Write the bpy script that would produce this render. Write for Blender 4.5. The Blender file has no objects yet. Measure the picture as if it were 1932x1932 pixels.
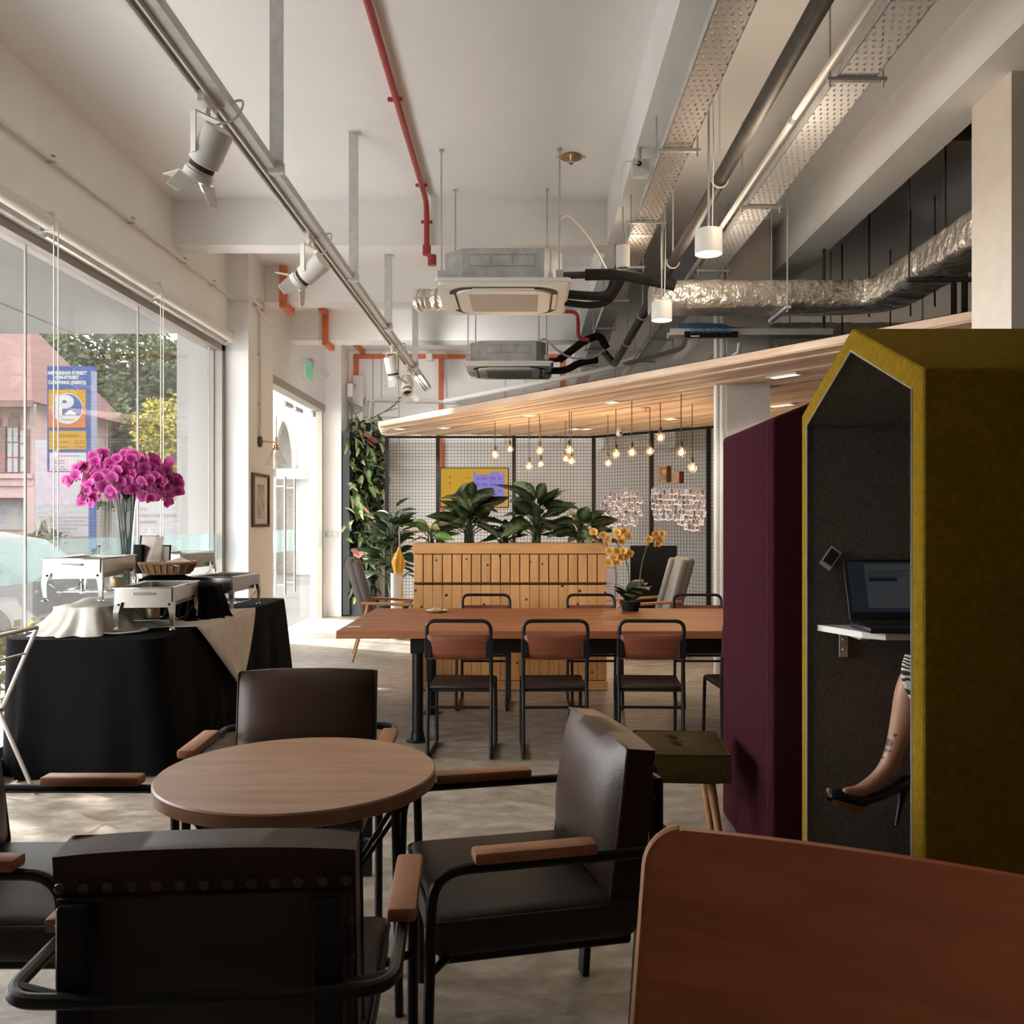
import bpy, bmesh, math, random
from mathutils import Vector, Matrix, Euler
R = math.radians
PI = math.pi
S = bpy.context.scene
COL = S.collection
rnd = random.Random(7)

# ---------------------------------------------------------------- camera, world, sun, exposure
H, FPX = 1.4, 1680.0            # eye height in metres, focal length in pixels of a 1932 px frame
cam_data = bpy.data.cameras.new('camera')
cam_data.sensor_width = 36.0
cam_data.lens = FPX / 1932 * 36.0
cam_data.shift_x = -24 / 1932
cam_data.shift_y = 19 / 1932
cam_data.clip_end = 300
cam = bpy.data.objects.new('camera', cam_data)
cam.location = (0, 0, H)
cam.rotation_euler = (R(90), 0, 0)
COL.objects.link(cam)
S.camera = cam

SKY, SUN, EXPO = 9.6, 8.6, 0.5
world = bpy.data.worlds.new('world')
S.world = world
world.use_nodes = True
wb = world.node_tree.nodes['Background']
wb.inputs[0].default_value = (1.0, 0.995, 0.985, 1)
wb.inputs[1].default_value = SKY

sun_data = bpy.data.lights.new('sun', 'SUN')
sun_data.energy = SUN
sun_data.angle = R(0.6)
sun_data.color = (1.0, 0.97, 0.93)
sun = bpy.data.objects.new('sun', sun_data)
sun.rotation_euler = Vector((0.69, -0.35, -0.56)).to_track_quat('-Z', 'Y').to_euler()
COL.objects.link(sun)

def portal(loc, rot, sx, sy):
    d = bpy.data.lights.new('portal', 'AREA')
    d.shape = 'RECTANGLE'; d.size = sx; d.size_y = sy
    d.cycles.is_portal = True
    o = bpy.data.objects.new('portal', d)
    o.location = loc; o.rotation_euler = rot
    COL.objects.link(o)
portal((-3.2, 5.35, 1.6), (0, R(-90), 0), 3.1, 6.7)
portal((-3.16, 11.5, 1.56), (0, R(-90), 0), 3.1, 3.1)

S.view_settings.view_transform = 'Standard'
S.view_settings.look = 'None'
S.view_settings.exposure = EXPO
S.view_settings.gamma = 1.0
S.view_settings.use_curve_mapping = False
S.cycles.max_bounces = 9
S.cycles.diffuse_bounces = 6
S.cycles.glossy_bounces = 3
S.cycles.transmission_bounces = 4
S.cycles.transparent_max_bounces = 12
S.cycles.sample_clamp_indirect = 6.0
S.cycles.blur_glossy = 1.0
S.cycles.caustics_reflective = False
S.cycles.caustics_refractive = False

def P(px, py, Y):               # the world point seen at a pixel at distance Y
    return Vector(((px - 990) * Y / FPX, Y, H - (py - 985) * Y / FPX))

# ---------------------------------------------------------------- mesh builder
class MB:
    def __init__(s): s.v = []; s.f = []
    def add(s, vs, fs, M=None):
        n = len(s.v)
        if M is not None: vs = [M @ Vector(v) for v in vs]
        s.v += [tuple(v) for v in vs]
        s.f += [tuple(i + n for i in f) for f in fs]
        return s
    def bx(s, x0, x1, y0, y1, z0, z1, M=None):
        return s.add([(x0,y0,z0),(x1,y0,z0),(x1,y1,z0),(x0,y1,z0),(x0,y0,z1),(x1,y0,z1),(x1,y1,z1),(x0,y1,z1)],
                     [(0,3,2,1),(4,5,6,7),(0,1,5,4),(1,2,6,5),(2,3,7,6),(3,0,4,7)], M)
    def box(s, c, d, M=None):
        return s.bx(c[0]-d[0]/2,c[0]+d[0]/2,c[1]-d[1]/2,c[1]+d[1]/2,c[2]-d[2]/2,c[2]+d[2]/2,M)
    def rbox(s, c, d, r=.01, seg=2, M=None):
        b = bmesh.new()
        bmesh.ops.create_cube(b, size=1)
        for v in b.verts: v.co = Vector((v.co.x*d[0], v.co.y*d[1], v.co.z*d[2]))
        bmesh.ops.bevel(b, geom=b.edges[:], offset=min(r, min(d)*.49), segments=seg, profile=.5, affect='EDGES')
        for v in b.verts: v.co += Vector(c)
        b.verts.index_update()
        s.add([v.co.copy() for v in b.verts], [[v.index for v in f.verts] for f in b.faces], M)
        b.free()
        return s
    def tube(s, pts, r, n=8, closed=False, caps=True, M=None):
        pts = [Vector(p) for p in pts]
        m = len(pts)
        rs = r if isinstance(r, (list, tuple)) else [r]*m
        T = []
        for i in range(m):
            if closed: t = pts[(i+1) % m] - pts[i-1]
            elif i == 0: t = pts[1]-pts[0]
            elif i == m-1: t = pts[-1]-pts[-2]
            else: t = (pts[i+1]-pts[i]).normalized() + (pts[i]-pts[i-1]).normalized()
            T.append(t.normalized() if t.length > 1e-9 else Vector((0,0,1)))
        a = T[0].orthogonal().normalized()
        vs = []
        for i in range(m):
            a = (a - T[i]*a.dot(T[i]))
            a = a.normalized() if a.length > 1e-6 else T[i].orthogonal().normalized()
            b = T[i].cross(a)
            for k in range(n):
                w = 2*PI*k/n
                vs.append(pts[i] + (a*math.cos(w)+b*math.sin(w))*rs[i])
        fs = []
        for i in range(m if closed else m-1):
            j = (i+1) % m
            for k in range(n):
                l = (k+1) % n
                fs.append((i*n+k, i*n+l, j*n+l, j*n+k))
        if caps and not closed:
            fs.append(tuple(range(n-1,-1,-1))); fs.append(tuple((m-1)*n+k for k in range(n)))
        return s.add(vs, fs, M)
    def cyl(s, p0, p1, r0, r1=None, n=16, M=None):
        return s.tube([p0, p1], [r0, r0 if r1 is None else r1], n, M=M)
    def lathe(s, prof, n=24, c=(0,0,0), M=None):
        vs = []; fs = []
        m = len(prof)
        for (r, z) in prof:
            for k in range(n):
                w = 2*PI*k/n
                vs.append((c[0]+r*math.cos(w), c[1]+r*math.sin(w), c[2]+z))
        for i in range(m-1):
            for k in range(n):
                l = (k+1) % n
                fs.append((i*n+k, i*n+l, (i+1)*n+l, (i+1)*n+k))
        if prof[0][0] > 1e-6: fs.append(tuple(range(n-1,-1,-1)))
        if prof[-1][0] > 1e-6: fs.append(tuple((m-1)*n+k for k in range(n)))
        return s.add(vs, fs, M)
    def prism(s, poly, z0, z1, M=None):
        n = len(poly)
        vs = [(x,y,z0) for x,y in poly] + [(x,y,z1) for x,y in poly]
        fs = [tuple(range(n-1,-1,-1)), tuple(range(n,2*n))] + [(i,(i+1)%n,n+(i+1)%n,n+i) for i in range(n)]
        return s.add(vs, fs, M)
    def grid(s, fn, nu, nv, M=None):
        vs = [fn(i/nu, j/nv) for j in range(nv+1) for i in range(nu+1)]
        fs = [(j*(nu+1)+i, j*(nu+1)+i+1, (j+1)*(nu+1)+i+1, (j+1)*(nu+1)+i) for j in range(nv) for i in range(nu)]
        return s.add(vs, fs, M)
    def ball(s, c, r, nu=12, nv=8, M=None):
        rr = r if isinstance(r, (tuple, list)) else (r,r,r)
        vs = [(c[0],c[1],c[2]-rr[2])]; fs = []
        for j in range(1, nv):
            t = PI*j/nv
            for i in range(nu):
                w = 2*PI*i/nu
                vs.append((c[0]+rr[0]*math.sin(t)*math.cos(w), c[1]+rr[1]*math.sin(t)*math.sin(w), c[2]-rr[2]*math.cos(t)))
        vs.append((c[0],c[1],c[2]+rr[2]))
        for i in range(nu): fs.append((0, 1+(i+1)%nu, 1+i))
        for j in range(nv-2):
            for i in range(nu):
                a = 1+j*nu
                fs.append((a+i, a+(i+1)%nu, a+nu+(i+1)%nu, a+nu+i))
        e = len(vs)-1; a = 1+(nv-2)*nu
        for i in range(nu): fs.append((a+i, a+(i+1)%nu, e))
        return s.add(vs, fs, M)
    def mesh(s, name, mat, smooth=True, ang=35, fix=True):
        me = bpy.data.meshes.new(name)
        me.from_pydata(s.v, [], s.f)
        if fix:
            b = bmesh.new(); b.from_mesh(me)
            bmesh.ops.recalc_face_normals(b, faces=b.faces[:])
            b.to_mesh(me); b.free()
        if mat is not None: me.materials.append(mat)
        if smooth:
            me.polygons.foreach_set('use_smooth', [True]*len(me.polygons))
            me.set_sharp_from_angle(angle=R(ang))
        me.update()
        return me

def link(name, me, parent=None):
    o = bpy.data.objects.new(name, me)
    COL.objects.link(o)
    if parent is not None: o.parent = parent
    return o
def part(name, mb, mat, parent=None, smooth=True, label=None, ang=35, fix=True, kind=None):
    o = link(name, mb.mesh(name, mat, smooth, ang, fix), parent)
    if label: o['label'] = label
    if kind: o['kind'] = kind
    return o
def tag(o, label, cat, group=None):
    o['label'] = label; o['category'] = cat
    if group: o['group'] = group
    return o
def thing(name, label, cat, loc=(0,0,0), rz=0, group=None, rot=None):
    o = bpy.data.objects.new(name, None)
    o.empty_display_size = .1
    COL.objects.link(o)
    o.location = loc
    o.rotation_euler = rot if rot is not None else (0,0,rz)
    return tag(o, label, cat, group)
def single(name, mb, mat, label, cat, loc=(0,0,0), rz=0, group=None, smooth=True, ang=35, fix=True):
    o = part(name, mb, mat, None, smooth, None, ang, fix)
    o.location = loc; o.rotation_euler = (0,0,rz)
    return tag(o, label, cat, group)
def struct(name, mb, mat, parent=None, smooth=False, fix=True):
    o = part(name, mb, mat, parent, smooth, None, 35, fix)
    if parent is None: o['kind'] = 'structure'
    return o
def dup(root, loc=None, rz=None, label=None, group=None):
    def cp(o, par):
        c = o.copy(); COL.objects.link(c); c.parent = par
        for ch in list(o.children): cp(ch, c)
        return c
    r = cp(root, None)
    if loc is not None: r.location = loc
    if rz is not None: r.rotation_euler = (0,0,rz)
    if label: r['label'] = label
    if group: r['group'] = group
    return r
def arc(c, r, a0, a1, n, ax='xz'):
    out = []
    for i in range(n+1):
        a = R(a0 + (a1-a0)*i/n)
        u, v = r*math.cos(a), r*math.sin(a)
        out.append(Vector((c[0]+u, c[1], c[2]+v)) if ax == 'xz' else Vector((c[0], c[1]+u, c[2]+v)) if ax == 'yz' else Vector((c[0]+u, c[1]+v, c[2])))
    return out
def fillet(pts, r, n=5):
    pts = [Vector(p) for p in pts]
    out = [pts[0]]
    for i in range(1, len(pts)-1):
        a, b, c = pts[i-1], pts[i], pts[i+1]
        d0, d1 = (a-b), (c-b)
        k = min(r, d0.length*.49, d1.length*.49)
        p0, p1 = b+d0.normalized()*k, b+d1.normalized()*k
        for j in range(n+1):
            t = j/n
            out.append(p0*(1-t)**2 + b*2*t*(1-t) + p1*t*t)
    out.append(pts[-1])
    return out
def T(loc=(0,0,0), rot=(0,0,0), sc=(1,1,1)):
    return Matrix.LocRotScale(Vector(loc), Euler(rot), Vector(sc))

# ---------------------------------------------------------------- materials
def mat(name, col, rough=.5, metal=0.0, var=0.0, scale=8.0, bump=0.0, bscale=60.0, spec=.5, emit=None, estr=0.0, stretch=(1,1,1), sheen=0.0, coat=0.0, col2=None, detail=4, bdist=.01):
    m = bpy.data.materials.new(name); m.use_nodes = True
    nt = m.node_tree; N, L = nt.nodes, nt.links
    b = N['Principled BSDF']
    b.inputs['Base Color'].default_value = (*col, 1)
    b.inputs['Roughness'].default_value = rough
    b.inputs['Metallic'].default_value = metal
    b.inputs['Specular IOR Level'].default_value = spec
    if sheen: b.inputs['Sheen Weight'].default_value = sheen
    if coat:
        b.inputs['Coat Weight'].default_value = coat; b.inputs['Coat Roughness'].default_value = .25
    if emit:
        b.inputs['Emission Color'].default_value = (*emit, 1); b.inputs['Emission Strength'].default_value = estr
    if var or bump or col2:
        tc = N.new('ShaderNodeTexCoord'); mp = N.new('ShaderNodeMapping'); mp.inputs['Scale'].default_value = stretch
        L.new(tc.outputs['Object'], mp.inputs[0])
        if var or col2:
            nz = N.new('ShaderNodeTexNoise'); nz.inputs['Scale'].default_value = scale; nz.inputs['Detail'].default_value = detail
            L.new(mp.outputs[0], nz.inputs[0])
            rp = N.new('ShaderNodeValToRGB')
            c2 = col2 or tuple(max(0, c*(1-var)) for c in col)
            c1 = col if col2 else tuple(min(1, c*(1+var)) for c in col)
            rp.color_ramp.elements[0].position = .32; rp.color_ramp.elements[1].position = .68
            rp.color_ramp.elements[0].color = (*c2,1); rp.color_ramp.elements[1].color = (*c1,1)
            L.new(nz.outputs[0], rp.inputs[0]); L.new(rp.outputs[0], b.inputs['Base Color'])
        if bump:
            n2 = N.new('ShaderNodeTexNoise'); n2.inputs['Scale'].default_value = bscale; n2.inputs['Detail'].default_value = 3
            L.new(mp.outputs[0], n2.inputs[0])
            bp = N.new('ShaderNodeBump'); bp.inputs['Strength'].default_value = bump; bp.inputs['Distance'].default_value = bdist
            L.new(n2.outputs[0], bp.inputs['Height']); L.new(bp.outputs[0], b.inputs['Normal'])
    return m
def wood(name, c1, c2, axis='x', scale=4.0, rough=.45, coat=0.0, per_obj=0.0):
    m = bpy.data.materials.new(name); m.use_nodes = True
    N, L = m.node_tree.nodes, m.node_tree.links
    b = N['Principled BSDF']; b.inputs['Roughness'].default_value = rough
    if coat:
        b.inputs['Coat Weight'].default_value = coat; b.inputs['Coat Roughness'].default_value = .3
    tc = N.new('ShaderNodeTexCoord'); mp = N.new('ShaderNodeMapping')
    st = {'x': (.12,1,1), 'y': (1,.12,1), 'z': (1,1,.12)}[axis]
    mp.inputs['Scale'].default_value = [k*scale for k in st]
    oi = N.new('ShaderNodeObjectInfo')
    vm = N.new('ShaderNodeVectorMath'); vm.operation = 'ADD'
    L.new(tc.outputs['Object'], vm.inputs[0])
    ml = N.new('ShaderNodeMath'); ml.operation = 'MULTIPLY'; ml.inputs[1].default_value = 40 if per_obj else 0
    L.new(oi.outputs['Random'], ml.inputs[0]); L.new(ml.outputs[0], vm.inputs[1])
    L.new(vm.outputs[0], mp.inputs[0])
    nz = N.new('ShaderNodeTexNoise'); nz.inputs['Scale'].default_value = 6; nz.inputs['Detail'].default_value = 6; nz.inputs['Distortion'].default_value = .6
    L.new(mp.outputs[0], nz.inputs[0])
    rp = N.new('ShaderNodeValToRGB')
    rp.color_ramp.elements[0].position = .3; rp.color_ramp.elements[1].position = .7
    rp.color_ramp.elements[0].color = (*c2,1); rp.color_ramp.elements[1].color = (*c1,1)
    L.new(nz.outputs[0], rp.inputs[0])
    if per_obj:
        hs = N.new('ShaderNodeHueSaturation')
        mr = N.new('ShaderNodeMapRange'); mr.inputs[3].default_value = 1-per_obj; mr.inputs[4].default_value = 1+per_obj
        L.new(oi.outputs['Random'], mr.inputs[0]); L.new(mr.outputs[0], hs.inputs['Value'])
        L.new(rp.outputs[0], hs.inputs['Color']); L.new(hs.outputs[0], b.inputs['Base Color'])
    else: L.new(rp.outputs[0], b.inputs['Base Color'])
    bp = N.new('ShaderNodeBump'); bp.inputs['Strength'].default_value = .08; bp.inputs['Distance'].default_value = .005
    L.new(nz.outputs[0], bp.inputs['Height']); L.new(bp.outputs[0], b.inputs['Normal'])
    return m
def glass(name, veil=0.0, tint=(1,1,1), refl=.08, veilcol=(.9,.93,.92)):
    m = bpy.data.materials.new(name); m.use_nodes = True
    N, L = m.node_tree.nodes, m.node_tree.links
    N.remove(N['Principled BSDF'])
    tr = N.new('ShaderNodeBsdfTransparent'); tr.inputs[0].default_value = (*tint,1)
    gl = N.new('ShaderNodeBsdfGlossy'); gl.inputs['Roughness'].default_value = .02
    fr = N.new('ShaderNodeLayerWeight'); fr.inputs[0].default_value = .25
    mu = N.new('ShaderNodeMath'); mu.operation = 'MULTIPLY'; mu.inputs[1].default_value = refl*3
    L.new(fr.outputs['Fresnel'], mu.inputs[0])
    mx = N.new('ShaderNodeMixShader'); L.new(mu.outputs[0], mx.inputs[0]); L.new(tr.outputs[0], mx.inputs[1]); L.new(gl.outputs[0], mx.inputs[2])
    out = mx
    if veil:
        df = N.new('ShaderNodeBsdfTranslucent'); df.inputs[0].default_value = (*veilcol,1)
        dd = N.new('ShaderNodeBsdfDiffuse'); dd.inputs[0].default_value = (*veilcol,1)
        m0 = N.new('ShaderNodeMixShader'); m0.inputs[0].default_value = .3; L.new(df.outputs[0], m0.inputs[1]); L.new(dd.outputs[0], m0.inputs[2])
        m2 = N.new('ShaderNodeMixShader'); m2.inputs[0].default_value = veil
        L.new(mx.outputs[0], m2.inputs[1]); L.new(m0.outputs[0], m2.inputs[2]); out = m2
    L.new(out.outputs[0], N['Material Output'].inputs[0])
    return m

M_white = mat('white_paint', (.91,.905,.895), .75, var=.03, scale=1.5, bump=.02, bscale=90)
M_ceil = mat('ceiling_paint', (.90,.895,.885), .85, var=.03, scale=.8)
M_dim = mat('taupe_wall_paint', (.55,.52,.48), .9, var=.05)
M_floor = None
M_alu = mat('brushed_aluminium', (.62,.59,.55), .4, .9)
M_galv = mat('galvanised_steel', (.55,.56,.56), .45, .75, var=.12, scale=14)
M_galv_light = mat('light_galvanised', (.62,.62,.60), .5, .35, var=.08, scale=20)
M_whitemetal = mat('white_metal', (.82,.80,.76), .4)
M_whiteplastic = mat('white_plastic', (.80,.77,.71), .45)
M_black = mat('black_steel', (.012,.011,.011), .42, .3, spec=.4)
M_matblack = mat('matt_black', (.008,.008,.008), .8, spec=.2)
M_rubber = mat('black_pipe_foam', (.012,.011,.010), .75, bump=.15, bscale=60, spec=.3)
M_chrome = mat('chrome', (.75,.75,.73), .16, 1.0)
M_steel = mat('stainless_steel', (.58,.55,.50), .24, 1.0, var=.08, scale=10)
M_brass = mat('brass', (.55,.36,.16), .3, .9)
M_bronze = mat('dark_bronze', (.10,.065,.045), .45, .6)
M_orange = mat('orange_paint', (.66,.17,.065), .55, var=.06, scale=6)
M_redpipe = mat('red_pipe_paint', (.36,.035,.035), .4)
M_darkpipe = mat('dark_iron_pipe', (.085,.072,.062), .6, .3, var=.2, scale=18)
M_glass = glass('clear_glass', veil=.012, refl=.06)
M_frost = glass('frosted_film', veil=.07, refl=.03, tint=(.82,.91,.91), veilcol=(.80,.88,.88))
M_vase = glass('vase_glass', veil=.10, tint=(.72,.76,.76), refl=.25)
M_bulbglass = glass('bulb_glass', veil=.06, refl=.12, tint=(1,.93,.82), veilcol=(1,.8,.5))
M_shadeglass = glass('shade_glass', veil=.12, refl=.15)
M_leather = mat('brown_leather', (.042,.020,.013), .38, var=.22, scale=5, bump=.07, bscale=130, spec=.30)
M_leather_back = mat('dark_leather_back', (.020,.013,.011), .5, var=.2, scale=6, bump=.1, bscale=120)
M_seatleather = mat('seat_leather', (.033,.020,.015), .5, var=.2, scale=4, bump=.1, bscale=120)
M_armwood = wood('armrest_wood', (.40,.17,.075), (.27,.105,.045), 'y', 6)
M_tablewood = wood('round_table_wood', (.43,.24,.14), (.31,.155,.085), 'x', 3.2, .38)
M_longwood = wood('long_table_wood', (.37,.13,.042), (.24,.076,.024), 'x', 2.2, .52)
M_chairwood = wood('chair_back_wood', (.20,.052,.020), (.125,.030,.012), 'x', 6, .55)
M_seatwood = wood('chair_seat_wood', (.035,.018,.013), (.022,.011,.009), 'x', 6, .5)
M_legwood = wood('beech_leg', (.48,.24,.11), (.36,.16,.07), 'z', 8, .45)
M_plywood = wood('red_brown_plywood', (.46,.135,.052), (.30,.078,.032), 'x', 2.0, .42)
M_plyedge = mat('ply_edge', (.45,.20,.09), .5)
M_pine = wood('pine_slat', (.80,.44,.175), (.68,.33,.115), 'z', 4, .5, per_obj=.10)
M_pinex = wood('pine_board', (.80,.44,.175), (.68,.33,.115), 'x', 4, .5)
M_canopy = wood('canopy_slat', (.78,.60,.46), (.60,.42,.29), 'x', 2.5, .6, per_obj=.20)
M_knot = mat('pine_knot', (.10,.035,.015), .7)
M_yellowfelt = mat('yellow_felt', (.235,.145,.010), .95, var=.12, scale=60, bump=.35, bscale=260, spec=.05)
M_purplefelt = mat('purple_felt', (.040,.008,.014), .95, var=.14, scale=60, bump=.35, bscale=260, spec=.05)
M_greyfelt = mat('grey_felt', (.17,.145,.125), .95, var=.22, scale=90, bump=.4, bscale=300, spec=.12)
M_piping = mat('pale_piping', (.32,.27,.2), .8)
M_olive = mat('olive_tweed', (.062,.038,.010), .9, var=.25, scale=120, bump=.3, bscale=300, spec=.15)
M_blackcloth = mat('black_cloth', (.004,.004,.0045), .85, bump=.1, bscale=250, spec=.06)
M_cream = mat('cream_cloth', (.66,.60,.53), .9, var=.06, scale=12, bump=.1, bscale=200)
M_greychair = mat('grey_upholstery', (.13,.115,.105), .9, var=.12, scale=90, bump=.25, bscale=250)
M_navychair = mat('navy_upholstery', (.028,.027,.045), .9, bump=.2, bscale=250)
M_silverchair = mat('pale_grey_upholstery', (.17,.16,.145), .6, var=.08, scale=40)
M_wicker = mat('wicker', (.47,.26,.13), .7, col2=(.30,.15,.07), scale=50, bump=.4, bscale=120)
M_paper = mat('white_paper', (.76,.74,.70), .8)
M_laptop = mat('laptop_plastic', (.012,.012,.014), .45)
M_skin = mat('skin', (.40,.205,.125), .5, var=.06, scale=10)
M_shoe = mat('black_shoe_leather', (.010,.010,.011), .35)
M_sole = mat('tan_sole', (.25,.11,.05), .5)
M_foil = mat('foil_insulation', (.80,.74,.67), .30, .75, var=.15, scale=9, bump=1.0, bscale=13, bdist=.035)
M_soil = mat('soil', (.03,.02,.014), .95, bump=.5, bscale=60)
def emat(name, col, st):
    m = bpy.data.materials.new(name); m.use_nodes = True
    N, L = m.node_tree.nodes, m.node_tree.links
    N.remove(N['Principled BSDF'])
    e = N.new('ShaderNodeEmission'); e.inputs[0].default_value = (*col,1); e.inputs[1].default_value = st
    L.new(e.outputs[0], N['Material Output'].inputs[0])
    return m
M_filament = emat('lit_filament', (1,.66,.30), 9)
M_lampglow = emat('lamp_glow', (1,.82,.60), 3.2)
M_downglow = emat('downlight_glow', (1,.90,.75), 1.0)

def petalmat(name, c0, c1, c2):
    m = bpy.data.materials.new(name); m.use_nodes = True
    N, L = m.node_tree.nodes, m.node_tree.links
    b = N['Principled BSDF']; b.inputs['Roughness'].default_value = .6
    tc = N.new('ShaderNodeTexCoord'); ln = N.new('ShaderNodeVectorMath'); ln.operation = 'LENGTH'; L.new(tc.outputs['Object'], ln.inputs[0])
    rp = N.new('ShaderNodeValToRGB'); e = rp.color_ramp.elements
    e[0].position = .006; e[0].color = (*c0,1); e[1].position = .046; e[1].color = (*c2,1); k = e.new(.026); k.color = (*c1,1)
    L.new(ln.outputs['Value'], rp.inputs[0])
    oi = N.new('ShaderNodeObjectInfo'); hs = N.new('ShaderNodeHueSaturation'); mr = N.new('ShaderNodeMapRange'); mr.inputs[3].default_value = .7; mr.inputs[4].default_value = 1.25
    L.new(oi.outputs['Random'], mr.inputs[0]); L.new(mr.outputs[0], hs.inputs['Value']); L.new(rp.outputs[0], hs.inputs['Color']); L.new(hs.outputs[0], b.inputs['Base Color'])
    tl = N.new('ShaderNodeBsdfTranslucent'); L.new(hs.outputs[0], tl.inputs[0])
    mx = N.new('ShaderNodeMixShader'); mx.inputs[0].default_value = .4
    L.new(b.outputs[0], mx.inputs[1]); L.new(tl.outputs[0], mx.inputs[2]); L.new(mx.outputs[0], N['Material Output'].inputs[0])
    return m
def leafmat(name, c1, c2, vein=None, rough=.38):
    m = bpy.data.materials.new(name); m.use_nodes = True
    N, L = m.node_tree.nodes, m.node_tree.links
    b = N['Principled BSDF']; b.inputs['Roughness'].default_value = rough
    tc = N.new('ShaderNodeTexCoord'); sp = N.new('ShaderNodeSeparateXYZ'); L.new(tc.outputs['Object'], sp.inputs[0])
    ab = N.new('ShaderNodeMath'); ab.operation = 'ABSOLUTE'; L.new(sp.outputs['Y'], ab.inputs[0])
    nz = N.new('ShaderNodeTexNoise'); nz.inputs['Scale'].default_value = 9; L.new(tc.outputs['Object'], nz.inputs[0])
    mm = N.new('ShaderNodeMath'); mm.operation = 'MULTIPLY_ADD'; L.new(nz.outputs[0], mm.inputs[0]); mm.inputs[1].default_value = .35
    L.new(ab.outputs[0], mm.inputs[2])
    rp = N.new('ShaderNodeValToRGB'); e = rp.color_ramp.elements
    e[0].position = .16; e[1].position = .34
    e[0].color = (*(vein or c1),1); e[1].color = (*c2,1)
    L.new(mm.outputs[0], rp.inputs[0])
    oi = N.new('ShaderNodeObjectInfo'); hs = N.new('ShaderNodeHueSaturation')
    mr = N.new('ShaderNodeMapRange'); mr.inputs[3].default_value = .6; mr.inputs[4].default_value = 1.4
    L.new(oi.outputs['Random'], mr.inputs[0]); L.new(mr.outputs[0], hs.inputs['Value']); L.new(rp.outputs[0], hs.inputs['Color'])
    L.new(hs.outputs[0], b.inputs['Base Color'])
    tl = N.new('ShaderNodeBsdfTranslucent'); L.new(hs.outputs[0], tl.inputs[0])
    mx = N.new('ShaderNodeMixShader'); mx.inputs[0].default_value = .22
    L.new(b.outputs[0], mx.inputs[1]); L.new(tl.outputs[0], mx.inputs[2]); L.new(mx.outputs[0], N['Material Output'].inputs[0])
    return m
M_leaf_dark = leafmat('dark_variegated_leaf', (.09,.14,.05), (.018,.042,.016), (.20,.24,.11))
M_leaf_green = leafmat('green_leaf', (.15,.25,.06), (.08,.16,.04), (.22,.30,.10))
M_leaf_pale = leafmat('pale_leaf', (.46,.52,.24), (.24,.34,.10), (.62,.62,.40))
M_leaf_dull = leafmat('dark_green_leaf', (.03,.055,.02), (.014,.03,.012))
M_leaf_amber = leafmat('yellow_edged_leaf', (.10,.17,.03), (.30,.17,.02), (.07,.15,.03))
M_stem = mat('green_stem', (.09,.12,.05), .6)
M_pinkflower = mat('pink_spathe', (.62,.16,.17), .45)
# ================================================================ the setting
def floor_mat():
    m = bpy.data.materials.new('polished_concrete'); m.use_nodes = True
    N, L = m.node_tree.nodes, m.node_tree.links
    b = N['Principled BSDF']; b.inputs['Roughness'].default_value = .42; b.inputs['Specular IOR Level'].default_value = .45
    tc = N.new('ShaderNodeTexCoord'); mp = N.new('ShaderNodeMapping'); mp.inputs['Scale'].default_value = (.75,1.5,1)
    L.new(tc.outputs['Object'], mp.inputs[0])
    n1 = N.new('ShaderNodeTexNoise'); n1.inputs['Scale'].default_value = 7.5; n1.inputs['Detail'].default_value = 10; n1.inputs['Roughness'].default_value = .66; n1.inputs['Distortion'].default_value = .45
    n2 = N.new('ShaderNodeTexNoise'); n2.inputs['Scale'].default_value = .9; n2.inputs['Detail'].default_value = 3
    L.new(mp.outputs[0], n1.inputs[0]); L.new(tc.outputs['Object'], n2.inputs[0])
    rp = N.new('ShaderNodeValToRGB'); e = rp.color_ramp.elements
    e[0].position = .33; e[0].color = (.23,.19,.15,1); e[1].position = .66; e[1].color = (.49,.44,.38,1)
    k = e.new(.5); k.color = (.345,.295,.24,1)
    L.new(n1.outputs[0], rp.inputs[0])
    mx = N.new('ShaderNodeMix'); mx.data_type = 'RGBA'; mx.blend_type = 'MULTIPLY'; mx.inputs[0].default_value = .5
    r2 = N.new('ShaderNodeValToRGB'); r2.color_ramp.elements[0].color = (.6,.57,.54,1); r2.color_ramp.elements[1].color = (1.25,1.22,1.2,1)
    L.new(n2.outputs[0], r2.inputs[0]); L.new(rp.outputs[0], mx.inputs[6]); L.new(r2.outputs[0], mx.inputs[7])
    L.new(mx.outputs[2], b.inputs['Base Color'])
    mr = N.new('ShaderNodeMapRange'); mr.inputs[3].default_value = .32; mr.inputs[4].default_value = .55
    L.new(n1.outputs[0], mr.inputs[0]); L.new(mr.outputs[0], b.inputs['Roughness'])
    return m
M_floor = floor_mat()
XL, CZ, BY = -2.9, 4.05, 13.8
struct('floor', MB().bx(-3.15, 7, -3, 14, -.12, 0), M_floor)
struct('ceiling', MB().bx(-3.15, 7, -3, 14, CZ, CZ+.2), M_ceil)
w = MB()
w.bx(-3.15, XL, -3, 8.7, 3.12, CZ)          # spandrel above the shop window
w.bx(-3.15, XL, -3, 2.0, 0, 3.12)
w.bx(-3.1, XL, 2.0, 8.7, 0, .08)
w.bx(-3.15, -2.70, 8.7, 9.55, 0, CZ)
w.bx(-3.15, -2.95, 9.55, 13.2, 3.12, CZ)
w.bx(-3.15, -2.95, 9.55, 9.95, 0, 3.12)
w.bx(-3.15, -2.95, 13.08, 13.2, 0, 3.12)
w.bx(-3.15, -2.72, 13.2, 14, 0, CZ)
struct('wall_left', w, M_white)
struct('wall_back', MB().bx(-3.0, 7, BY, 14, 0, CZ), M_white)
struct('wall_right', MB().bx(6.8, 7, -3, 14, 0, CZ), M_dim)
struct('wall_front', MB().bx(-3.15, 7, -3, -2.8, 0, CZ), M_dim)
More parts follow.
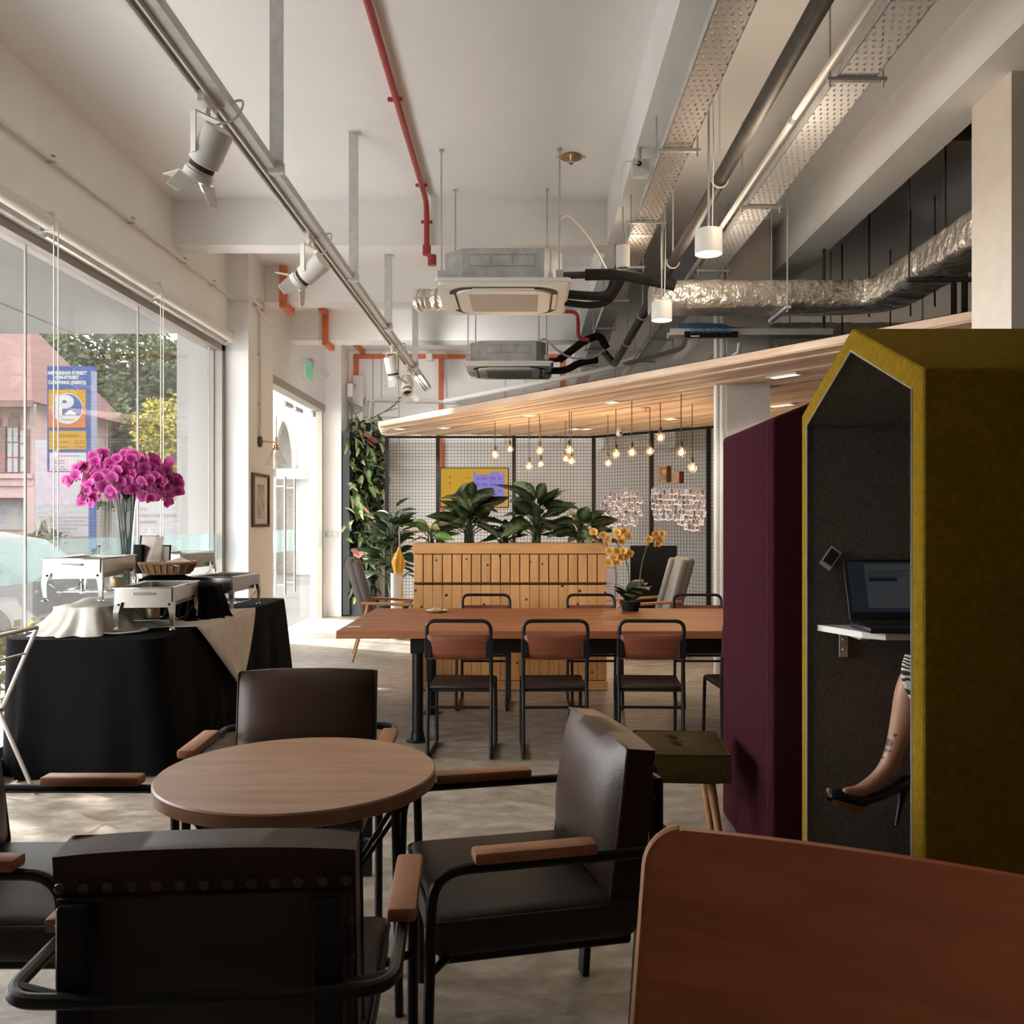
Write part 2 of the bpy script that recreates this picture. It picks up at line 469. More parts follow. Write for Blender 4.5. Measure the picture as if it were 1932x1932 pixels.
for i, (y0, y1) in enumerate([(7.33,7.56),(9.23,9.48),(11.17,11.47)]):
    struct('ceiling_beam', MB().bx(-3.0, .68, y0, y1, 3.68, CZ), M_white)
struct('ceiling_beam', MB().bx(.68, .95, -3, BY, 3.68, CZ), M_white)
struct('ceiling_beam', MB().bx(2.28, 2.55, -3, BY, 3.68, CZ), M_white)
struct('column', MB().bx(1.77, 2.15, 7.8, 8.2, 0, CZ), mat('column_paint', (.50,.46,.41), .8, var=.05))
struct('column', MB().bx(2.46, 2.86, 4.5, 4.9, 0, CZ), mat('column_beige', (.82,.74,.65), .8, var=.04))
# back wall panel joints
j = MB()
for x in [-2.35, -1.95, -.3, .55, 1.4]:
    j.bx(x-.004, x+.004, BY-.008, BY, 2.6, 3.95)
j.bx(-2.6, 2.5, BY-.008, BY, 3.02, 3.028)
struct('trim_1', j, mat('joint_taupe', (.30,.27,.24), .9))
# shop window: frame, three glass lites, frosted band on each
GX = -2.99
wf = MB()
wf.bx(-3.06, -2.93, 2.0, 8.7, 3.06, 3.12); wf.bx(-3.06, -2.93, 8.62, 8.7, .08, 3.12)
wf.bx(-3.06, -2.93, 2.0, 2.06, .08, 3.12); wf.bx(-3.06, -2.93, 2.0, 8.7, .08, .14)
M_frame = mat('window_frame_grey', (.34,.31,.28), .5, .4)
win = struct('window_1', wf, M_frame)
js = [2.06, 3.78, 5.33, 6.88, 8.43, 8.62]
for a, b in zip(js[:-1], js[1:]):
    g = part('pane', MB().bx(GX-.005, GX+.005, a+.004, b-.004, .14, 3.06), M_glass, win, False)
    part('frosted_band', MB().bx(GX+.006, GX+.0075, a+.008, b-.008, 1.035, 1.29), M_frost, g, False)
for y in js[1:-1]:
    part('glass_joint', MB().bx(GX-.006, GX+.006, y-.006, y+.006, .14, 3.06), M_frame, win, False)
# glass door in the left wall
df = MB()
df.bx(-3.08, -2.93, 9.95, 13.08, 3.02, 3.12)
df.bx(-3.08, -2.96, 9.95, 10.02, 0, 3.02); df.bx(-3.08, -2.96, 13.01, 13.08, 0, 3.02)
door = struct('door_1', df, mat('door_frame', (.42,.38,.33), .5, .3))
for a, b in [(10.40, 11.22), (11.24, 12.58), (12.60, 13.0)]:
    g = part('pane', MB().bx(-3.03, -3.02, a, b, .02, 3.0), M_glass, door, False)
    part('frosted_band', MB().bx(-3.018, -3.0165, a+.01, b-.01, 1.03, 1.30), M_frost, g, False)
for y in (11.02, 11.48):
    for xx in (-2.965, -3.085):
        h = MB()
        h.tube([(xx, y, .50), (xx, y, 1.96)], .014, 8)
        for z in (.62, 1.84): h.tube([(-3.025, y, z), (xx, y, z)], .008, 6)
        part('door_handle', h, M_alu, door, label='tall tubular steel pull handle')
part('door_edge', MB().bx(-3.04, -2.985, 10.36, 10.40, 0, 3.02), M_brass, door, False)
part('side_panel', MB().bx(-3.06, -3.0, 10.02, 10.36, 0, 3.02), M_white, door, False)
for y in (11.25, 11.75):
    part('door_closer', MB().rbox((-2.99, y, 2.88), (.05, .34, .05), .006), M_alu, door)
part('patch_fitting', MB().rbox((-3.0, 12.6, 2.93), (.06, .16, .08), .006), M_alu, door)
struct('trim_2', MB().bx(-2.95, -2.93, 9.95, 10.9, 3.18, 3.25), M_white)
# ================================================================ ceiling services
# --- ceiling cassette air conditioners
def grille_mat(name, cell):
    m = bpy.data.materials.new(name); m.use_nodes = True
    N, L = m.node_tree.nodes, m.node_tree.links
    b = N['Principled BSDF']
    tc = N.new('ShaderNodeTexCoord'); br = N.new('ShaderNodeTexBrick')
    br.offset = 0; br.inputs['Scale'].default_value = 1/cell
    br.inputs['Color1'].default_value = (.12,.09,.07,1); br.inputs['Color2'].default_value = (.14,.105,.08,1); br.inputs['Mortar'].default_value = (.62,.56,.49,1)
    br.inputs['Brick Width'].default_value = .9; br.inputs['Row Height'].default_value = 1.6; br.inputs['Mortar Size'].default_value = .16
    L.new(tc.outputs['Object'], br.inputs[0]); L.new(br.outputs[0], b.inputs['Base Color'])
    return m
M_grille_fine = mat('cassette_filter', (.56,.48,.40), .7)
M_grille = grille_mat('cassette_grille', .030)
M_slot = mat('air_slot_dark', (.04,.03,.025), .7)
def rrect(hx, hy, r, n=6):
    out = []
    for (cx, cy, a0) in [(hx-r,hy-r,0),(-hx+r,hy-r,90),(-hx+r,-hy+r,180),(hx-r,-hy+r,270)]:
        for i in range(n+1):
            a = R(a0+90*i/n); out.append((cx+r*math.cos(a), cy+r*math.sin(a)))
    return out
def cassette(cx, cy, label, grille, pipes):
    t = thing('air_conditioner', label, 'air conditioner', (cx, cy, 3.06))
    b = MB(); k = .13; hx, hy = .42, .40
    b.prism([(hx-k,-hy),(hx,-hy+k),(hx,hy-k),(hx-k,hy),(-hx+k,hy),(-hx,hy-k),(-hx,-hy+k),(-hx+k,-hy)], .05, .27)
    body = part('body', b, M_galv, t, False, 'galvanised steel eight-sided body')
    kk = MB()
    for x in (-.24, -.085, .07, .225): kk.bx(x-.002, x+.002, -hy-.003, -hy, .145, .225)
    for z in (.145, .225): kk.bx(-.24, .227, -hy-.003, -hy, z-.002, z+.002)
    part('knockout_line', kk, mat('knockout_grey', (.25,.25,.25), .6), body, False)
    f = MB()
    f.prism(rrect(.475,.475,.03), .02, .045); f.prism(rrect(.455,.455,.03), -.004, .02)
    part('fascia', f, M_whiteplastic, t, True)
    s = MB(); ro = rrect(.39,.40,.16,8); ri = rrect(.345,.355,.13,8); n = len(ro)
    s.add([(x,y,-.007) for x,y in ro]+[(x,y,-.007) for x,y in ri], [(i,(i+1)%n,n+(i+1)%n,n+i) for i in range(n)])
    part('air_slot', s, M_slot, t, False)
    for a in (0,90,180,270):
        part('louvre', MB().box((0,-.372,-.011), (.44,.030,.006), Matrix.Rotation(R(a),4,'Z')), M_whiteplastic, t, False)
    c = MB(); c.prism(rrect(.335,.345,.12), -.02, .0)
    part('centre_panel', c, M_whiteplastic, t, True)
    part('return_grille', MB().bx(-.25, .25, -.25, .25, -.024, -.019), grille, t, False)
    for (x, y) in [(-.44,-.34),(.40,-.36),(-.40,.42),(.33,.40)]:
        r = MB(); r.cyl((x,y,.10), (x,y,CZ-3.06), .007, n=6); r.cyl((x,y,CZ-3.075),(x,y,CZ-3.06),.016,n=8); r.box((x,y,.10),(.05,.035,.05))
        part('hanger_rod', r, M_galv, t)
    for (p, rr, m) in pipes: part('refrigerant_pipe', MB().tube(fillet(p, .08), rr, 10), m, t)
    return t
cassette(-.153, 6.675, 'nearer ceiling cassette air conditioner with black lagged pipes, fine filter grille', M_grille_fine, [
    ([(.42,-.1,.16),(.62,-.12,.16)], .026, M_darkpipe),
    ([(.60,-.12,.16),(.86,-.1,.17),(1.25,0,.12),(1.28,0,.11)], .042, M_rubber),
    ([(.40,.1,.08),(.62,.1,.06),(.80,.15,.07),(.88,.2,.30),(.93,.3,.44)], .034, M_rubber),
    ([(.40,.14,.03),(.64,.16,.0),(.80,.2,.03),(.92,.3,.24),(.95,.36,.4)], .026, M_rubber)])
cassette(-.168, 9.885, 'farther ceiling cassette air conditioner with slotted grille, above the wood canopy', M_grille, [
    ([(.42,-.1,.12),(.56,-.12,.12)], .026, M_darkpipe),
    ([(.55,-.12,.12),(.82,-.05,.34),(1.0,0,.42),(1.08,.05,.28)], .042, M_rubber),
    ([(.42,.0,.02),(.62,.0,.02),(.78,.05,.12),(.98,.1,.16)], .04, M_rubber)])
single('drain_hose', MB().tube(fillet([(.22,6.5,3.55),(.30,6.55,3.68),(.48,6.7,3.55),(.66,6.8,3.26)], .15), .010, 6), M_whiteplastic,
       'thin white drain hose looping above the nearer cassette', 'hose')
single('drain_hose', MB().tube(fillet([(.12,9.6,3.30),(.2,9.6,3.40),(.45,9.7,3.18),(.85,9.9,3.22),(1.0,10,3.6),(1.0,10,3.95)], .2), .012, 6), M_whiteplastic,
       'white drain hose curving beside the farther cassette', 'hose')
# foil flexible duct on the left of the near cassette
def flex(path, r, name, label, cat='duct', mt=M_foil):
    pts = fillet(path, .12, 6); dense = []
    for a, b in zip(pts[:-1], pts[1:]):
        k = max(1, int((b-a).length/.018))
        dense += [a.lerp(b, i/k) for i in range(k)]
    dense.append(pts[-1])
    rr = [r*(1+.09*math.sin(i*1.9)+.05*rnd.uniform(-1,1)) for i in range(len(dense))]
    return single(name, MB().tube(dense, rr, 14), mt, label, cat)
flex([(-.56,7.05,3.17),(-.80,7.1,3.17),(-.86,7.12,3.17)], .085, 'flexible_duct', 'short crinkled silver foil duct beside the nearer cassette')

# --- lighting track on strut hangers
t = thing('track_rail', 'long white lighting track on flat steel hangers along the left', 'lighting track', (-1.24, 0, 3.06))
r = MB(); r.bx(-.022,-.014,1.5,11.2,-.02,.02); r.bx(.014,.022,1.5,11.2,-.02,.02); r.bx(-.022,.022,1.5,11.2,.014,.02)
part('track', r, M_whitemetal, t, False)
part('track_slot', MB().bx(-.013,.013,1.5,11.2,-.004,.013), mat('track_inside', (.22,.19,.17), .6), t, False)
part('strut_channel', MB().bx(.030,.072,1.5,11.1,-.005,.036), M_galv_light, t, False)
for (y, top) in [(4.18,CZ),(6.06,CZ),(7.60,3.68),(9.47,3.68)]:
    h = MB(); h.bx(.045,.105,y-.012,y+.012,.0,top-3.06); h.bx(.045,.125,y-.03,y+.03,top-3.066,top-3.06); h.box((.075,y,.0),(.07,.035,.05))
    part('hanger', h, M_galv_light, t, False)
def spot(y, label, pan, tilt, z=-.02, side=0, cable=True):
    t = thing('track_spotlight', label, 'spotlight', (-1.24, y, 3.06), group='white track spotlights')
    a = MB(); a.bx(-.014,.014,-.07,.07,-.045,-.002); a.cyl((0,0,-.045),(0,0,-.075),.012,n=8)
    part('adaptor', a, M_whitemetal, t, True)
    Mh = Matrix.Translation((0,0,-.075)) @ Matrix.Rotation(R(pan),4,'Z')
    y_ = MB()
    for sx in (-1,1): y_.bx(sx*.066-.003, sx*.066+.003, -.014,.014,-.16,-.0, Mh)
    y_.bx(-.069,.069,-.014,.014,-.006,0, Mh)
    part('yoke', y_, M_whitemetal, t, False)
    Mc = Mh @ Matrix.Translation((0,0,-.15)) @ Matrix.Rotation(R(tilt),4,'X')
    c = MB(); c.lathe([(.03,.115),(.056,.11),(.06,.10),(.06,-.035),(.048,-.04),(.048,-.07),(.058,-.072),(.058,-.10),(.05,-.10),(.05,-.06),(0,-.058)], 20, M=Mc)
    head = part('lamp_head', c, M_whitemetal, t)
    part('vent_band', MB().lathe([(.049,-.042),(.0495,-.068)], 20, M=Mc), M_slot, head)
    for k in range(4):
        Mf = Mc @ Matrix.Rotation(R(90*k+20),4,'Z') @ Matrix.Translation((0,-.055,-.10)) @ Matrix.Rotation(R(-48),4,'X')
        f = MB(); f.add([(-.045,0,0),(.045,0,0),(.03,0,-.085),(-.03,0,-.085),(-.045,.002,0),(.045,.002,0),(.03,.002,-.085),(-.03,.002,-.085)],
                        [(0,1,2,3),(4,7,6,5),(0,4,5,1),(1,5,6,2),(2,6,7,3),(3,7,4,0)], Mf)
        part('barn_door', f, M_whitemetal, head, False)
    if cable:
        part('cable', MB().tube(fillet([Mc@Vector((0,.03,.11)), Vector((.10,.06,-.06)), Vector((.12,.10,.05)), Vector((.02,.05,-.02))], .1), .005, 6), M_whitemetal, t)
    return t
spot(3.48, 'nearest track spotlight with open barn doors, top left', 60, 38)
spot(5.12, 'track spotlight second from the camera with looped cable', 70, 58)
spot(8.33, 'third track spotlight from the camera hanging upright', -30, 18)
spot(9.38, 'farthest track spotlight near the end of the rail', 20, -30)
def back_wall_fill(loc, aim, e):  # added fill spots for the back wall, set clear of the track heads
    d = bpy.data.lights.new('back_wall_fill', 'SPOT'); d.energy = e; d.shadow_soft_size = .05; d.color = (1,.95,.88); d.spot_size = R(105); d.spot_blend = 1
    o = bpy.data.objects.new('back_wall_fill', d); o.location = loc; o.rotation_euler = (Vector(aim)-Vector(loc)).to_track_quat('-Z','Y').to_euler(); COL.objects.link(o)
back_wall_fill((-1.24,9.85,2.78), (-1.7,13.8,3.0), 70)
back_wall_fill((-1.24,9.86,2.80), (.5,13.8,3.1), 70)
# --- surface conduit along the left wall
c = MB(); c.tube(fillet([(-2.87,1.5,3.60),(-2.87,8.55,3.60),(-2.87,8.67,3.58),(-2.68,8.67,3.58),(-2.66,8.75,3.58),(-2.66,9.2,3.57)], .06), .016, 8)
t = tag(part('wall_conduit', c, M_whitemetal), 'white surface conduit running along the wall above the shop window', 'conduit')
for y in (3.4,4.4,5.4,6.5,7.5,8.2):
    k = MB(); k.tube([(-2.895,y-.012,3.62),(-2.848,y-.012,3.62)],.004,6); k.bx(-2.9,-2.845,y-.012,y+.012,3.578,3.583); k.bx(-2.9,-2.845,y-.012,y+.012,3.617,3.622)
    part('clip', k, M_galv, t, False)
c = MB(); c.tube(fillet([(-2.68,8.98,3.50),(-2.68,9.02,3.50),(-2.68,9.03,2.36)], .06), .013, 8); c.tube(fillet([(-2.68,9.03,2.38),(-2.68,9.0,2.33),(-2.68,9.02,2.27)],.05), .013, 8)
t = tag(part('drop_conduit', c, M_whitemetal), 'white conduit dropping down the pier to the brass wall lamp', 'conduit')
for z in (3.1, 2.6): part('clip', MB().box((-2.69,9.03,z),(.02,.045,.02)), M_galv, t, False)
t = thing('junction_box', 'white conduit junction boxes on the pier above the picture', 'junction box', (-2.68, 8.9, 3.58))
part('box', MB().rbox((0,0,0),(.05,.08,.08),.008), M_whitemetal, t)
part('box', MB().rbox((.02,.18,.01),(.05,.07,.10),.008), M_whitemetal, t)
cc = MB(); cc.tube(fillet([(0,.03,-.03),(.02,.12,-.08),(.02,.45,-.08)],.05),.012,8); cc.tube([(0,.03,.03),(.02,.5,.03)],.011,8)
part('conduit', cc, M_whitemetal, t)
# --- orange trunking hugging ceiling, beams and back wall
t = thing('orange_trunking', 'orange square trunking stepping over the beams and down the back wall', 'trunking')
def trunk(x0,x1,y0,y1,z0,z1): part('trunking_length', MB().rbox(((x0+x1)/2,(y0+y1)/2,(z0+z1)/2),(x1-x0,y1-y0,z1-z0),.006,1), M_orange, t)
for (y0,y1,prev) in [(9.23,9.48,7.56),(11.17,11.47,9.48)]:
    trunk(-2.53,-2.46,y0-.06,y0-.003,3.67,CZ-.002); trunk(-2.53,-2.46,y0-.06,y1+.06,3.612,3.675); trunk(-2.53,-2.46,y1+.003,y1+.06,3.67,CZ-.002)
trunk(-2.53,-2.46,10.9,11.11,CZ-.06,CZ-.002)
trunk(-2.53,-2.46,11.53,13.74,CZ-.06,CZ-.002)
trunk(-2.64,-.80,13.74,13.797,3.93,3.99); trunk(-2.64,-2.57,13.74,13.797,3.45,3.93); trunk(-2.655,-2.60,13.4,13.74,3.45,3.51)
trunk(-1.33,-1.26,13.74,13.797,.0,3.93); trunk(-.80,.62,13.74,13.797,3.93,3.99); trunk(.55,.62,13.74,13.797,3.4,3.93)
trunk(.3,2.4,13.74,13.797,3.4,3.46)
part('end_box', MB().rbox((-1.47,13.72,3.94),(.10,.12,.12),.01), M_whiteplastic, t)
# --- red sprinkler pipe
t = thing('sprinkler_pipe', 'dark red sprinkler pipe dropping down the first ceiling beam', 'pipe')
part('pipe', MB().tube(fillet([(-.78,3.0,4.01),(-.80,7.15,4.01),(-.80,7.26,3.98),(-.80,7.27,3.60)], .14), .022, 10), M_redpipe, t)
k = MB(); k.cyl((-.80,7.27,3.66),(-.80,7.27,3.58),.034,n=10); k.cyl((-.80,7.27,3.60),(-.76,7.22,3.54),.02,n=8); k.cyl((-.75,7.21,3.56),(-.75,7.21,3.48),.036,n=10)
part('elbow', k, M_redpipe, t)
for (y,z,m) in [(5.5,4.01,0),(6.9,4.01,0),(7.27,3.85,1)]:
    k = MB()
    if m: k.box((-.80,7.27,z),(.09,.02,.022)); k.box((-.80,7.30,z),(.02,.06,.022))
    else: k.box((-.80,y,z),(.09,.022,.02)); k.box((-.80,y,z+.02),(.02,.022,.05))
    part('clamp', k, M_redpipe, t, False)
t = thing('sprinkler_pipe', 'red pipe bend behind the nearer cassette and black ducting', 'pipe')
part('pipe', MB().tube(fillet([Vector((P(1000,585,9.0).x,9.0,CZ-.01)),P(1000,586,9.0),P(1090,588,9.0),P(1091,640,9.0),P(1112,641,9.0)], .07), .020, 8), M_redpipe, t)
# --- sprinkler head with brass plate
t = thing('fire_sprinkler', 'brass sprinkler rose on the ceiling above the nearer cassette', 'sprinkler', (.335, 6.45, CZ))
part('rose', MB().lathe([(.0,-.001),(.075,-.003),(.08,-.012),(.03,-.018),(.0,-.018)], 20), M_brass, t)
hd = MB(); hd.cyl((0,0,-.016),(0,0,-.05),.012,n=8); hd.cyl((0,0,-.05),(0,0,-.053),.018,n=10)
for s in (-1,1): hd.box((s*.085,0,-.006),(.04,.012,.01))
part('head', hd, M_chrome, t)
t = thing('fire_sprinkler', 'brass sprinkler rose on the ceiling behind the farther cassette', 'sprinkler', (.02, 10.5, CZ))
part('rose', MB().lathe([(.0,-.001),(.075,-.003),(.08,-.012),(.03,-.018),(.0,-.018)], 16), M_brass, t)
part('head', MB().cyl((0,0,-.016),(0,0,-.06),.012,n=8), M_chrome, t)

# --- perforated cable trays
def tray_mat(name, base, hole=(.01,.01,.01)):
    m = bpy.data.materials.new(name); m.use_nodes = True
    N, L = m.node_tree.nodes, m.node_tree.links
    b = N['Principled BSDF']; b.inputs['Roughness'].default_value = .45; b.inputs['Metallic'].default_value = .15
    b.inputs['Base Color'].default_value = (*base,1)
    tc = N.new('ShaderNodeTexCoord'); br = N.new('ShaderNodeTexBrick'); br.offset = .5
    br.inputs['Scale'].default_value = 1.0
    br.inputs['Brick Width'].default_value = .035; br.inputs['Row Height'].default_value = .05; br.inputs['Mortar Size'].default_value = .0125; br.inputs['Mortar Smooth'].default_value = .0
    L.new(tc.outputs['Object'], br.inputs[0])
    tr = N.new('ShaderNodeBsdfTransparent')
    mx = N.new('ShaderNodeMixShader'); L.new(br.outputs['Fac'], mx.inputs[0]); L.new(tr.outputs[0], mx.inputs[1]); L.new(b.outputs[0], mx.inputs[2])
    L.new(mx.outputs[0], N['Material Output'].inputs[0])
    return m
M_tray1 = tray_mat('tray_steel', (.45,.39,.34))
M_tray2 = tray_mat('tray_steel_bright', (.80,.78,.76))
def tray(x0, x1, z, label, mt, y0=1.0, y1=13.7, sup=()):
    t = thing('cable_tray', label, 'cable tray', (0,0,z))
    part('tray_bed', MB().bx(x0,x1,y0,y1,-.002,.002), mt, t, False)
    for x in (x0, x1): part('tray_flange', MB().bx(x-.003,x+.003,y0,y1,-.002,.045), M_galv_light, t, False)
    for y in sup:
        s = MB(); s.bx(x0-.05, x1+.05, y-.012, y+.012, -.022, -.004)
        for x in (x0-.035, x1+.035): s.cyl((x,y,-.05),(x,y,CZ-z if (x<.68 or .95<x<2.28) else 3.68-z),.005,n=6)
        part('hanger_bracket', s, M_galv, t, False)
    for y in sup[1::2]:
        part('joint_plate', MB().bx(x0,x1,y+.3,y+.36,-.0045,-.0025), M_galv_light, t, False)
    return t
tray(.775, .935, 3.50, 'left perforated cable tray running under the white beam', M_tray1, sup=(5.0,6.2,7.3,8.4,9.6,10.8,12))
tray(1.475, 1.655, 3.50, 'right perforated cable tray with conduit along its edge', M_tray2, sup=(4.2,5.9,7.4,8.8,10.2,11.6))
t = thing('tray_conduit', 'white conduit clipped to the left edge of the right tray', 'conduit', (0,0,0))
part('conduit', MB().tube([(1.42,1.0,3.53),(1.42,13.5,3.53)], .018, 8), M_whitemetal, t)
for y in (4.7,6.8,9.0,11.0): part('clip', MB().cyl((1.42,y-.02,3.53),(1.42,y+.02,3.53),.026,n=8), M_galv, t)
# --- dark iron drain pipe
t = thing('drain_pipe', 'thick dark iron pipe hung on white clamps between the cable trays', 'pipe')
part('pipe', MB().tube(fillet([(1.14,1.0,3.40),(1.14,11.3,3.40),(1.02,11.35,3.56),(1.0,11.4,3.60)], .05), .042, 12), M_darkpipe, t)
for y in (5.2,6.85,7.35,8.6,9.9):
    k = MB(); k.tube(arc((1.14,y,3.40),.047,150,390,14), .006, 6); k.cyl((1.14,y,3.44),(1.14,y,CZ),.006,n=6)
    part('clamp', k, M_whiteplastic, t)
part('coupling', MB().cyl((1.14,7.55,3.40),(1.14,7.62,3.40),.05,n=12), M_darkpipe, t)
# --- drum downlights
def drum(x, y, r, z, hgt, label, lit=True):
    t = thing('drum_pendant', label, 'ceiling lamp', (x,y,z))
    part('shade', MB().lathe([(r-.004,.01),(r,0),(r,hgt-.006),(r-.006,hgt),(0,hgt),], 32), M_whitemetal, t)
    if lit:
        part('diffuser', MB().lathe([(0,.008),(r-.006,.008),(r-.006,.013),(0,.013)], 32), M_lampglow, t)
    else:
        part('lens', MB().lathe([(0,.004),(r-.006,.004),(r-.006,.01),(0,.01)], 24), M_frame, t)
    top = 3.68 if .68 < x < .95 else CZ
    part('hanger_rod', MB().cyl((0,0,hgt),(0,0,top-z),.006,n=6), M_galv, t)
    part('cable', MB().tube([(.02,0,hgt),(.028,0,.6),(.02,0,top-z)], .003, 5), M_whitemetal, t)
    return t
drum(1.02, 4.94, .075, 2.885, .135, 'white drum ceiling lamp, lit, nearest beneath the dark pipe')
drum(1.0, 6.5, .075, 2.87, .135, 'white drum ceiling lamp, lit, smaller in view beside the right tray')
drum(.71, 6.44, .05, 3.235, .165, 'slim white cylinder downlight, unlit, under the left cable tray', False)
def plight(loc, e, size, col, rot=None):
    d = bpy.data.lights.new('lamp_light', 'SPOT'); d.energy = e; d.shadow_soft_size = size; d.color = col; d.spot_size = R(130); d.spot_blend = .6
    o = bpy.data.objects.new('lamp_light', d); o.location = loc; COL.objects.link(o)
def warm_fill_glow(loc, e):
    d = bpy.data.lights.new('bay_fill_tray_glow', 'POINT'); d.energy = e; d.shadow_soft_size = .10; d.color = (1,.82,.62)
    o = bpy.data.objects.new('bay_fill_tray_glow', d); o.location = loc; COL.objects.link(o)
warm_fill_glow((1.28,4.6,3.18), 7); warm_fill_glow((1.28,6.2,3.18), 7); warm_fill_glow((.80,6.62,3.40), 1.6)  # added fill to lighten this ceiling bay; the weakest is the tray's glow
plight((1.02,4.94,2.875), 15, .05, (1,.78,.52)); plight((1.0,6.5,2.86), 15, .05, (1,.78,.52))
# --- foil ducts on the right
def duct(path, w, h, name, label):
    pts = [Vector(p) for p in path]
    b = MB(); vs = []; fs = []; dense = []
    f = fillet(pts, .35, 10)
    for a, c in zip(f[:-1], f[1:]):
        k = max(1, int((c-a).length/.05)); dense += [a.lerp(c, i/k) for i in range(k)]
    dense.append(f[-1])
    prof = rrect(w/2, h/2, .05, 4); n = len(prof); m = len(dense)
    for i, p in enumerate(dense):
        tg = (dense[min(i+1,m-1)]-dense[max(i-1,0)]); tg.z = 0; tg.normalize()
        sd = Vector((tg.y,-tg.x,0))
        for (u, v) in prof:
            q = 1+rnd.uniform(-.035,.035)
            vs.append(p+sd*u*q+Vector((0,0,v*q)))
    for i in range(m-1):
        for k in range(n): fs.append((i*n+k, i*n+(k+1)%n, (i+1)*n+(k+1)%n, (i+1)*n+k))
    fs.append(tuple(range(n-1,-1,-1))); fs.append(tuple((m-1)*n+k for k in range(n)))
    b.add(vs, fs)
    t = thing(name, label, 'duct')
    part('foil_skin', b, M_foil, t, True, ang=60)
    return t
t = duct([(.99,7.0,3.16),(2.8,7.0,3.16),(2.83,2.0,3.16)], .34, .22, 'foil_duct', 'large crinkled foil duct bending toward the camera under the dark ceiling')
for (x0,x1,y) in [(2.58,3.08,4.6),(2.58,3.08,6.0)]:
    s = MB(); s.bx(x0,x1,y-.02,y+.02,3.022,3.045)
    for x in (x0+.01,x1-.01): s.cyl((x,y,3.03),(x,y,CZ),.006,n=6)
    part('hanger_bracket', s, M_darkpipe, t, False)
s = MB(); s.bx(1.98,2.02,6.75,7.25,3.02,3.045)
for y in (6.78,7.22): s.cyl((2.0,y,3.0),(2.0,y,CZ),.006,n=6)
part('hanger_bracket', s, M_galv_light, t, False)
t = duct([(2.3,9.0,3.22),(6.6,9.0,3.22)], .5, .30, 'foil_duct', 'dull foil duct crossing behind the bent foil duct')
for x in (2.6,3.0,3.9,4.8):
    part('hanger_rod', MB().cyl((x,8.73,3.05),(x,8.73,CZ),.008,n=6), M_galv, t)
for i, (x,y) in enumerate([(2.93,6.2),(3.25,6.15),(3.33,7.23),(3.28,7.57),(3.03,8.5),(3.56,8.67),(2.94,7.6)]):
    single('threaded_rod', MB().cyl((0,0,0),(0,0,CZ-3.15),.007,n=6), M_darkpipe, 'dark threaded rod in the dim right bay, '+['through the duct bracket nearest the camera','nearest the beige column','short, right of the duct','beside the column, behind the duct','far left, behind the duct corner','far right above the dull duct','at the duct corner'][i], 'rod', (x,y,3.15), group='hanger rods in the right bay')
single('ceiling_box', MB().rbox((0,0,0),(.16,.12,.10),.01), M_darkpipe, 'small dark box fixed to the ceiling above the foil duct', 'box', (2.9,5.9,CZ-.05))
t = thing('wall_pipe', 'grey hose dropping and curving behind the foil duct at right', 'pipe')
part('pipe', MB().tube(fillet([(4.10,8.3,CZ),(4.10,8.3,3.2),(4.25,8.4,3.1),(5.0,8.6,2.95)], .12), .03, 8), M_darkpipe, t)
part('pipe', MB().tube(fillet([(4.0,8.3,CZ),(4.0,8.3,2.70)], .12), .028, 8), M_darkpipe, t)
# horizontal cable tray with patch panel and blue cables
t = thing('cable_ladder', 'pale horizontal cable tray crossing in front of the column', 'cable tray', (0,0,2.95))
part('tray_bed', MB().bx(1.2,2.55,7.36,7.52,-.002,.002), M_tray2, t, False)
part('tray_flange', MB().bx(1.2,2.55,7.357,7.363,-.002,.05), M_galv_light, t, False)
part('tray_flange', MB().bx(1.2,2.55,7.517,7.523,-.002,.05), M_galv_light, t, False)
part('bracket', MB().tube([(1.80,7.45,-.05),(1.80,7.5,-.12),(1.64,7.70,-.22)], .018, 6), M_galv_light, t)
part('hanger_rod', MB().tube([(2.5,7.44,0),(2.5,7.44,CZ-2.95)], .012, 6), M_darkpipe, t)
t = thing('patch_panel', 'black network patch panel with blue cables on the pale tray', 'patch panel', (1.535, 7.33, 2.945))
part('panel', MB().rbox((0,0,0),(.44,.02,.05),.003,1), M_matblack, t)
M_blue = mat('blue_cable', (.06,.16,.26), .5)
part('cable_bundle', MB().tube([(-.26,.07,.075),(-.1,.06,.085),(.1,.07,.08),(.2,.1,.07),(.5,.12,.06)], [.025,.028,.026,.016,.008], 8), M_blue, t)
for i in range(17):
    x = -.17+.0205*i
    part('patch_cable', MB().tube(fillet([(x+.015*math.sin(i*2.1),.05,.07),(x,-.03,.05),(x,-.012,.01)], .03), .0045, 5), M_blue, t)
part('cable_tag', MB().bx(-.17,-.10,-.014,-.011,-.022,-.012), M_paper, t, False)
# white condensate pipes
t = thing('condensate_pipe', 'white pipe rising diagonally above the canopy to a bend', 'pipe')
part('pipe', MB().tube(fillet([P(838,757,12.3),P(1130,700,11.6),P(1262,665,11.2),P(1290,655,11.1),P(1294,636,11.1),P(1330,622,11.0)], .12), .034, 10), M_whiteplastic, t)
for px, py, y in [(955,735,12.0),(1270,660,11.2)]:
    a = P(px,py,y); part('hanger_rod', MB().cyl(a,(a.x,a.y,CZ),.005,n=6), M_galv, t)
t = thing('thin_wall_pipe', 'thin white pipe snaking along the back wall above the greenery', 'pipe')
part('pipe', MB().tube(fillet([(-2.52,13.72,2.98),(-2.40,13.72,2.98),(-2.38,13.72,3.28),(-1.9,13.70,3.30),(-.9,13.6,3.22),(.3,13.6,3.26),(1.2,13.6,3.2)], .08), .02, 8), M_whiteplastic, t)
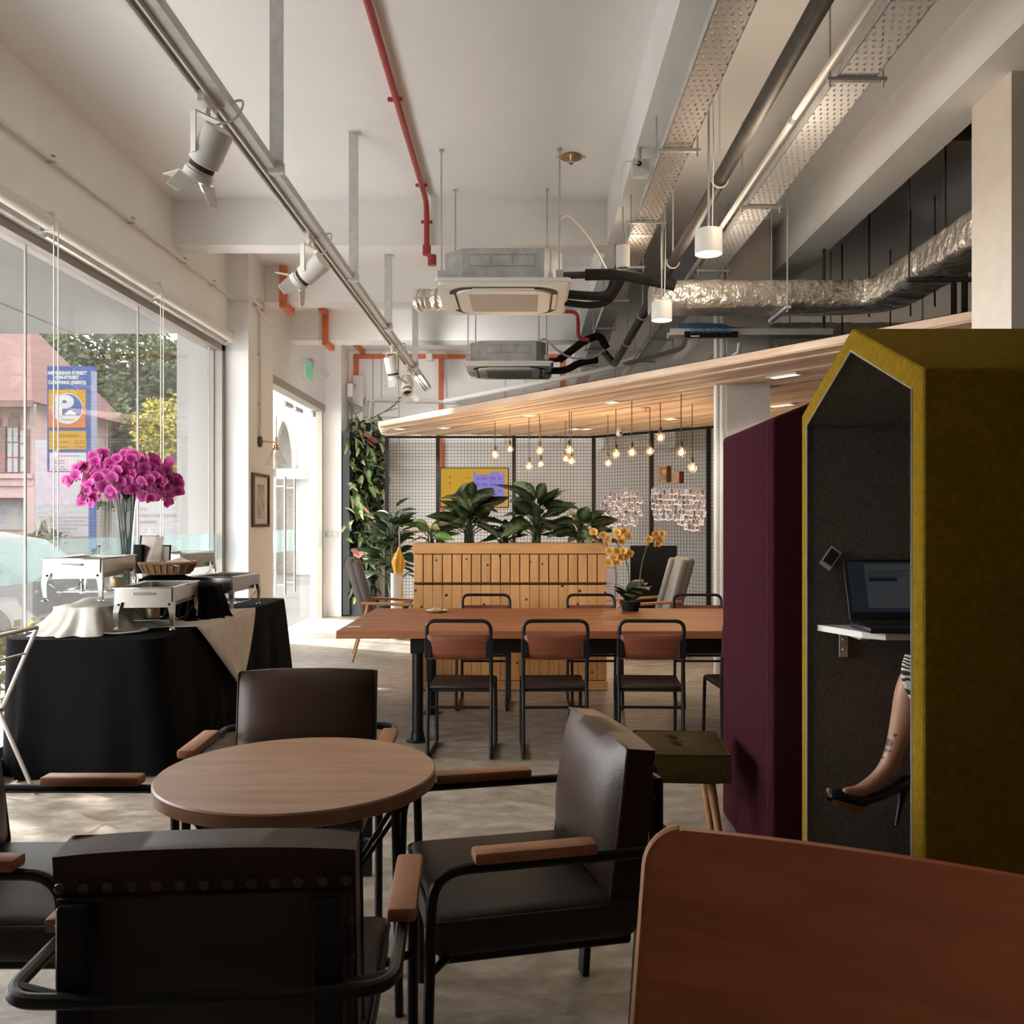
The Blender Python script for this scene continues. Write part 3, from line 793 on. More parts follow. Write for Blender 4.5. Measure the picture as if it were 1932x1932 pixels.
for x in (-2.2,-1.2,0): part('hanger_rod', MB().cyl((x,13.7,3.28),(x,13.7,CZ),.004,n=5), M_galv, t)
single('grey_conduit', MB().tube(fillet([(-2.65,13.74,3.40),(-2.5,13.74,3.26),(1.3,13.74,3.17)],.06), .012, 6), M_galv, 'upper thin grey conduit on the back wall', 'conduit')
single('grey_conduit', MB().tube(fillet([(-2.65,13.76,3.02),(-2.5,13.76,2.92),(1.3,13.76,2.90)],.06), .014, 6), M_galv, 'lower thin grey conduit on the back wall', 'conduit')
for x, l in [(-2.58,'left'),]:
    t = thing('electrical_box', 'white electrical boxes and loose cables in the back left corner', 'electrical box', (-2.56, 13.70, 3.2))
    part('box', MB().rbox((0,0,0),(.16,.1,.9),.01), M_whitemetal, t)
    part('box', MB().rbox((-.06,-.3,.18),(.08,.12,.2),.01), M_whitemetal, t)
    for k in range(4):
        part('cable', MB().tube(fillet([(-.1,-.5+.06*k,.08-.03*k),(-.02,-.12,-.02-.05*k),(.10,-.05,-.06),(.14,-.05,.06+.02*k)], .06), .009, 5), M_galv, t)
# tall white pipes at the column, lower back bulkhead
for i, x in enumerate((1.69, 1.735)):
    single('riser_pipe', MB().cyl((0,0,0),(0,0,CZ),.024,n=10), M_whitemetal, ['left', 'right'][i]+'-hand white riser pipe beside the grey column', 'pipe', (x,7.85,0))
struct('trim_3', MB().add([(1.15,13,3.0),(2.2,13,3.42),(2.2,13.8,3.42),(1.15,13.8,3.0),(1.15,13,2.5),(2.2,13,2.5),(2.2,13.8,2.5),(1.15,13.8,2.5)],
       [(0,1,2,3),(4,7,6,5),(0,4,5,1),(1,5,6,2),(2,6,7,3),(3,7,4,0)]), M_white)
t = thing('ceiling_camera', 'grey box with cable under the white beam beside the left tray', 'box', (.70, 5.42, 3.55))
part('box', MB().rbox((0,0,0),(.10,.10,.09),.006), M_galv_light, t)
part('gland', MB().cyl((-.01,-.05,.01),(-.01,-.062,.01),.014,n=10), M_matblack, t)
part('stem', MB().cyl((.0,0,.04),(.0,0,.13),.012,n=8), M_galv, t)
part('cable', MB().tube(fillet([(-.01,-.06,.01),(-.10,-.06,.03),(-.12,-.04,-.05),(-.12,0,-.2)], .08), .005, 5), M_whitemetal, t)
t = thing('exit_sign', 'green illuminated exit sign above the glass door', 'sign', (-2.925, 12.0, 3.44))
part('housing', MB().rbox((0,0,0),(.05,.42,.27),.006), M_whitemetal, t)
part('face', MB().bx(.026,.029,-.185,.185,-.105,.105), mat('exit_green', (.05,.42,.24), .4, emit=(.06,.45,.27), estr=.35), t, False)
pm = mat('exit_pictogram', (.5,.75,.62), .5)
g = MB(); g.ball((.030,-.07,.055),(.002,.022,.022),8,6)
g.tube([(.030,-.07,.03),(.030,-.05,-.02),(.030,-.08,-.07)],.011,5); g.tube([(.030,-.05,-.02),(.030,-.01,-.06)],.011,5); g.tube([(.030,-.11,.0),(.030,-.07,.025),(.030,-.03,.0)],.008,5); g.bx(.0295,.031,.05,.13,-.08,.08)
part('pictogram', g, pm, t)
t = thing('emergency_light', 'white strip fitting on the wall above the exit sign', 'light fitting', (-2.925, 12.5, 3.58))
part('body', MB().rbox((0,.25,0),(.05,1.1,.06),.01), M_whitemetal, t)
part('end_box', MB().rbox((0,-.32,0),(.07,.12,.1),.01), M_galv, t)
# ================================================================ window side
def blind(y0, y1, label, cord=True):
    t = thing('roller_blind', label, 'blind', (-2.82, 0, 3.17), group='roller blinds above the shop window')
    part('blind_roll', MB().cyl((0,y0,0),(0,y1,0),.048,n=20), M_whiteplastic, t)
    part('bottom_bar', MB().rbox((-.03,(y0+y1)/2,-.065),(.03,y1-y0-.02,.022),.005), M_alu, t)
    part('bracket', MB().rbox((-.005,y1,0),(.11,.02,.12),.012), M_whiteplastic, t)
    if cord:
        for d in (-.045, .005):
            part('pull_cord', MB().tube([(.03,y0+d+.02,.0),(.03,y0+d+.02,-1.95)], .0035, 5), M_whiteplastic, t)
blind(1.95, 5.25, 'roller blind nearest the camera above the shop window')
blind(5.30, 6.80, 'middle roller blind above the shop window')
blind(6.85, 8.48, 'farthest roller blind, ending at the white pier')
# wall lamp
t = thing('wall_lamp', 'brass wall lamp with clear cone glass shade beside the door', 'lamp', (-2.70, 9.05, 2.22))
part('backplate', MB().lathe([(0,0),(.055,0),(.06,.006),(.058,.022),(0,.026)], 20, M=Matrix.Rotation(R(90),4,'Y')), M_bronze, t)
part('arm', MB().tube([(.02,0,0),(.17,.0,-.01)], .006, 8), M_brass, t)
a = MB(); a.lathe([(.008,.05),(.012,.045),(.012,-.02),(.022,-.03),(.022,-.055),(.04,-.065),(.04,-.075),(0,-.075)], 16, (.175,0,-.01))
part('socket', a, M_brass, t)
part('stem_rod', MB().tube([(.175,0,.03),(.175,0,.26)], .004, 6), M_brass, t)
part('lamp_shade', MB().lathe([(.035,-.075),(.115,-.23)], 24, (.175,0,-.01)), M_shadeglass, t, fix=False)
part('bulb', MB().ball((.175,0,-.15),(.025,.025,.04),10,8), M_bulbglass, t)
# framed print
t = thing('framed_print', 'narrow framed print in a dark bronze frame on the pier', 'picture', (-2.70, 9.06, 1.62))
f = MB()
for (y0,y1,z0,z1) in [(-.27,-.24,-.27,.27),(.24,.27,-.27,.27),(-.24,.24,.24,.27),(-.24,.24,-.27,-.24)]: f.bx(.0,.03,y0,y1,z0,z1)
part('frame', f, M_bronze, t, False)
part('mount', MB().bx(.0,.012,-.24,.24,-.24,.24), M_paper, t, False)
part('print', MB().bx(.012,.014,-.13,.13,-.19,.16), mat('print_grey', (.60,.58,.56), .8, col2=(.36,.35,.34), scale=9), t, False)
t = thing('wall_switch', 'white switch plate on the pier beyond the glass door', 'switch', (-2.85, 13.19, 1.22), R(-90))
part('plate', MB().rbox((0.006,0,0),(.012,.16,.10),.003), M_whiteplastic, t)
part('rocker', MB().rbox((0.014,-.05,0),(.008,.12,.06),.002), M_galv, t)

# ---------------------------------------------------------------- buffet
TX0, TX1, TY0, TY1, TZ = -2.88, -2.02, 4.88, 7.55, .75
t = thing('buffet_table', 'buffet table hidden beneath the floor-length black cloth', 'table', ((TX0+TX1)/2, (TY0+TY1)/2, 0))
part('tabletop', MB().rbox((0,0,TZ-.03),(TX1-TX0-.10,TY1-TY0-.10,.03),.01), M_pinex, t)
for sx in (-1,1):
    for sy in (-1,1): part('leg', MB().cyl((sx*.30,sy*1.15,0),(sx*.30,sy*1.15,TZ-.045),.018,n=8), M_galv, t)
def table_cloth():
    b = MB(); NP = 240
    hx, hy, rr = (TX1-TX0)/2, (TY1-TY0)/2, .10
    base = rrect(hx, hy, rr, 10)
    per = []
    L_ = [0]
    for i in range(len(base)):
        a = Vector(base[i]); c = Vector(base[(i+1)%len(base)]); L_.append(L_[-1]+(c-a).length)
    tot = L_[-1]
    for k in range(NP):
        s = tot*k/NP; i = max(j for j in range(len(base)) if L_[j] <= s+1e-9)
        a = Vector(base[i]); c = Vector(base[(i+1)%len(base)])
        u = (s-L_[i])/max(1e-9, L_[i+1]-L_[i]); p = a.lerp(c, u)
        per.append((p, s))
    vs = []; fs = []
    rows = [0,.03,.08,.16,.28,.42,.56,.68,.745]
    for j, dz in enumerate(rows):
        tdep = dz/.745
        for (p, s) in per:
            nrm = Vector((p.x/hx, p.y/hy)); nrm = Vector((abs(nrm.x)**6*(1 if nrm.x>0 else -1), abs(nrm.y)**6*(1 if nrm.y>0 else -1)))
            nrm = nrm.normalized() if nrm.length > 1e-6 else Vector((0,0))
            wv = math.sin(s*11.3+1.1*math.sin(s*3.1))*.55+math.sin(s*23+.7)*.2+math.sin(s*5.2+2)*.5
            off = .004 + tdep**.9*(.055+.042*wv)
            if p.x < -.3: off = .004+.02*tdep
            vs.append((p.x+nrm.x*off, p.y+nrm.y*off, TZ-dz+.006))
    for j in range(len(rows)-1):
        for k in range(NP):
            l = (k+1) % NP; fs.append((j*NP+k, j*NP+l, (j+1)*NP+l, (j+1)*NP+k))
    b.add(vs, fs)
    b.add([(p.x, p.y, TZ+.006) for p, s in per], [tuple(range(NP))])
    return b
o = single('tablecloth', table_cloth(), M_blackcloth, 'black floor-length cloth draped over the buffet table', 'tablecloth', ((TX0+TX1)/2, (TY0+TY1)/2, 0), ang=70)

def draped_box(w, d, h, spread=.05, seed=1, amp=.02):
    rr_ = random.Random(seed); b = MB(); NP = 128
    ph = [rr_.uniform(0,6) for _ in range(6)]
    def pt(a, t):
        c, s_ = math.cos(a), math.sin(a); q = (abs(c)**4+abs(s_)**4)**(-1/4)
        wv = math.sin(4*a+ph[0])*.5+math.sin(7*a+ph[1])*.45+math.sin(12*a+ph[2])*.35+math.sin(21*a+ph[3])*.2
        if t <= 1:                      # top
            f = t*.97; z = h+.004-.16*h*max(0,t-.55)**2/.2 + amp*.35*math.sin(3*a+ph[4]+t*4)*t
            return (c*q*w/2*f, s_*q*d/2*f, z)
        u = t-1                         # side, 0..1
        o_ = spread*(u**1.3)*(1+wv*.75)+.012*wv*u+.018*math.sin(u*5+2*a)*u
        z = (h*.93)*(1-u)**1.15+.004 + amp*.5*math.sin(5*a+ph[5])*u*(1-u)
        return (c*q*w/2*.97+c*o_, s_*q*d/2*.97+s_*o_, max(.003,z))
    ts = [.04,.3,.6,.85,.97,1.03,1.12,1.25,1.42,1.6,1.78,1.92,2.0]
    vs = [pt(2*PI*k/NP, t) for t in ts for k in range(NP)]; fs = []
    for j in range(len(ts)-1):
        for k in range(NP):
            l = (k+1)%NP; fs.append((j*NP+k, j*NP+l, (j+1)*NP+l, (j+1)*NP+k))
    fs.append(tuple(range(NP)))
    return b.add(vs, fs)
TT = TZ+.007
single('draped_riser', draped_box(.36,.62,.165,.13,3,.04), M_cream, 'cream satin cloth heaped over a riser under the chafing dish by the window', 'draped riser', (-2.60,5.42,TT), R(4), ang=70)
single('draped_riser', draped_box(.30,.34,.28,.03,5), M_blackcloth, 'black cloth over a box under the wicker basket', 'draped riser', (-2.50,6.20,TT), ang=70)
single('draped_riser', draped_box(.30,.34,.24,.05,8), M_blackcloth, 'black cloth bunched over a box beside the small front chafing dish', 'draped riser', (-2.20,5.98,TT), R(8), ang=70)
single('draped_riser', draped_box(.34,.62,.14,.02,9), M_blackcloth, 'black cloth over a low riser at the window end', 'draped riser', (-2.66,6.93,TT), ang=70)
# cream runner lying on the table, hanging as a triangle over the right edge
def runner():
    b = MB()
    xe = TX1+.012
    def hang(u, v):      # v 0 table edge .. 1 tip
        y = 5.42+(6.60-5.42)*u
        yt = 6.05
        yy = y+(yt-y)*v
        z = TZ+.014-v*.50*(1-.0*u)
        sag = .016*math.sin(u*9)*v*(1-v)*4+.075*v**.8
        return (xe+.012+sag, yy, z+.0)
    def top(u, v):
        y = 5.42+(6.60-5.42)*u
        y2 = 5.30+(6.2-5.30)*u
        return (xe+.012-(.75)*v, y+(y2-y)*v, TZ+.012+.006*math.sin(u*8+v*5)*v - (.0 if v > .02 else -.002))
    b.grid(hang, 16, 14); b.grid(top, 16, 10)
    return b
o = single('table_runner', runner(), M_cream, 'cream cloth hanging as a triangle over the buffet table edge', 'cloth', ang=80)
md = o.modifiers.new('thick', 'SOLIDIFY'); md.thickness = .003; md.offset = 1
# chafing dishes
def chafing_mesh():
    t = thing('chafing_dish', 'x', 'chafing dish', group='steel chafing dishes on the buffet')
    w, l, h = .33, .60, .245
    f = MB()
    zt = h-.012
    ro = rrect(w/2, l/2, .012, 2); ri = rrect(w/2-.03, l/2-.03, .02, 2)
    n = len(ro)
    f.add([(x,y,zt+.012) for x,y in ro]+[(x,y,zt+.012) for x,y in ri]+[(x*1.0,y*1.0,zt-.07) for x,y in ro]+[(x,y,zt-.06) for x,y in ri],
          [(i,(i+1)%n,n+(i+1)%n,n+i) for i in range(n)]+[(i,2*n+i,2*n+(i+1)%n,(i+1)%n) for i in range(n)]+[(n+i,n+(i+1)%n,3*n+(i+1)%n,3*n+i) for i in range(n)]+[tuple(3*n+k for k in range(n))])
    part('water_pan', f, M_steel, t, False)
    rim = MB(); rim.tube([(x*1.03,y*1.02,zt+.012) for x,y in ro], .005, 6, closed=True)
    part('rim', rim, M_chrome, t)
    d = MB(); d.bx(-w/2+.035,w/2-.035,-l/2+.03,l/2-.03,zt-.105,zt-.062)
    part('pan_base', d, M_steel, t, False)
    for sx in (-1,1):
        for sy in (-1,1):
            x, y = sx*(w/2-.005), sy*(l/2-.012)
            g = MB()
            prof = [(0,zt+.004,.034),(0.004,zt-.08,.034),(.012,zt-.13,.026),(.006,.06,.020),(-.002,.02,.016),(.012,.004,.020)]
            vs = []; fs = []
            for (o_, z, ww) in prof:
                cx, cy = x+sx*o_*.5, y+sy*o_
                vs += [(cx-sx*ww,cy+sy*.004,z),(cx+sx*.004,cy+sy*.004,z),(cx+sx*.004,cy-sy*ww,z),(cx-sx*.0,cy-sy*ww,z),(cx-sx*.0,cy,z),(cx-sx*ww,cy,z)]
            for i in range(len(prof)-1):
                for k in range(6): fs.append((i*6+k,i*6+(k+1)%6,(i+1)*6+(k+1)%6,(i+1)*6+k))
            fs += [tuple(range(6)), tuple(range((len(prof)-1)*6,len(prof)*6))]
            g.add(vs, fs)
            g.lathe([(.0,.0),(.022,.0),(.022,.005),(.012,.008),(0,.008)], 12, (x-sx*.004,y-sy*.004,0))
            part('leg', g, M_steel, t, False)
    for sy in (-1,1):
        hnd = MB(); hnd.tube(fillet([(-.06,sy*(l/2),zt-.022),(-.055,sy*(l/2+.022),zt-.022),(.055,sy*(l/2+.022),zt-.022),(.06,sy*(l/2),zt-.022)],.015),.006,6)
        part('handle', hnd, M_chrome, t)
        for sx in (-1,1): part('screw', MB().ball((sx*(w/2-.025),sy*(l/2-.005),zt-.085),.008,8,5), M_matblack, t)
    sh = MB()
    for sx in (-1,1): sh.tube([(sx*.14,-.27,.10),(sx*.14,-.12,.045),(sx*.14,.12,.045),(sx*.14,.27,.10)], .004, 6)
    sh.bx(-.14,.14,-.16,.0,.040,.044)
    part('burner_shelf', sh, M_chrome, t)
    return t
c0 = chafing_mesh()
c0['label'] = 'small front chafing dish on the buffet with a fuel can under it'
c0.location = (-2.245,5.46,TT+.016); c0.rotation_euler.z = R(7)
dup(c0, (-2.655,5.46,TT+.185), R(6), 'chafing dish raised on the cream cloth by the window')
dup(c0, (-2.26,6.72,TT), R(-2), 'chafing dish standing on the cloth at the door end of the buffet')
dup(c0, (-2.70,6.95,TT+.16), R(-4), 'chafing dish behind the basket, nearest the window corner')
def can(loc, label):
    t = thing('fuel_can', label, 'can', loc)
    part('can_body', MB().lathe([(0,0),(.04,0),(.042,.004),(.042,.055),(.04,.06),(.02,.06),(.018,.056),(0,.056)], 18), mat('can_gold', (.33,.24,.13), .4, .6), t)
    part('wick_cap', MB().cyl((-.02,0,.06),(-.02,0,.085),.011,n=8), M_steel, t)
can((-2.265,5.42,TT+.062), 'small fuel can under the front chafing dish')
can((-2.62,5.72,TT+.231), 'small fuel can under the raised chafing dish')
# white tray foot under the front dish
single('serving_tray', MB().lathe([(0,.0),(.14,.0),(.155,.01),(.15,.012),(.135,.004),(0,.004)], 32), M_whiteplastic, 'white round tray lying under the small front chafing dish', 'tray', (-2.36,5.20,TT+.002))
# basket with napkins and leaflets
t = thing('wicker_basket', 'shallow wicker basket of napkins and leaflets on the black box', 'basket', (-2.47,6.17,TT+.288), R(8))
bk = MB()
def bas(u, v):
    a = 2*PI*u; c, s_ = math.cos(a), math.sin(a); q = (abs(c)**4+abs(s_)**4)**(-.25)
    k = .80+.20*v
    return (c*q*.175*k, s_*q*.15*k, .075*v)
bk.grid(bas, 48, 6); bk.grid(lambda u,v: (bas(1-u,0)[0]*v, bas(1-u,0)[1]*v, .004), 48, 2)
o = part('basket_wall', bk, M_wicker, t, ang=80)
md = o.modifiers.new('thick', 'SOLIDIFY'); md.thickness = .008
part('rim', MB().tube([bas(k/40,1) for k in range(40)], .010, 8, closed=True), M_wicker, t)
for k in range(40):
    a = 2*PI*k/40
    p0 = bas(k/26,.08); p1 = bas(k/26,.92)
    part('stake', MB().tube([Vector(p0)*1.03+Vector((0,0,.002)), Vector(p1)*1.02], .005, 5), M_wicker, t)
single('napkin_stack', MB().rbox((0,0,.01),(.16,.16,.02),.003).rbox((.02,.01,.025),(.15,.15,.012),.003), mat('kraft_napkin', (.45,.30,.19), .8), 'brown paper napkins lying in the wicker basket', 'napkins', (-2.46,6.16,TT+.335), R(20))
single('leaflet', MB().rbox((0,0,0),(.10,.14,.006),.002,1, T((0,0,.01),(R(10),R(18),0))), M_paper, 'white leaflet tilted at the right of the basket', 'leaflet', (-2.37,6.10,TT+.36), R(-20))
t = thing('menu_stand', 'acrylic stand with a brown illustrated menu leaning in the basket', 'menu', (-2.585,6.12,TT+.30), R(-16), rot=(R(-14),0,R(-10)))
part('sheet', MB().rbox((0,0,.13),(.15,.006,.24),.002,1), mat('menu_print', (.60,.47,.40), .6, col2=(.36,.20,.14), scale=16), t)
part('acrylic', MB().rbox((0,-.006,.135),(.17,.003,.27),.001,1), glass('acrylic', veil=.12, refl=.15), t)
def pframe(loc, w, h, label):
    t = thing('photo_frame', label, 'picture frame', loc, rot=(R(-8),0,R(6)))
    f = MB()
    for (x0,x1,z0,z1) in [(-w/2,-w/2+.008,0,h),(w/2-.008,w/2,0,h),(-w/2,w/2,h-.008,h),(-w/2,w/2,0,.008)]: f.bx(x0,x1,-.01,.01,z0,z1)
    part('frame', f, M_matblack, t, False)
    part('backing', MB().bx(-w/2+.008,w/2-.008,-.002,.004,.008,h-.008), mat('frame_backing', (.55,.50,.49), .7), t, False)
    g = MB(); g.prism([(.03*math.cos(a*PI/12)*1.2-.02, .06*math.sin(a*PI/12)+h*.55) for a in range(13)], .002, .004, Matrix.Rotation(R(90),4,'X'))
    part('arch_print', g, mat('frame_print', (.30,.29,.30), .7), t, False)
pframe((-2.665,6.30,TT+.29), .125, .26, 'taller black photo frame behind the menu beside the vase')
pframe((-2.595,6.33,TT+.29), .14, .19, 'shorter black photo frame partly behind the menu')
single('card_box', MB().rbox((0,0,.1),(.07,.05,.2),.004), M_matblack, 'dark box standing between the vase and the menu', 'box', (-2.665,6.14,TT+.288))

# ---------------------------------------------------------------- orchid vase
VX, VY = -2.675, 5.97
t = thing('glass_vase', 'tall flared glass vase on the buffet holding magenta orchids', 'vase', (VX,VY,TT))
part('vase_glass', MB().lathe([(.0,.0),(.06,.0),(.055,.02),(.045,.15),(.047,.45),(.062,.72),(.085,.80)], 24), M_vase, t, fix=False)
st = MB()
for k in range(9):
    a = k*2.4; st.tube([(.02*math.cos(a),.02*math.sin(a),.03),(.025*math.cos(a+1),.025*math.sin(a+1),.4),(.06*math.cos(a),.06*math.sin(a),.85)], .006, 5)
part('stems_in_water', st, mat('wet_stem', (.09,.085,.07), .4), t)
def petal_mesh(mt):
    b = MB()
    def pet(a, ln, wd, cup):
        Mx = Matrix.Rotation(a,4,'Z')
        def f(u, v):
            x = (v-.5)*2; w_ = math.sin(PI*min(1,u*.92+.06))**.7*wd
            return (u*ln, x*w_, cup*u*u*ln - .25*abs(x)*w_*.4)
        b.grid(f, 4, 4, Mx)
    for a in (R(20), R(160)): pet(a, .042, .030, .25)
    for a in (R(90), R(215), R(325)): pet(a, .040, .017, .15)
    pet(R(270), .020, .010, .9)
    return b.mesh('blossom', mt, True, 180, fix=False)
M_orchid = petalmat('magenta_petal', (.30,.01,.14), (.60,.035,.33), (.80,.28,.56))
M_orchid_yellow = petalmat('yellow_petal', (.50,.20,.02), (.80,.48,.10), (.88,.62,.24))
M_bud = mat('orchid_bud', (.08,.055,.02), .5)
bl_me = petal_mesh(M_orchid)
rr = random.Random(21)
t = thing('orchid_bouquet', 'large bouquet of magenta orchids filling the glass vase', 'flowers', (VX,VY,TT+.80))
sprays = []
for k in range(40):
    a = 2*PI*k/40+rr.uniform(-.15,.15)
    L_ = rr.uniform(.20,.355)
    ex = math.cos(a)*L_*1.02; ey = math.sin(a)*.26
    if ex < -.2: ey -= .10; ex *= .75
    if ex > 0: ex *= 1.1
    top = rr.uniform(.13,.27)
    sprays.append(fillet([(0,0,-.02),(ex*.35,ey*.35,top),(ex*.8,ey*.8,top*.95),(ex*1.05,ey*1.05,top*.35+rr.uniform(-.08,.05))], .5, 8))
for k in range(12):
    a = rr.uniform(0,6.28); l = rr.uniform(.05,.2)
    sprays.append(fillet([(0,0,0),(l*math.cos(a)*.6,l*math.sin(a)*.5,.2),(l*math.cos(a)*1.3,l*math.sin(a),rr.uniform(.22,.33))], .4, 6))
sm = MB()
def resample(p, n):
    L_ = [0]
    for a, b in zip(p[:-1], p[1:]): L_.append(L_[-1]+(b-a).length)
    out = []
    for k in range(n):
        s0 = L_[-1]*k/(n-1); i = max(j for j in range(len(p)-1) if L_[j] <= s0+1e-9)
        out.append(p[i].lerp(p[i+1], (s0-L_[i])/max(1e-9, L_[i+1]-L_[i])))
    return out
sprays = [resample(s_, 7) for s_ in sprays]
for s_ in sprays: sm.tube(s_, .0035, 5)
part('flower_stem', sm, M_bud, t)
bd = MB(); nb = 0; blooms = []
for s_ in sprays:
    n = len(s_)
    for i in range(2, n):
        if i > n-2 and rr.random() < .5:
            for q in range(3): bd.ball(s_[-1]+Vector((rr.uniform(-.02,.02),rr.uniform(-.02,.02),rr.uniform(-.03,.02))), (.006,.006,.009), 6, 5)
            continue
        for q in range(2):
            if nb >= 600: break
            p = s_[i]+Vector((rr.uniform(-.035,.035),rr.uniform(-.035,.035),rr.uniform(-.04,.03)))
            d = Vector((p.x*.6+rr.uniform(-.3,.3), -.35+p.y+rr.uniform(-.4,.3), (p.z-.12)*1.2+rr.uniform(-.2,.3)))
            qt = d.to_track_quat('Z','Y') @ Euler((0,0,rr.uniform(-.6,.6))).to_quaternion(); s1 = rr.uniform(.85,1.2); nb += 1
            blooms.append((p, qt, s1))
blooms.sort(key=lambda b_: b_[0].y-.3*abs(b_[0].z-.15))
back = MB()
for i, (p, qt, s1) in enumerate(blooms):
    if i < 296:
        o = link('blossom', bl_me, t); o.location = p; o.rotation_euler = qt.to_euler(); o.scale = (s1,s1,s1)
    else: back.add([v.co for v in bl_me.vertices], [tuple(f.vertices) for f in bl_me.polygons], Matrix.LocRotScale(p, qt, Vector((s1,s1,s1))))
if back.v: part('back_blossoms', back, mat('magenta_petals_far', (.62,.05,.35), .6), t, fix=False, ang=180, kind='stuff')
part('buds', bd, M_bud, t, kind='stuff')

# folding luggage stand (X-frame) in front of the cloth
t = thing('folding_stand', 'pale metal folding X-frame stand in front of the black cloth', 'folding stand', (-2.71,4.36,0))
for y in (-.24,.24):
    for s in (-1,1):
        part('leg', MB().tube([(s*.185,y+.012*s,.855),(-s*.185,y+.012*s,0)], .011, 8), M_alu, t)
    part('pivot', MB().cyl((0,y-.03,.428),(0,y+.03,.428),.013,n=8), M_galv, t)
for s in (-1,1):
    part('top_bar', MB().tube([(s*.185,-.25,.855),(s*.185,.25,.855)], .011, 8), M_alu, t)
    part('cross_bar', MB().tube([(s*.125,-.24,.72),(s*.125,.24,.72)], .006, 8), M_alu, t)
# ================================================================ furniture
# --- steel-armed leather lounge chair, facing -Y
def cushion(w, h, t, bulge, nx=12, nz=10, crown=.0):
    """slab in XZ, front face bulging toward -Y; bottom edge at z=0"""
    b = MB()
    def prof(u): return max(0, 1-abs(2*u-1)**2.6)
    F = lambda u, v: ((u-.5)*w*(1-.0), -t/2-bulge*(prof(u)*prof(v))**.7, v*h + crown*prof(u)*(v > .5)*(2*v-1))
    Bk = lambda u, v: ((.5-u)*w, t/2, v*h + crown*prof(u)*(v > .5)*(2*v-1))
    b.grid(F, nx, nz); b.grid(Bk, nx, nz)
    b.grid(lambda u,v: ((u-.5)*w, t/2*(2*v-1), h+crown*prof(u)), nx, 1)
    b.grid(lambda u,v: ((u-.5)*w, t/2*(1-2*v), 0), nx, 1)
    b.grid(lambda u,v: (w/2, t/2*(2*u-1), v*h), 1, nz)
    b.grid(lambda u,v: (-w/2, t/2*(1-2*u), v*h), 1, nz)
    return b
def weld(o, d=.0008):
    bm = bmesh.new(); bm.from_mesh(o.data); bmesh.ops.remove_doubles(bm, verts=bm.verts[:], dist=d)
    bmesh.ops.recalc_face_normals(bm, faces=bm.faces[:]); bm.to_mesh(o.data); bm.free()
    o.data.polygons.foreach_set('use_smooth', [True]*len(o.data.polygons)); o.data.set_sharp_from_angle(angle=R(50))
def lounge(label):
    t = thing('lounge_chair', label, 'chair', group='leather lounge chairs round the low table')
    TB = T((0,.195,.43),(R(-7),0,0))
    bw, bh, bt = .53, .385, .075
    o = part('backrest', MB().add(*(lambda c: (c.v, c.f))(cushion(bw,bh,bt,.055,18,14,crown=.010)), TB), M_leather, t); weld(o)
    bk = part('back_panel', MB().rbox((0,bt/2+.006,bh/2-.03),(bw-.012,.014,bh-.085),.006,2,TB), M_leather_back, o)
    pp = MB(); e = [( -bw/2,-bt/2,.0),(-bw/2,-bt/2,bh),(bw/2,-bt/2,bh+.0),(bw/2,-bt/2,.0)]
    pp.tube(fillet([e[0],e[1],e[2],e[3],e[0]], .012, 3), .0045, 6, M=TB)
    part('piping', pp, M_leather_back, o)
    sm = MB().lathe([(.0105,0),(.0095,.0035),(.006,.0062),(0,.007)], 10).mesh('stud', M_stud)
    pos = [(-bw/2+.016+(bw-.032)*k/12, bh-.052) for k in range(13)] + [(s*(bw/2-.012), bh-.052-.075*k) for s in (-1,1) for k in range(1,4)]
    for (x, z) in pos:
        q = link('stud', sm, o); q.matrix_local = TB @ T((x, bt/2+.012, z),(R(-90),0,0))
    s = part('seat', MB().rbox((0,-.035,.385),(.56,.54,.11),.035,4), M_seatleather, t)
    part('seat_piping', MB().tube([(x,y-.035,.425) for x,y in rrect(.281,.271,.04,4)], .004, 6, closed=True), M_leather_back, s)
    part('seat_frame', MB().rbox((0,-.03,.322),(.50,.50,.03),.006,1), M_black, t)
    for sx in (-1,1):
        x = sx*.335
        a = MB(); a.tube(fillet([(sx*.20,.325,.575),(x,.315,.575),(x,-.31,.575),(x,-.325,.0)], .085, 7), .0135, 10)
        part('arm_frame', a, M_black, t)
        part('arm_pad', MB().rbox((x,-.06,.603),(.060,.305,.030),.008,2), M_armwood, t, label='wooden arm pad')
        l = MB(); l.rbox((sx*.22,.235,.24),(.055,.022,.48),.004,1,T((0,0,0),(R(-4),0,0))); l.rbox((sx*.22,.30,.60),(.055,.020,.26),.004,1)
        part('leg', l, M_black, t, True)
        part('side_rail', MB().tube([(x,-.318,.33),(sx*.24,-.25,.33)], .010, 8), M_black, t)
    part('back_rail', MB().tube([(-.335,.27,.575),(-.2,.33,.575),(.2,.33,.575),(.335,.27,.575)],.012,8), M_black, t)
    return t
M_stud = mat('brown_stud', (.085,.05,.035), .35, .3)
ch = lounge('leather lounge chair behind the round table, facing the camera')
ch.location = (-.84,3.28,0); ch.rotation_euler.z = R(3)
chB = dup(ch, (.005,2.50,0), R(-76.5), 'leather lounge chair right of the round table, seen from its side')
chC = dup(ch, (-.59,1.87,0), R(180+4), 'studded back of the leather lounge chair nearest the camera')
chD = dup(ch, (-1.395,2.42,0), R(90), 'leather lounge chair left of the round table, cut by the photo edge')

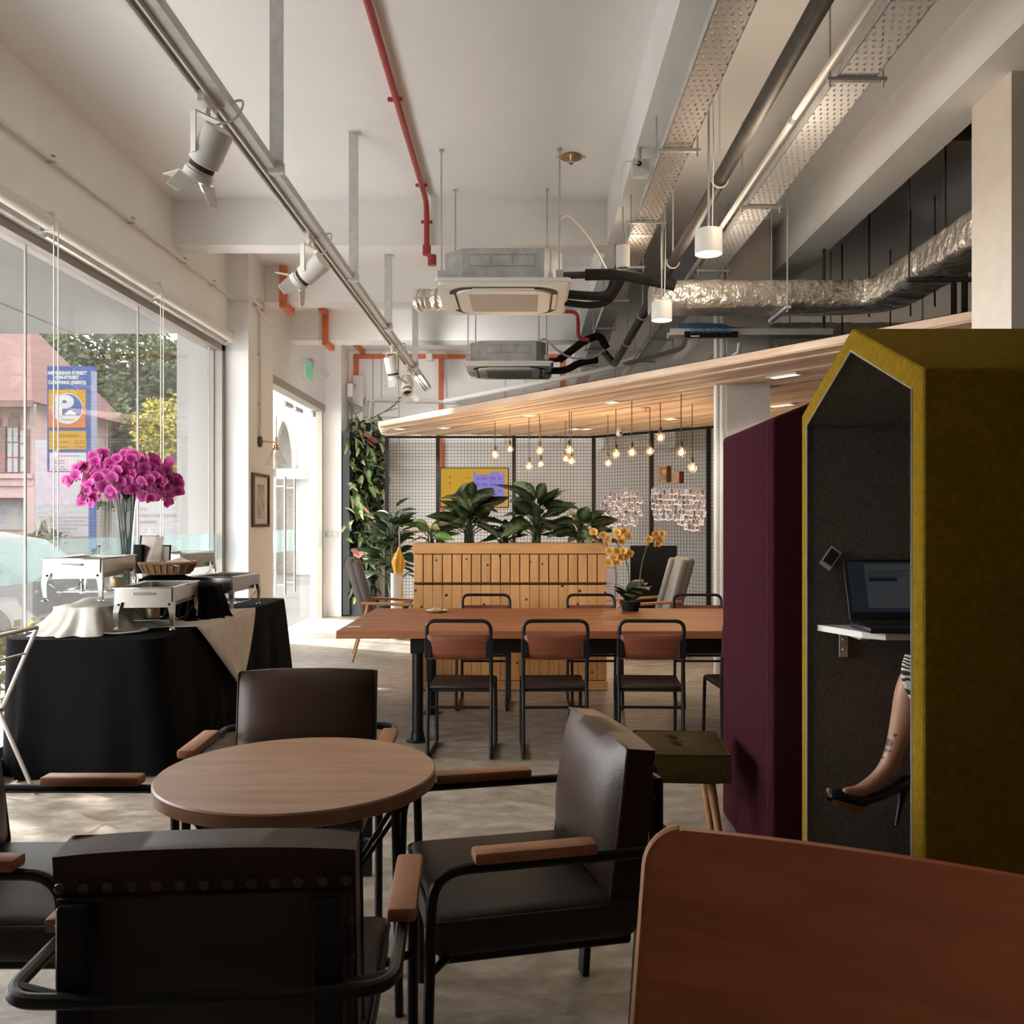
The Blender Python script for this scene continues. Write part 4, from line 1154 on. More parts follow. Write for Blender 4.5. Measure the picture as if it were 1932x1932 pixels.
# --- round table
t = thing('round_table', 'round wooden low table with black steel rod legs', 'table', (-.668,2.63,0))
RT = .402
part('tabletop', MB().lathe([(0,.626),(RT-.006,.626),(RT,.630),(RT,.663),(RT-.004,.668),(0,.668)], 96), M_tablewood, t, ang=25)
M_bandwood = M_tablewood
fr = MB(); fr.tube([(.30*math.cos(2*PI*k/32),.30*math.sin(2*PI*k/32),.614) for k in range(32)], .010, 6, closed=True)
part('ring_frame', fr, M_black, t)
for k, (x, y) in enumerate([(-.27,-.16),(.30,-.10),(-.20,.22),(.34,.08)]):
    part('leg', MB().tube([(x,y,.624),(x*1.04,y*1.04,0)], .0125, 8), M_black, t)
    part('brace', MB().tube([(x,y,.60),(x*.42,y*.42,.32),(0,0,.24)], .0075, 6), M_black, t)
for k in range(6):
    a = k*PI/3+.3
    part('brace', MB().tube([(.10*math.cos(a),.10*math.sin(a),.62),(.03*math.cos(a+.5),.03*math.sin(a+.5),.24)], .007, 6), M_black, t)

# --- long communal table
LX0, LX1, LY0, LY1, LT = -1.165, 1.95, 5.50, 6.95, .727
t = thing('long_table', 'long wooden communal table on black pipe legs', 'table', ((LX0+LX1)/2,(LY0+LY1)/2,0))
hx, hy = (LX1-LX0)/2, (LY1-LY0)/2
for k in range(5):
    y0 = -hy+2*hy*k/5
    part('plank', MB().rbox((0,y0+hy/5,LT-.024),(2*hx,2*hy/5-.0015,.048),.002,1), M_longwood, t)
for y in (-hy+.20, hy-.20):
    part('apron', MB().rbox((.24,y,LT-.105),(2*hx-.98,.05,.11),.003,1), M_black, t)
for x in (-hx+.49, hx-.25):
    part('cross_rail', MB().rbox((x,0,LT-.105),(.05,2*hy-.4,.11),.003,1), M_black, t)
    for y in (-hy+.20, hy-.42):
        l = MB(); l.cyl((x-.01,y,.0),(x-.01,y,LT-.05),.036,n=16); l.lathe([(.075,0),(.075,.008),(.045,.012),(.04,.06)],20,(x-.01,y,0)); l.rbox((x-.01,y,LT-.105),(.085,.085,.115),.004,1)
        part('leg', l, M_black, t)
# --- tubular chairs: facing +Y
def tubchair(label, group):
    t = thing('dining_chair', label, 'chair', group=group)
    hw = .187; r = .0115
    for s in (-1,1):
        part('side_frame', MB().tube(fillet([(s*hw,-.19,.62),(s*hw,-.175,.44),(s*hw,-.20,.0115),(s*hw,.23,.0115),(s*hw,.19,.425),(s*hw*.9,.19,.425)], .035, 5), r, 8), M_black, t, label='black steel tube sled leg')
    part('back_frame', MB().tube(fillet([(-hw,-.178,.46),(-hw,-.235,.825),(hw,-.235,.825),(hw,-.178,.46)], .055, 7), r, 10), M_black, t)
    for z, y in ((.408,-.165),(.408,.185),(.31,-.182)):
        part('cross_rail', MB().tube([(-hw,y,z),(hw,y,z)], .009, 8), M_black, t)
    def bw(u, v):
        x = (u-.5)*2*(hw-.005); c = .018*(1-(2*u-1)**2)
        return (x, -.206-.022*v-c, .598+.145*v)
    o = part('backrest', MB().grid(bw, 14, 4), M_chairwood, t, fix=False)
    m_ = o.modifiers.new('thick', 'SOLIDIFY'); m_.thickness = .012; m_.offset = 0
    for s in (-1,1):
        part('bracket', MB().rbox((s*(hw-.008),-.220,.665),(.042,.022,.115),.003,1), M_black, t)
    part('seat', MB().rbox((0,.005,.428),(.375,.37,.020),.008,2), M_seatwood, t)
    for s in (-1,1): part('seat_rail', MB().tube([(s*(hw-.004),-.17,.415),(s*(hw-.004),.19,.415)], .009, 8), M_black, t)
    return t
near = tubchair('near-side dining chair at the left end of the long table', 'dining chairs on the near side of the long table')
near.location = (-.378,5.42,0); near.rotation_euler.z = R(-2)
for x, y, a, l in [(.172,5.42,2,'near-side dining chair at the middle of the long table'),(.752,5.42,-3,'near-side dining chair third from the left, behind the olive stool'),(1.34,5.46,4,'near-side dining chair almost hidden by the purple booth')]:
    dup(near, (x,y,0), R(a), l)
for x, y, a, l in [(-.312,6.80,178,'far-side dining chair at the left, backed by the pine planter'),(.530,6.80,182,'far-side dining chair in the middle, left of the orchid pot'),(1.365,6.80,180,'far-side dining chair at the right in front of the mesh screen')]:
    dup(near, (x,y,0), R(a), l, 'dining chairs on the far side of the long table')
# things on the long table
t = thing('plate', 'white saucer on the long table', 'plate', (-.66,6.66,LT+.001))
part('dish', MB().lathe([(0,.002),(.05,.002),(.082,.012),(.085,.016),(.078,.015),(.048,.007),(0,.006)], 28), M_whiteplastic, t)
t = thing('pastry', 'half-eaten pastry on the white saucer', 'pastry', (-.66,6.66,LT+.009))
part('crust', MB().ball((.005,0,.012),(.045,.03,.018),12,8).ball((.03,-.01,.012),(.02,.02,.016),10,7), mat('pastry_crust', (.52,.30,.15), .7, var=.3, scale=60, bump=.4, bscale=80), t)
part('fork', MB().tube([(-.065,.0,.032),(-.03,.0,.026),(.0,.0,.022)], .003, 5), M_steel, t)
single('card', MB().rbox((0,0,.003),(.085,.06,.006),.001,1), mat('pink_card', (.60,.42,.38), .5), 'small pale pink card at the left corner of the long table', 'card', (-1.09,5.68,LT+.001), R(12))
# yellow orchid pot
ox, oy = .80, 6.74
t = thing('potted_orchid', 'yellow orchid in a low dark pot at the back of the long table', 'plant', (ox,oy,LT+.001))
part('pot', MB().lathe([(0,0),(.06,0),(.075,.05),(.08,.075),(.072,.072),(0,.068)], 24), M_matblack, t)
def strap(l, w, droop):
    b = MB()
    b.grid(lambda u,v: (l*u, w*(v-.5)*2*math.sin(PI*min(1,.15+.85*u))**.6, .05*math.sin(PI*u*.6)*1.2-droop*u*u-.15*abs(v-.5)*w), 10, 4)
    return b.mesh('leaf', M_leaf_dull, True, 180, fix=False)
lm = strap(.20,.065,.07)
for k in range(9):
    o = link('leaf', lm, t); o.location = (.01*math.cos(k*2.2),.01*math.sin(k*2.2),.07+.008*k); o.rotation_euler = (0,R(-38+12*(k%3)),k*2.2+.3)
by_me = petal_mesh(M_orchid_yellow)
for path, fl in [([P(1160,1128,oy),P(1163,1075,oy),P(1150,1035,oy),P(1128,1005,oy)], [(1150,1040),(1158,1052),(1165,1040),(1149,1062),(1138,1010),(1146,1018),(1120,1004)]),
                 ([P(1186,1125,oy),P(1187,1085,oy-.02),P(1180,1050,oy),P(1160,1020,oy)], [(1168,1012),(1178,1003),(1186,1012),(1172,1022),(1164,1005),(1180,1050),(1176,1040),(1188,1045),(1170,1052),(1165,1062)]),
                 ([P(1205,1128,oy),P(1209,1070,oy+.02),P(1222,1025,oy),P(1246,1012,oy)], [(1224,1018),(1238,1008),(1245,1018),(1240,1026),(1248,1008)])]:
    pts = [p-Vector((ox,oy,LT+.001)) for p in path]
    part('flower_stem', MB().tube(fillet(pts,.12,6), .0045, 6), M_stem, t)
    for (px, py) in fl:
        o = link('blossom', by_me, t); o.location = P(px,py,oy-.02)-Vector((ox,oy,LT+.001))
        d = Vector((rnd.uniform(-.5,.5),-1,rnd.uniform(-.3,.4))); o.rotation_euler = d.to_track_quat('Z','Y').to_euler(); o.scale = (.85,.85,.85)

# --- olive tufted stool
t = thing('tufted_stool', 'olive tweed tufted stool with tapered beech legs', 'stool', (.665,3.84,0), R(-4))
def stool_top():
    b = MB()
    hx, hy = .185, .205
    def top(u, v):
        x, y = (u-.5)*2, (v-.5)*2
        z = .448+.014*(1-x**4)*(1-y**4)
        for (bx_, by_) in ((-.02,.25),(.02,-.28)):
            d2 = ((x-bx_)*1.0)**2+((y-by_)*1.0)**2
            z -= .026*math.exp(-d2/.018)
        return (x*hx, y*hy, z)
    b.grid(top, 28, 28)
    prof = [(1.0,.448),(1.03,.43),(1.03,.345),(1.0,.335)]
    NP = 48; per = [(u*2-1,-1) for u in [i/12 for i in range(12)]]+[(1,u*2-1) for u in [i/12 for i in range(12)]]+[(1-u*2,1) for u in [i/12 for i in range(12)]]+[(-1,1-u*2) for u in [i/12 for i in range(12)]]
    vs = []; fs = []
    for (k, z) in prof: vs += [(x*hx*k, y*hy*k, z) for x,y in per]
    for j in range(3):
        for i in range(NP): fs.append((j*NP+i, j*NP+(i+1)%NP, (j+1)*NP+(i+1)%NP, (j+1)*NP+i))
    fs.append(tuple(3*NP+i for i in range(NP)))
    b.add(vs, fs)
    return b
o = part('cushion', stool_top(), M_olive, t); weld(o)
for (x, y) in ((-.004,.051),(.004,-.057)): part('button', MB().lathe([(0,.004),(.008,.002),(.01,-.002)],10,(x,y,.440)), M_olive, t)
part('piping', MB().tube([(x,y,.449) for x,y in rrect(.187,.207,.012,3)], .0035, 6, closed=True), M_olive, t)
part('underframe', MB().rbox((0,0,.33),(.30,.33,.02),.004,1), M_matblack, t)
for sx in (-1,1):
    for sy in (-1,1): part('leg', MB().tube([(sx*.115,sy*.13,.33),(sx*.165,sy*.185,.0)], [.020,.0125], 12), M_legwood, t)

# --- wide plywood lounge chair in the near right corner (seen from behind)
t = thing('plywood_chair', 'red-brown bent plywood lounge chair in the near right corner, seen from behind', 'chair', (.732,1.60,0), R(-27.5))
def shell(w, h, th):
    b = MB(); poly = rrect(w/2, h/2, .055, 6); n = len(poly)
    # curved, reclined slab
    def at(x, z, o):
        cx = x/(w/2)
        return (x, o + .055*cx*cx*-1 + .10*(z/h), z)
    cols = 26
    vs = []; fs = []
    nu, nv = 30, 12
    def edge(u):
        return u
    for side, o in ((0, -th/2), (1, th/2)):
        for j in range(nv+1):
            for i in range(nu+1):
                x = (i/nu-.5)*w; z = (j/nv-.5)*h
                # rounded top corners
                k = .07
                if z > h/2-k and abs(x) > w/2-k:
                    dx, dz = abs(x)-(w/2-k), z-(h/2-k); d = math.hypot(dx, dz)
                    m_ = max(dx, dz)
                    if d > 1e-6:
                        sc = m_/d; x = math.copysign(w/2-k+dx*sc, x); z = h/2-k+dz*sc
                vs.append(at(x, z, o))
    s_ = (nu+1)*(nv+1)
    for j in range(nv):
        for i in range(nu):
            a = j*(nu+1)+i
            fs.append((a,a+1,a+nu+2,a+nu+1)); fs.append((s_+a,s_+a+nu+1,s_+a+nu+2,s_+a+1))
    rim = [i for i in range(nu+1)]+[j*(nu+1)+nu for j in range(1,nv+1)]+[nv*(nu+1)+i for i in range(nu-1,-1,-1)]+[j*(nu+1) for j in range(nv-1,0,-1)]
    for a, c in zip(rim, rim[1:]+rim[:1]): fs.append((a, s_+a, s_+c, c))
    return b.add(vs, fs)
sb = shell(.98,.44,.018)
o = part('backrest', sb, M_plywood, t, ang=40); o.location = (.0,-.12,.595)
ed = MB(); kx, kz = .49, .22
ept = []
for (x, z) in [(-kx,-kz),(-kx,kz-.07)]+[(-kx+.07-.07*math.cos(a*PI/16), kz-.07+.07*math.sin(a*PI/16)) for a in range(1,8)]:
    ept.append((x, -.055*(x/kx)**2+.10*(z/.44), z))
e_ = part('plywood_edge', ed.tube(ept, .0095, 8), M_plyedge, t, label='pale laminated edge of the backrest'); e_.location = (0,-.12,.595)
part('seat', MB().rbox((0,.20,.385),(.74,.62,.07),.03,3), M_leather, t)
for sx in (-1,1):
    part('leg', MB().tube([(sx*.31,.45,.36),(sx*.36,.50,0)], [.02,.013], 10), M_plywood, t)
    part('leg', MB().tube([(sx*.31,-.10,.40),(sx*.36,-.17,0)], [.02,.013], 10), M_plywood, t)

# --- lounge area armchairs behind the planter
def armchair(label, mt, loc, rz, wings=True):
    t = thing('armchair', label, 'armchair', loc, rz, 'wooden-armed chairs in the lounge corner')
    TB = T((0,.20,.36),(R(-16),0,0))
    b = MB(); b.rbox((0,0,.34),(.54,.10,.72),.045,3,TB)
    part('backrest', b, mt, t)
    for s in (-1,1):
        part('wing', MB().rbox((s*.225,-.05,.36),(.10,.10,.62),.04,3,TB), mt, t)
    for (x,z) in ((-.09,.45),(.09,.45),(0,.3)): part('button', MB().ball((x,-.052,z),(.014,.006,.014),8,5,TB), mt, t)
    part('seat', MB().rbox((0,-.08,.37),(.52,.54,.14),.04,3), mt, t)
    for s in (-1,1):
        part('arm', MB().rbox((s*.31,-.03,.575),(.055,.66,.028),.010,2,T((0,0,0),(R(3),0,0))), M_legwood, t)
        part('leg', MB().tube([(s*.29,-.25,.57),(s*.31,-.31,.0)], [.019,.012], 10), M_legwood, t)
        part('leg', MB().tube([(s*.27,.20,.57),(s*.30,.36,.0)], [.019,.012], 10), M_legwood, t)
        part('rail', MB().tube([(s*.285,-.26,.33),(s*.285,.25,.33)], .014, 8), M_legwood, t)
    return t
armchair('grey buttoned armchair with wooden arms beside the greenery', M_greychair, (-1.42,9.25,0), R(100))
armchair('navy armchair mostly hidden behind the left end of the planter', M_navychair, (-.86,10.35,0), R(-75))
armchair('pale grey armchair with wooden arms right of the orchid', M_silverchair, (1.30,9.35,0), R(-84))
# umbrella stand
t = thing('umbrella_stand', 'white perforated cylinder umbrella stand by the greenery', 'umbrella stand', (-1.53,10.65,0))
part('cylinder', MB().lathe([(0,.01),(.068,.0),(.07,.01),(.07,.79),(.064,.79),(.064,.03),(0,.03)], 28), mat('perforated_white', (.72,.70,.66), .5, col2=(.5,.48,.45), scale=160), t)
t = thing('folded_umbrella', 'folded yellow umbrella with silver crook handle in the white stand', 'umbrella', (-1.51,10.64,.04))
u = MB(); u.tube([(0,0,0),(.03,0,.35),(.0,0,.78),(-.005,0,.93),(.015,0,1.06)], [.012,.03,.045,.05,.012], 10)
for k in range(6):
    a = k*1.05; u.tube([(.02*math.cos(a),.02*math.sin(a),.6),(.06*math.cos(a),.06*math.sin(a),.88),(.045*math.cos(a+.4),.045*math.sin(a+.4),.99)], [.01,.022,.004], 6)
part('canopy', u, mat('umbrella_yellow', (.62,.36,.04), .7), t)
part('handle', MB().tube(fillet([(.015,0,1.05),(.012,0,1.22),(.012,0,1.27),(.03,0,1.30),(.05,0,1.27),(.052,0,1.22)], .03), .009, 8), M_chrome, t)
t = thing('folded_umbrella', 'dark folded umbrella with a straight wooden handle in the white stand', 'umbrella', (-1.565,10.66,.04))
part('canopy', MB().tube([(0,0,0),(-.005,0,.6),(-.02,0,.88)], [.01,.024,.01], 8), M_matblack, t)
part('handle', MB().tube([(-.02,0,.86),(-.022,0,1.08)], .010, 8), M_bronze, t)
# ================================================================ felt phone booths
def gable(y0, y1, eave, apex):
    ym = (y0+y1)/2
    return [(y0,0),(y1,0),(y1,eave),(ym,apex),(y0,eave)]
def inset(poly, d):
    ym = (poly[0][0]+poly[1][0])/2
    y0, y1 = poly[0][0], poly[1][0]; eave, apex = poly[2][1], poly[3][1]
    sl = math.hypot((y1-y0)/2, apex-eave)/((y1-y0)/2)
    k = (apex-eave)/((y1-y0)/2)
    return [(y0+d,d*1.4),(y1-d,d*1.4),(y1-d,eave-d*(sl-k)),(ym,apex-d*sl),(y0+d,eave-d*(sl-k))]
def booth(label, mt, x0, x1, y0, y1, eave, apex, open_end=True):
    t = thing('phone_booth', label, 'booth', ((x0+x1)/2, (y0+y1)/2, 0))
    hx, hy = (x1-x0)/2, (y1-y0)/2
    o_ = gable(-hy, hy, eave, apex); i_ = inset(o_, .062)
    n = 5
    b = MB()
    vs = [(-hx,y,z) for y,z in o_]+[(hx,y,z) for y,z in o_]+[(-hx,y,z) for y,z in i_]
    fs = [(i,(i+1)%n,n+(i+1)%n,n+i) for i in range(n)]
    if open_end: fs += [(i,2*n+i,2*n+(i+1)%n,(i+1)%n) for i in range(n)]
    else: fs.append((4,3,2,1,0))
    fs.append((5,6,7,8,9))
    if open_end:
        m = len(vs); vs += [(hx-.06,y,z) for y,z in i_]
        pass
    b.add(vs, fs)
    o = part('shell', b, mt, t, True, ang=25)
    bm = bmesh.new(); bm.from_mesh(o.data)
    bmesh.ops.remove_doubles(bm, verts=bm.verts[:], dist=.0005)
    if open_end:
        ed = [e for e in bm.edges if len(e.link_faces) == 2 and e.calc_face_angle(0) > .3]
    else: ed = [e for e in bm.edges if len(e.link_faces) == 2 and e.calc_face_angle(0) > .3]
    bmesh.ops.bevel(bm, geom=ed, offset=.012, segments=3, profile=.5, affect='EDGES')
    bmesh.ops.recalc_face_normals(bm, faces=bm.faces[:])
    bm.to_mesh(o.data); bm.free()
    o.data.polygons.foreach_set('use_smooth', [True]*len(o.data.polygons)); o.data.set_sharp_from_angle(angle=R(25))
    if open_end:
        l = MB()
        e = .002
        vs = [(-hx+.004,y,z) for y,z in i_]+[(hx-.06,y,z) for y,z in i_]
        l.add(vs, [(i,n+i,n+(i+1)%n,(i+1)%n) for i in range(n)]+[(5,6,7,8,9)])
        part('lining', l, M_greyfelt, t, False, 'dark grey felt lining', fix=False)
        part('piping', MB().tube([(-hx+.001,y,z) for y,z in i_], .0045, 6, closed=True), M_piping, t)
        part('seam', MB().tube([(-hx+.05,-hy+.08,eave-.0),(-hx+.05,-hy+.08,eave)], .001, 4), M_piping, t)
    return t, hx, hy, i_
yb, hx, hy, yi = booth('yellow felt phone booth with a house-shaped opening', M_yellowfelt, .962, 2.25, 2.15, 3.10, 1.772, 1.972)
# bench inside
part('bench', MB().rbox((.30,-.10,.40),(.55,.55,.74),.02,2), M_greyfelt, yb)
pb, phx, phy, pi_ = booth('dark purple felt phone booth beside the long table', M_purplefelt, .950, 1.90, 3.42, 4.28, 1.80, 1.99, False)
sm = MB()
# rotate purple: gable faces the camera -> build ridge along Y instead
for ch_ in list(pb.children): bpy.data.objects.remove(ch_)
def booth_y(t, mt, hx, hy, eave, apex):
    o_ = gable(-hx, hx, eave, apex); n = 5
    b = MB().add([(x,-hy,z) for x,z in o_]+[(x,hy,z) for x,z in o_], [(i,(i+1)%n,n+(i+1)%n,n+i) for i in range(n)]+[(4,3,2,1,0),(5,6,7,8,9)])
    o = part('shell', b, mt, t)
    bm = bmesh.new(); bm.from_mesh(o.data)
    bmesh.ops.bevel(bm, geom=bm.edges[:], offset=.018, segments=3, profile=.5, affect='EDGES'); bmesh.ops.recalc_face_normals(bm, faces=bm.faces[:])
    bm.to_mesh(o.data); bm.free()
    o.data.polygons.foreach_set('use_smooth', [True]*len(o.data.polygons)); o.data.set_sharp_from_angle(angle=R(25))
booth_y(pb, M_purplefelt, phx, phy, 1.80, 1.99)
part('seam', MB().tube([(-phx-.001,-phy+.05,.06),(-phx-.001,-phy+.05,1.78)], .0022, 6).tube([(-phx-.001,-phy+.05,1.78),(-phx+.01,-phy+.05,1.80),(0,-phy+.05,1.992)], .0022, 6), mat('purple_seam', (.055,.016,.03), .9), pb)
part('plinth', MB().bx(-phx+.05,phx-.05,-phy+.05,phy-.05,-.0,.05), M_matblack, pb, False)
# shelf desk on the far lining wall
YF = 3.10-.062
t = thing('wall_desk', 'small white wall-mounted desk with chamfered corners in the yellow booth', 'desk', (0,0,1.03))
part('desktop', MB().prism([(.998,YF-.002),(1.075,YF-.20),(1.13,YF-.25),(1.75,YF-.25),(1.75,YF-.002)], 0, .020), M_whiteplastic, t, False)
for x in (1.085,1.6):
    k = MB(); k.rbox((x,YF-.006,-.045),(.030,.006,.09),.001,1); k.bx(x-.015,x+.015,YF-.2,YF-.004,-.006,0)
    for z in (-.03,-.065): k.lathe([(.006,0),(.004,.003),(0,.004)],8,M=T((x,YF-.009,z),(R(90),0,0)))
    part('bracket', k, M_alu, t)
# laptop
DZ = 1.051
t = thing('laptop', 'black laptop open on the white desk, its screen leaning back', 'laptop', (1.228, YF-.178, DZ), R(0))
part('base', MB().rbox((0,-.0,.010),(.305,.18,.018),.005,2), M_laptop, t)
part('keyboard', MB().bx(-.13,.13,-.02,.07,.0192,.0205), M_matblack, t, False)
TL = T((0,.086,.020),(R(-19),0,0))
o = part('screen_lid', MB().rbox((0,0,.108),(.305,.010,.212),.005,2,TL), M_laptop, t)
def scr_mat():
    m = bpy.data.materials.new('laptop_screen'); m.use_nodes = True
    N, L = m.node_tree.nodes, m.node_tree.links
    b = N['Principled BSDF']; b.inputs['Base Color'].default_value = (.006,.008,.012,1); b.inputs['Roughness'].default_value = .25
    b.inputs['Emission Color'].default_value = (.25,.35,.5,1); b.inputs['Emission Strength'].default_value = .022
    return m
part('display', MB().bx(-.14,.14,-.0065,-.0055,.03,.203,TL), scr_mat(), o, False)
pg = MB(); pg.bx(-.085,.09,-.0075,-.0066,.045,.195,TL)
part('document_window', pg, emat('screen_page', (.55,.6,.6), .035), o, False)
dk = MB(); dk.bx(-.075,.02,-.0085,-.0076,.135,.148,TL)
for k in range(6): dk.bx(-.075,.07-.02*(k%3),-.0085,-.0076,.172-.005*k,.1735-.005*k,TL)
part('screen_text', dk, emat('screen_bar', (.2,.3,.45), .02), o, False)
# instant photo leaning on the laptop corner / felt wall
t = thing('instant_photo', 'instant photo with white border pinned tilted above the laptop', 'photo', (P(1567,1053,YF-.006).x, YF-.006, P(1567,1053,YF).z), rot=(0,R(35),0))
part('card', MB().rbox((0,0,0),(.044,.002,.075),.0005,1), M_paper, t, False)
part('print', MB().bx(-.017,.017,-.0018,-.0011,-.022,.030), mat('photo_dark', (.02,.017,.015), .4, col2=(.05,.04,.035), scale=60), t, False)

# ================================================================ the seated person
def skin_body(name, joints, edges, mt, parent, sub=2):
    me = bpy.data.meshes.new(name)
    idx = {k: i for i, k in enumerate(joints)}
    me.from_pydata([joints[k][0] for k in joints], [(idx[a], idx[b]) for a, b in edges], [])
    o = bpy.data.objects.new(name, me); COL.objects.link(o)
    sk = o.modifiers.new('skin', 'SKIN'); sk.use_smooth_shade = True
    for i, k in enumerate(joints):
        r_ = joints[k][1]; me.skin_vertices[0].data[i].radius = (r_, r_) if not isinstance(r_, tuple) else r_
        me.skin_vertices[0].data[i].use_root = (i == 0)
    ss = o.modifiers.new('sub', 'SUBSURF'); ss.levels = sub; ss.render_levels = sub
    me.materials.append(mt)
    o.parent = parent
    return o
per = thing('person', 'person seated in the yellow booth in a leaf-print dress and black peep-toe heels', 'person', (0,0,0))
KY = 2.80
J = {}
J['hip'] = ((1.62,2.56,.83), .13); J['waist'] = ((1.63,2.55,1.02), .105); J['chest'] = ((1.62,2.57,1.20), .12); J['neckb'] = ((1.60,2.58,1.34), .06); J['neck'] = ((1.59,2.59,1.40), .045); J['headb'] = ((1.575,2.61,1.47), .075); J['headt'] = ((1.57,2.62,1.57), .078)
J['hipl'] = ((1.56,2.60,.83), .095); J['thl'] = ((1.40,2.70,.895), .078); J['kneel'] = ((1.232,KY,.935), .050); J['knee2'] = ((1.212,KY+.002,.880), .049)
J['calf'] = ((1.208,KY+.02,.795), .047); J['shin'] = ((1.185,KY+.03,.705), .034); J['ankle'] = ((1.160,KY+.035,.625), .026); J['instep'] = ((1.115,KY+.02,.582), .026); J['ball'] = ((1.055,KY+.01,.548), .022); J['toe'] = ((.998,KY,.553), .012)
J['heel'] = ((1.172,KY+.035,.588), .024)
J['hipr'] = ((1.60,2.50,.82), .09); J['thr'] = ((1.46,2.60,.82), .075); J['kneer'] = ((1.30,2.72,.80), .052); J['calfr'] = ((1.31,2.70,.60), .046); J['ankr'] = ((1.32,2.68,.30), .027); J['ballr'] = ((1.24,2.74,.18), .022)
J['shl'] = ((1.54,2.70,1.29), .045); J['ell'] = ((1.46,2.80,1.14), .034); J['wrl'] = ((1.42,2.90,1.10), .024)
J['shr'] = ((1.68,2.46,1.29), .045); J['elr'] = ((1.60,2.48,1.10), .034); J['wrr'] = ((1.50,2.68,1.09), .024)
E = [('hip','waist'),('waist','chest'),('chest','neckb'),('neckb','neck'),('neck','headb'),('headb','headt'),('hip','hipl'),('hipl','thl'),('thl','kneel'),('kneel','knee2'),('knee2','calf'),('calf','shin'),('shin','ankle'),('ankle','instep'),('instep','ball'),('ball','toe'),('ankle','heel'),
     ('hip','hipr'),('hipr','thr'),('thr','kneer'),('kneer','calfr'),('calfr','ankr'),('ankr','ballr'),('chest','shl'),('shl','ell'),('ell','wrl'),('chest','shr'),('shr','elr'),('elr','wrr')]
def hand(w, d, base):
    d = Vector(d).normalized(); side = d.cross(Vector((0,0,1))).normalized()
    w = Vector(w); J[base+'p'] = (w+d*.05, .022); E.append((base, base+'p'))
    for k, (o_, l) in enumerate([(-.022,.055),(-.008,.064),(.008,.062),(.022,.050)]):
        a, b_, c = base+'f%da'%k, base+'f%db'%k, base+'f%dc'%k
        J[a] = (w+d*.075+side*o_, .0085); J[b_] = (w+d*(.075+l*.55)+side*o_*1.15+Vector((0,0,-.004)), .0075); J[c] = (w+d*(.075+l)+side*o_*1.2+Vector((0,0,-.018)), .006)
        E.extend([(base+'p',a),(a,b_),(b_,c)])
    J[base+'t0'] = (w+d*.035-side*.03, .0095); J[base+'t1'] = (w+d*.07-side*.045+Vector((0,0,-.01)), .0075)
    E.extend([(base+'p',base+'t0'),(base+'t0',base+'t1')])
hand((1.42,2.90,1.10),(-.3,.95,-.1),'wrl'); hand((1.50,2.68,1.09),(-.3,.95,-.1),'wrr')
def skin_mat():
    m = M_skin; N, L = m.node_tree.nodes, m.node_tree.links
    b = N['Principled BSDF']; src = b.inputs['Base Color'].links[0].from_socket
    tc = N.new('ShaderNodeTexCoord'); acc = None
    spots = [(1678,1384,6.5),(1690,1388,3.2),(1680,1404,7),(1671,1403,3.5),(1672,1418,6.5),(1663,1416,3.2),(1681,1419,3.2),(1661,1428,6),(1670,1433,3.5),(1652,1435,3)]
    nz = N.new('ShaderNodeTexNoise'); nz.inputs['Scale'].default_value = 160; L.new(tc.outputs['Object'], nz.inputs[0])
    va = N.new('ShaderNodeVectorMath'); va.operation = 'MULTIPLY_ADD'; va.inputs[1].default_value = (.006,0,.006); L.new(nz.outputs['Color'], va.inputs[0]); L.new(tc.outputs['Object'], va.inputs[2])
    for (px, py, r_) in spots:
        p = P(px, py, KY)
        d = N.new('ShaderNodeVectorMath'); d.operation = 'MULTIPLY_ADD'; d.inputs[1].default_value = (1,0,1); d.inputs[2].default_value = (-p.x-.003,0,-p.z-.003); L.new(va.outputs[0], d.inputs[0])
        ln = N.new('ShaderNodeVectorMath'); ln.operation = 'LENGTH'; L.new(d.outputs[0], ln.inputs[0])
        lt = N.new('ShaderNodeMath'); lt.operation = 'LESS_THAN'; lt.inputs[1].default_value = r_*KY/FPX*1.0; L.new(ln.outputs['Value'], lt.inputs[0])
        if acc is None: acc = lt
        else:
            mx = N.new('ShaderNodeMath'); mx.operation = 'MAXIMUM'; L.new(acc.outputs[0], mx.inputs[0]); L.new(lt.outputs[0], mx.inputs[1]); acc = mx
    mix = N.new('ShaderNodeMix'); mix.data_type = 'RGBA'; L.new(acc.outputs[0], mix.inputs[0]); L.new(src, mix.inputs[6]); mix.inputs[7].default_value = (.085,.035,.03,1)
    L.new(mix.outputs[2], b.inputs['Base Color'])
skin_mat()
body = skin_body('body', J, E, M_skin, per)
body['label'] = 'tanned bare leg and body with a flower tattoo above the ankle'
# face and hair
f = MB(); d = Vector((-.6,.75,-.25)).normalized(); hc = Vector((1.572,2.615,1.525)); sd = d.cross(Vector((0,0,1))).normalized()
for s in (-1,1): f.ball(hc+d*.066+sd*s*.027+Vector((0,0,.005)), .010, 8, 6)
part('eyes', f, mat('eye_white', (.6,.58,.55), .3), per)
pu = MB()
for s in (-1,1): pu.ball(hc+d*.0735+sd*s*.027+Vector((0,0,.005)), .0045, 8, 6)
part('pupils', pu, M_matblack, per)
part('nose', MB().tube([hc+d*.078+Vector((0,0,.01)), hc+d*.098+Vector((0,0,-.022)), hc+d*.08+Vector((0,0,-.03))], [.006,.011,.008], 8), M_skin, per)
part('mouth', MB().tube([hc+d*.074-sd*.02+Vector((0,0,-.05)), hc+d*.083+Vector((0,0,-.049)), hc+d*.074+sd*.02+Vector((0,0,-.05))], [.003,.006,.003], 6), mat('lips', (.30,.09,.08), .4), per)
for s in (-1,1): part('ear', MB().ball(hc+sd*s*.076, (.012,.016,.026), 8, 6), M_skin, per)
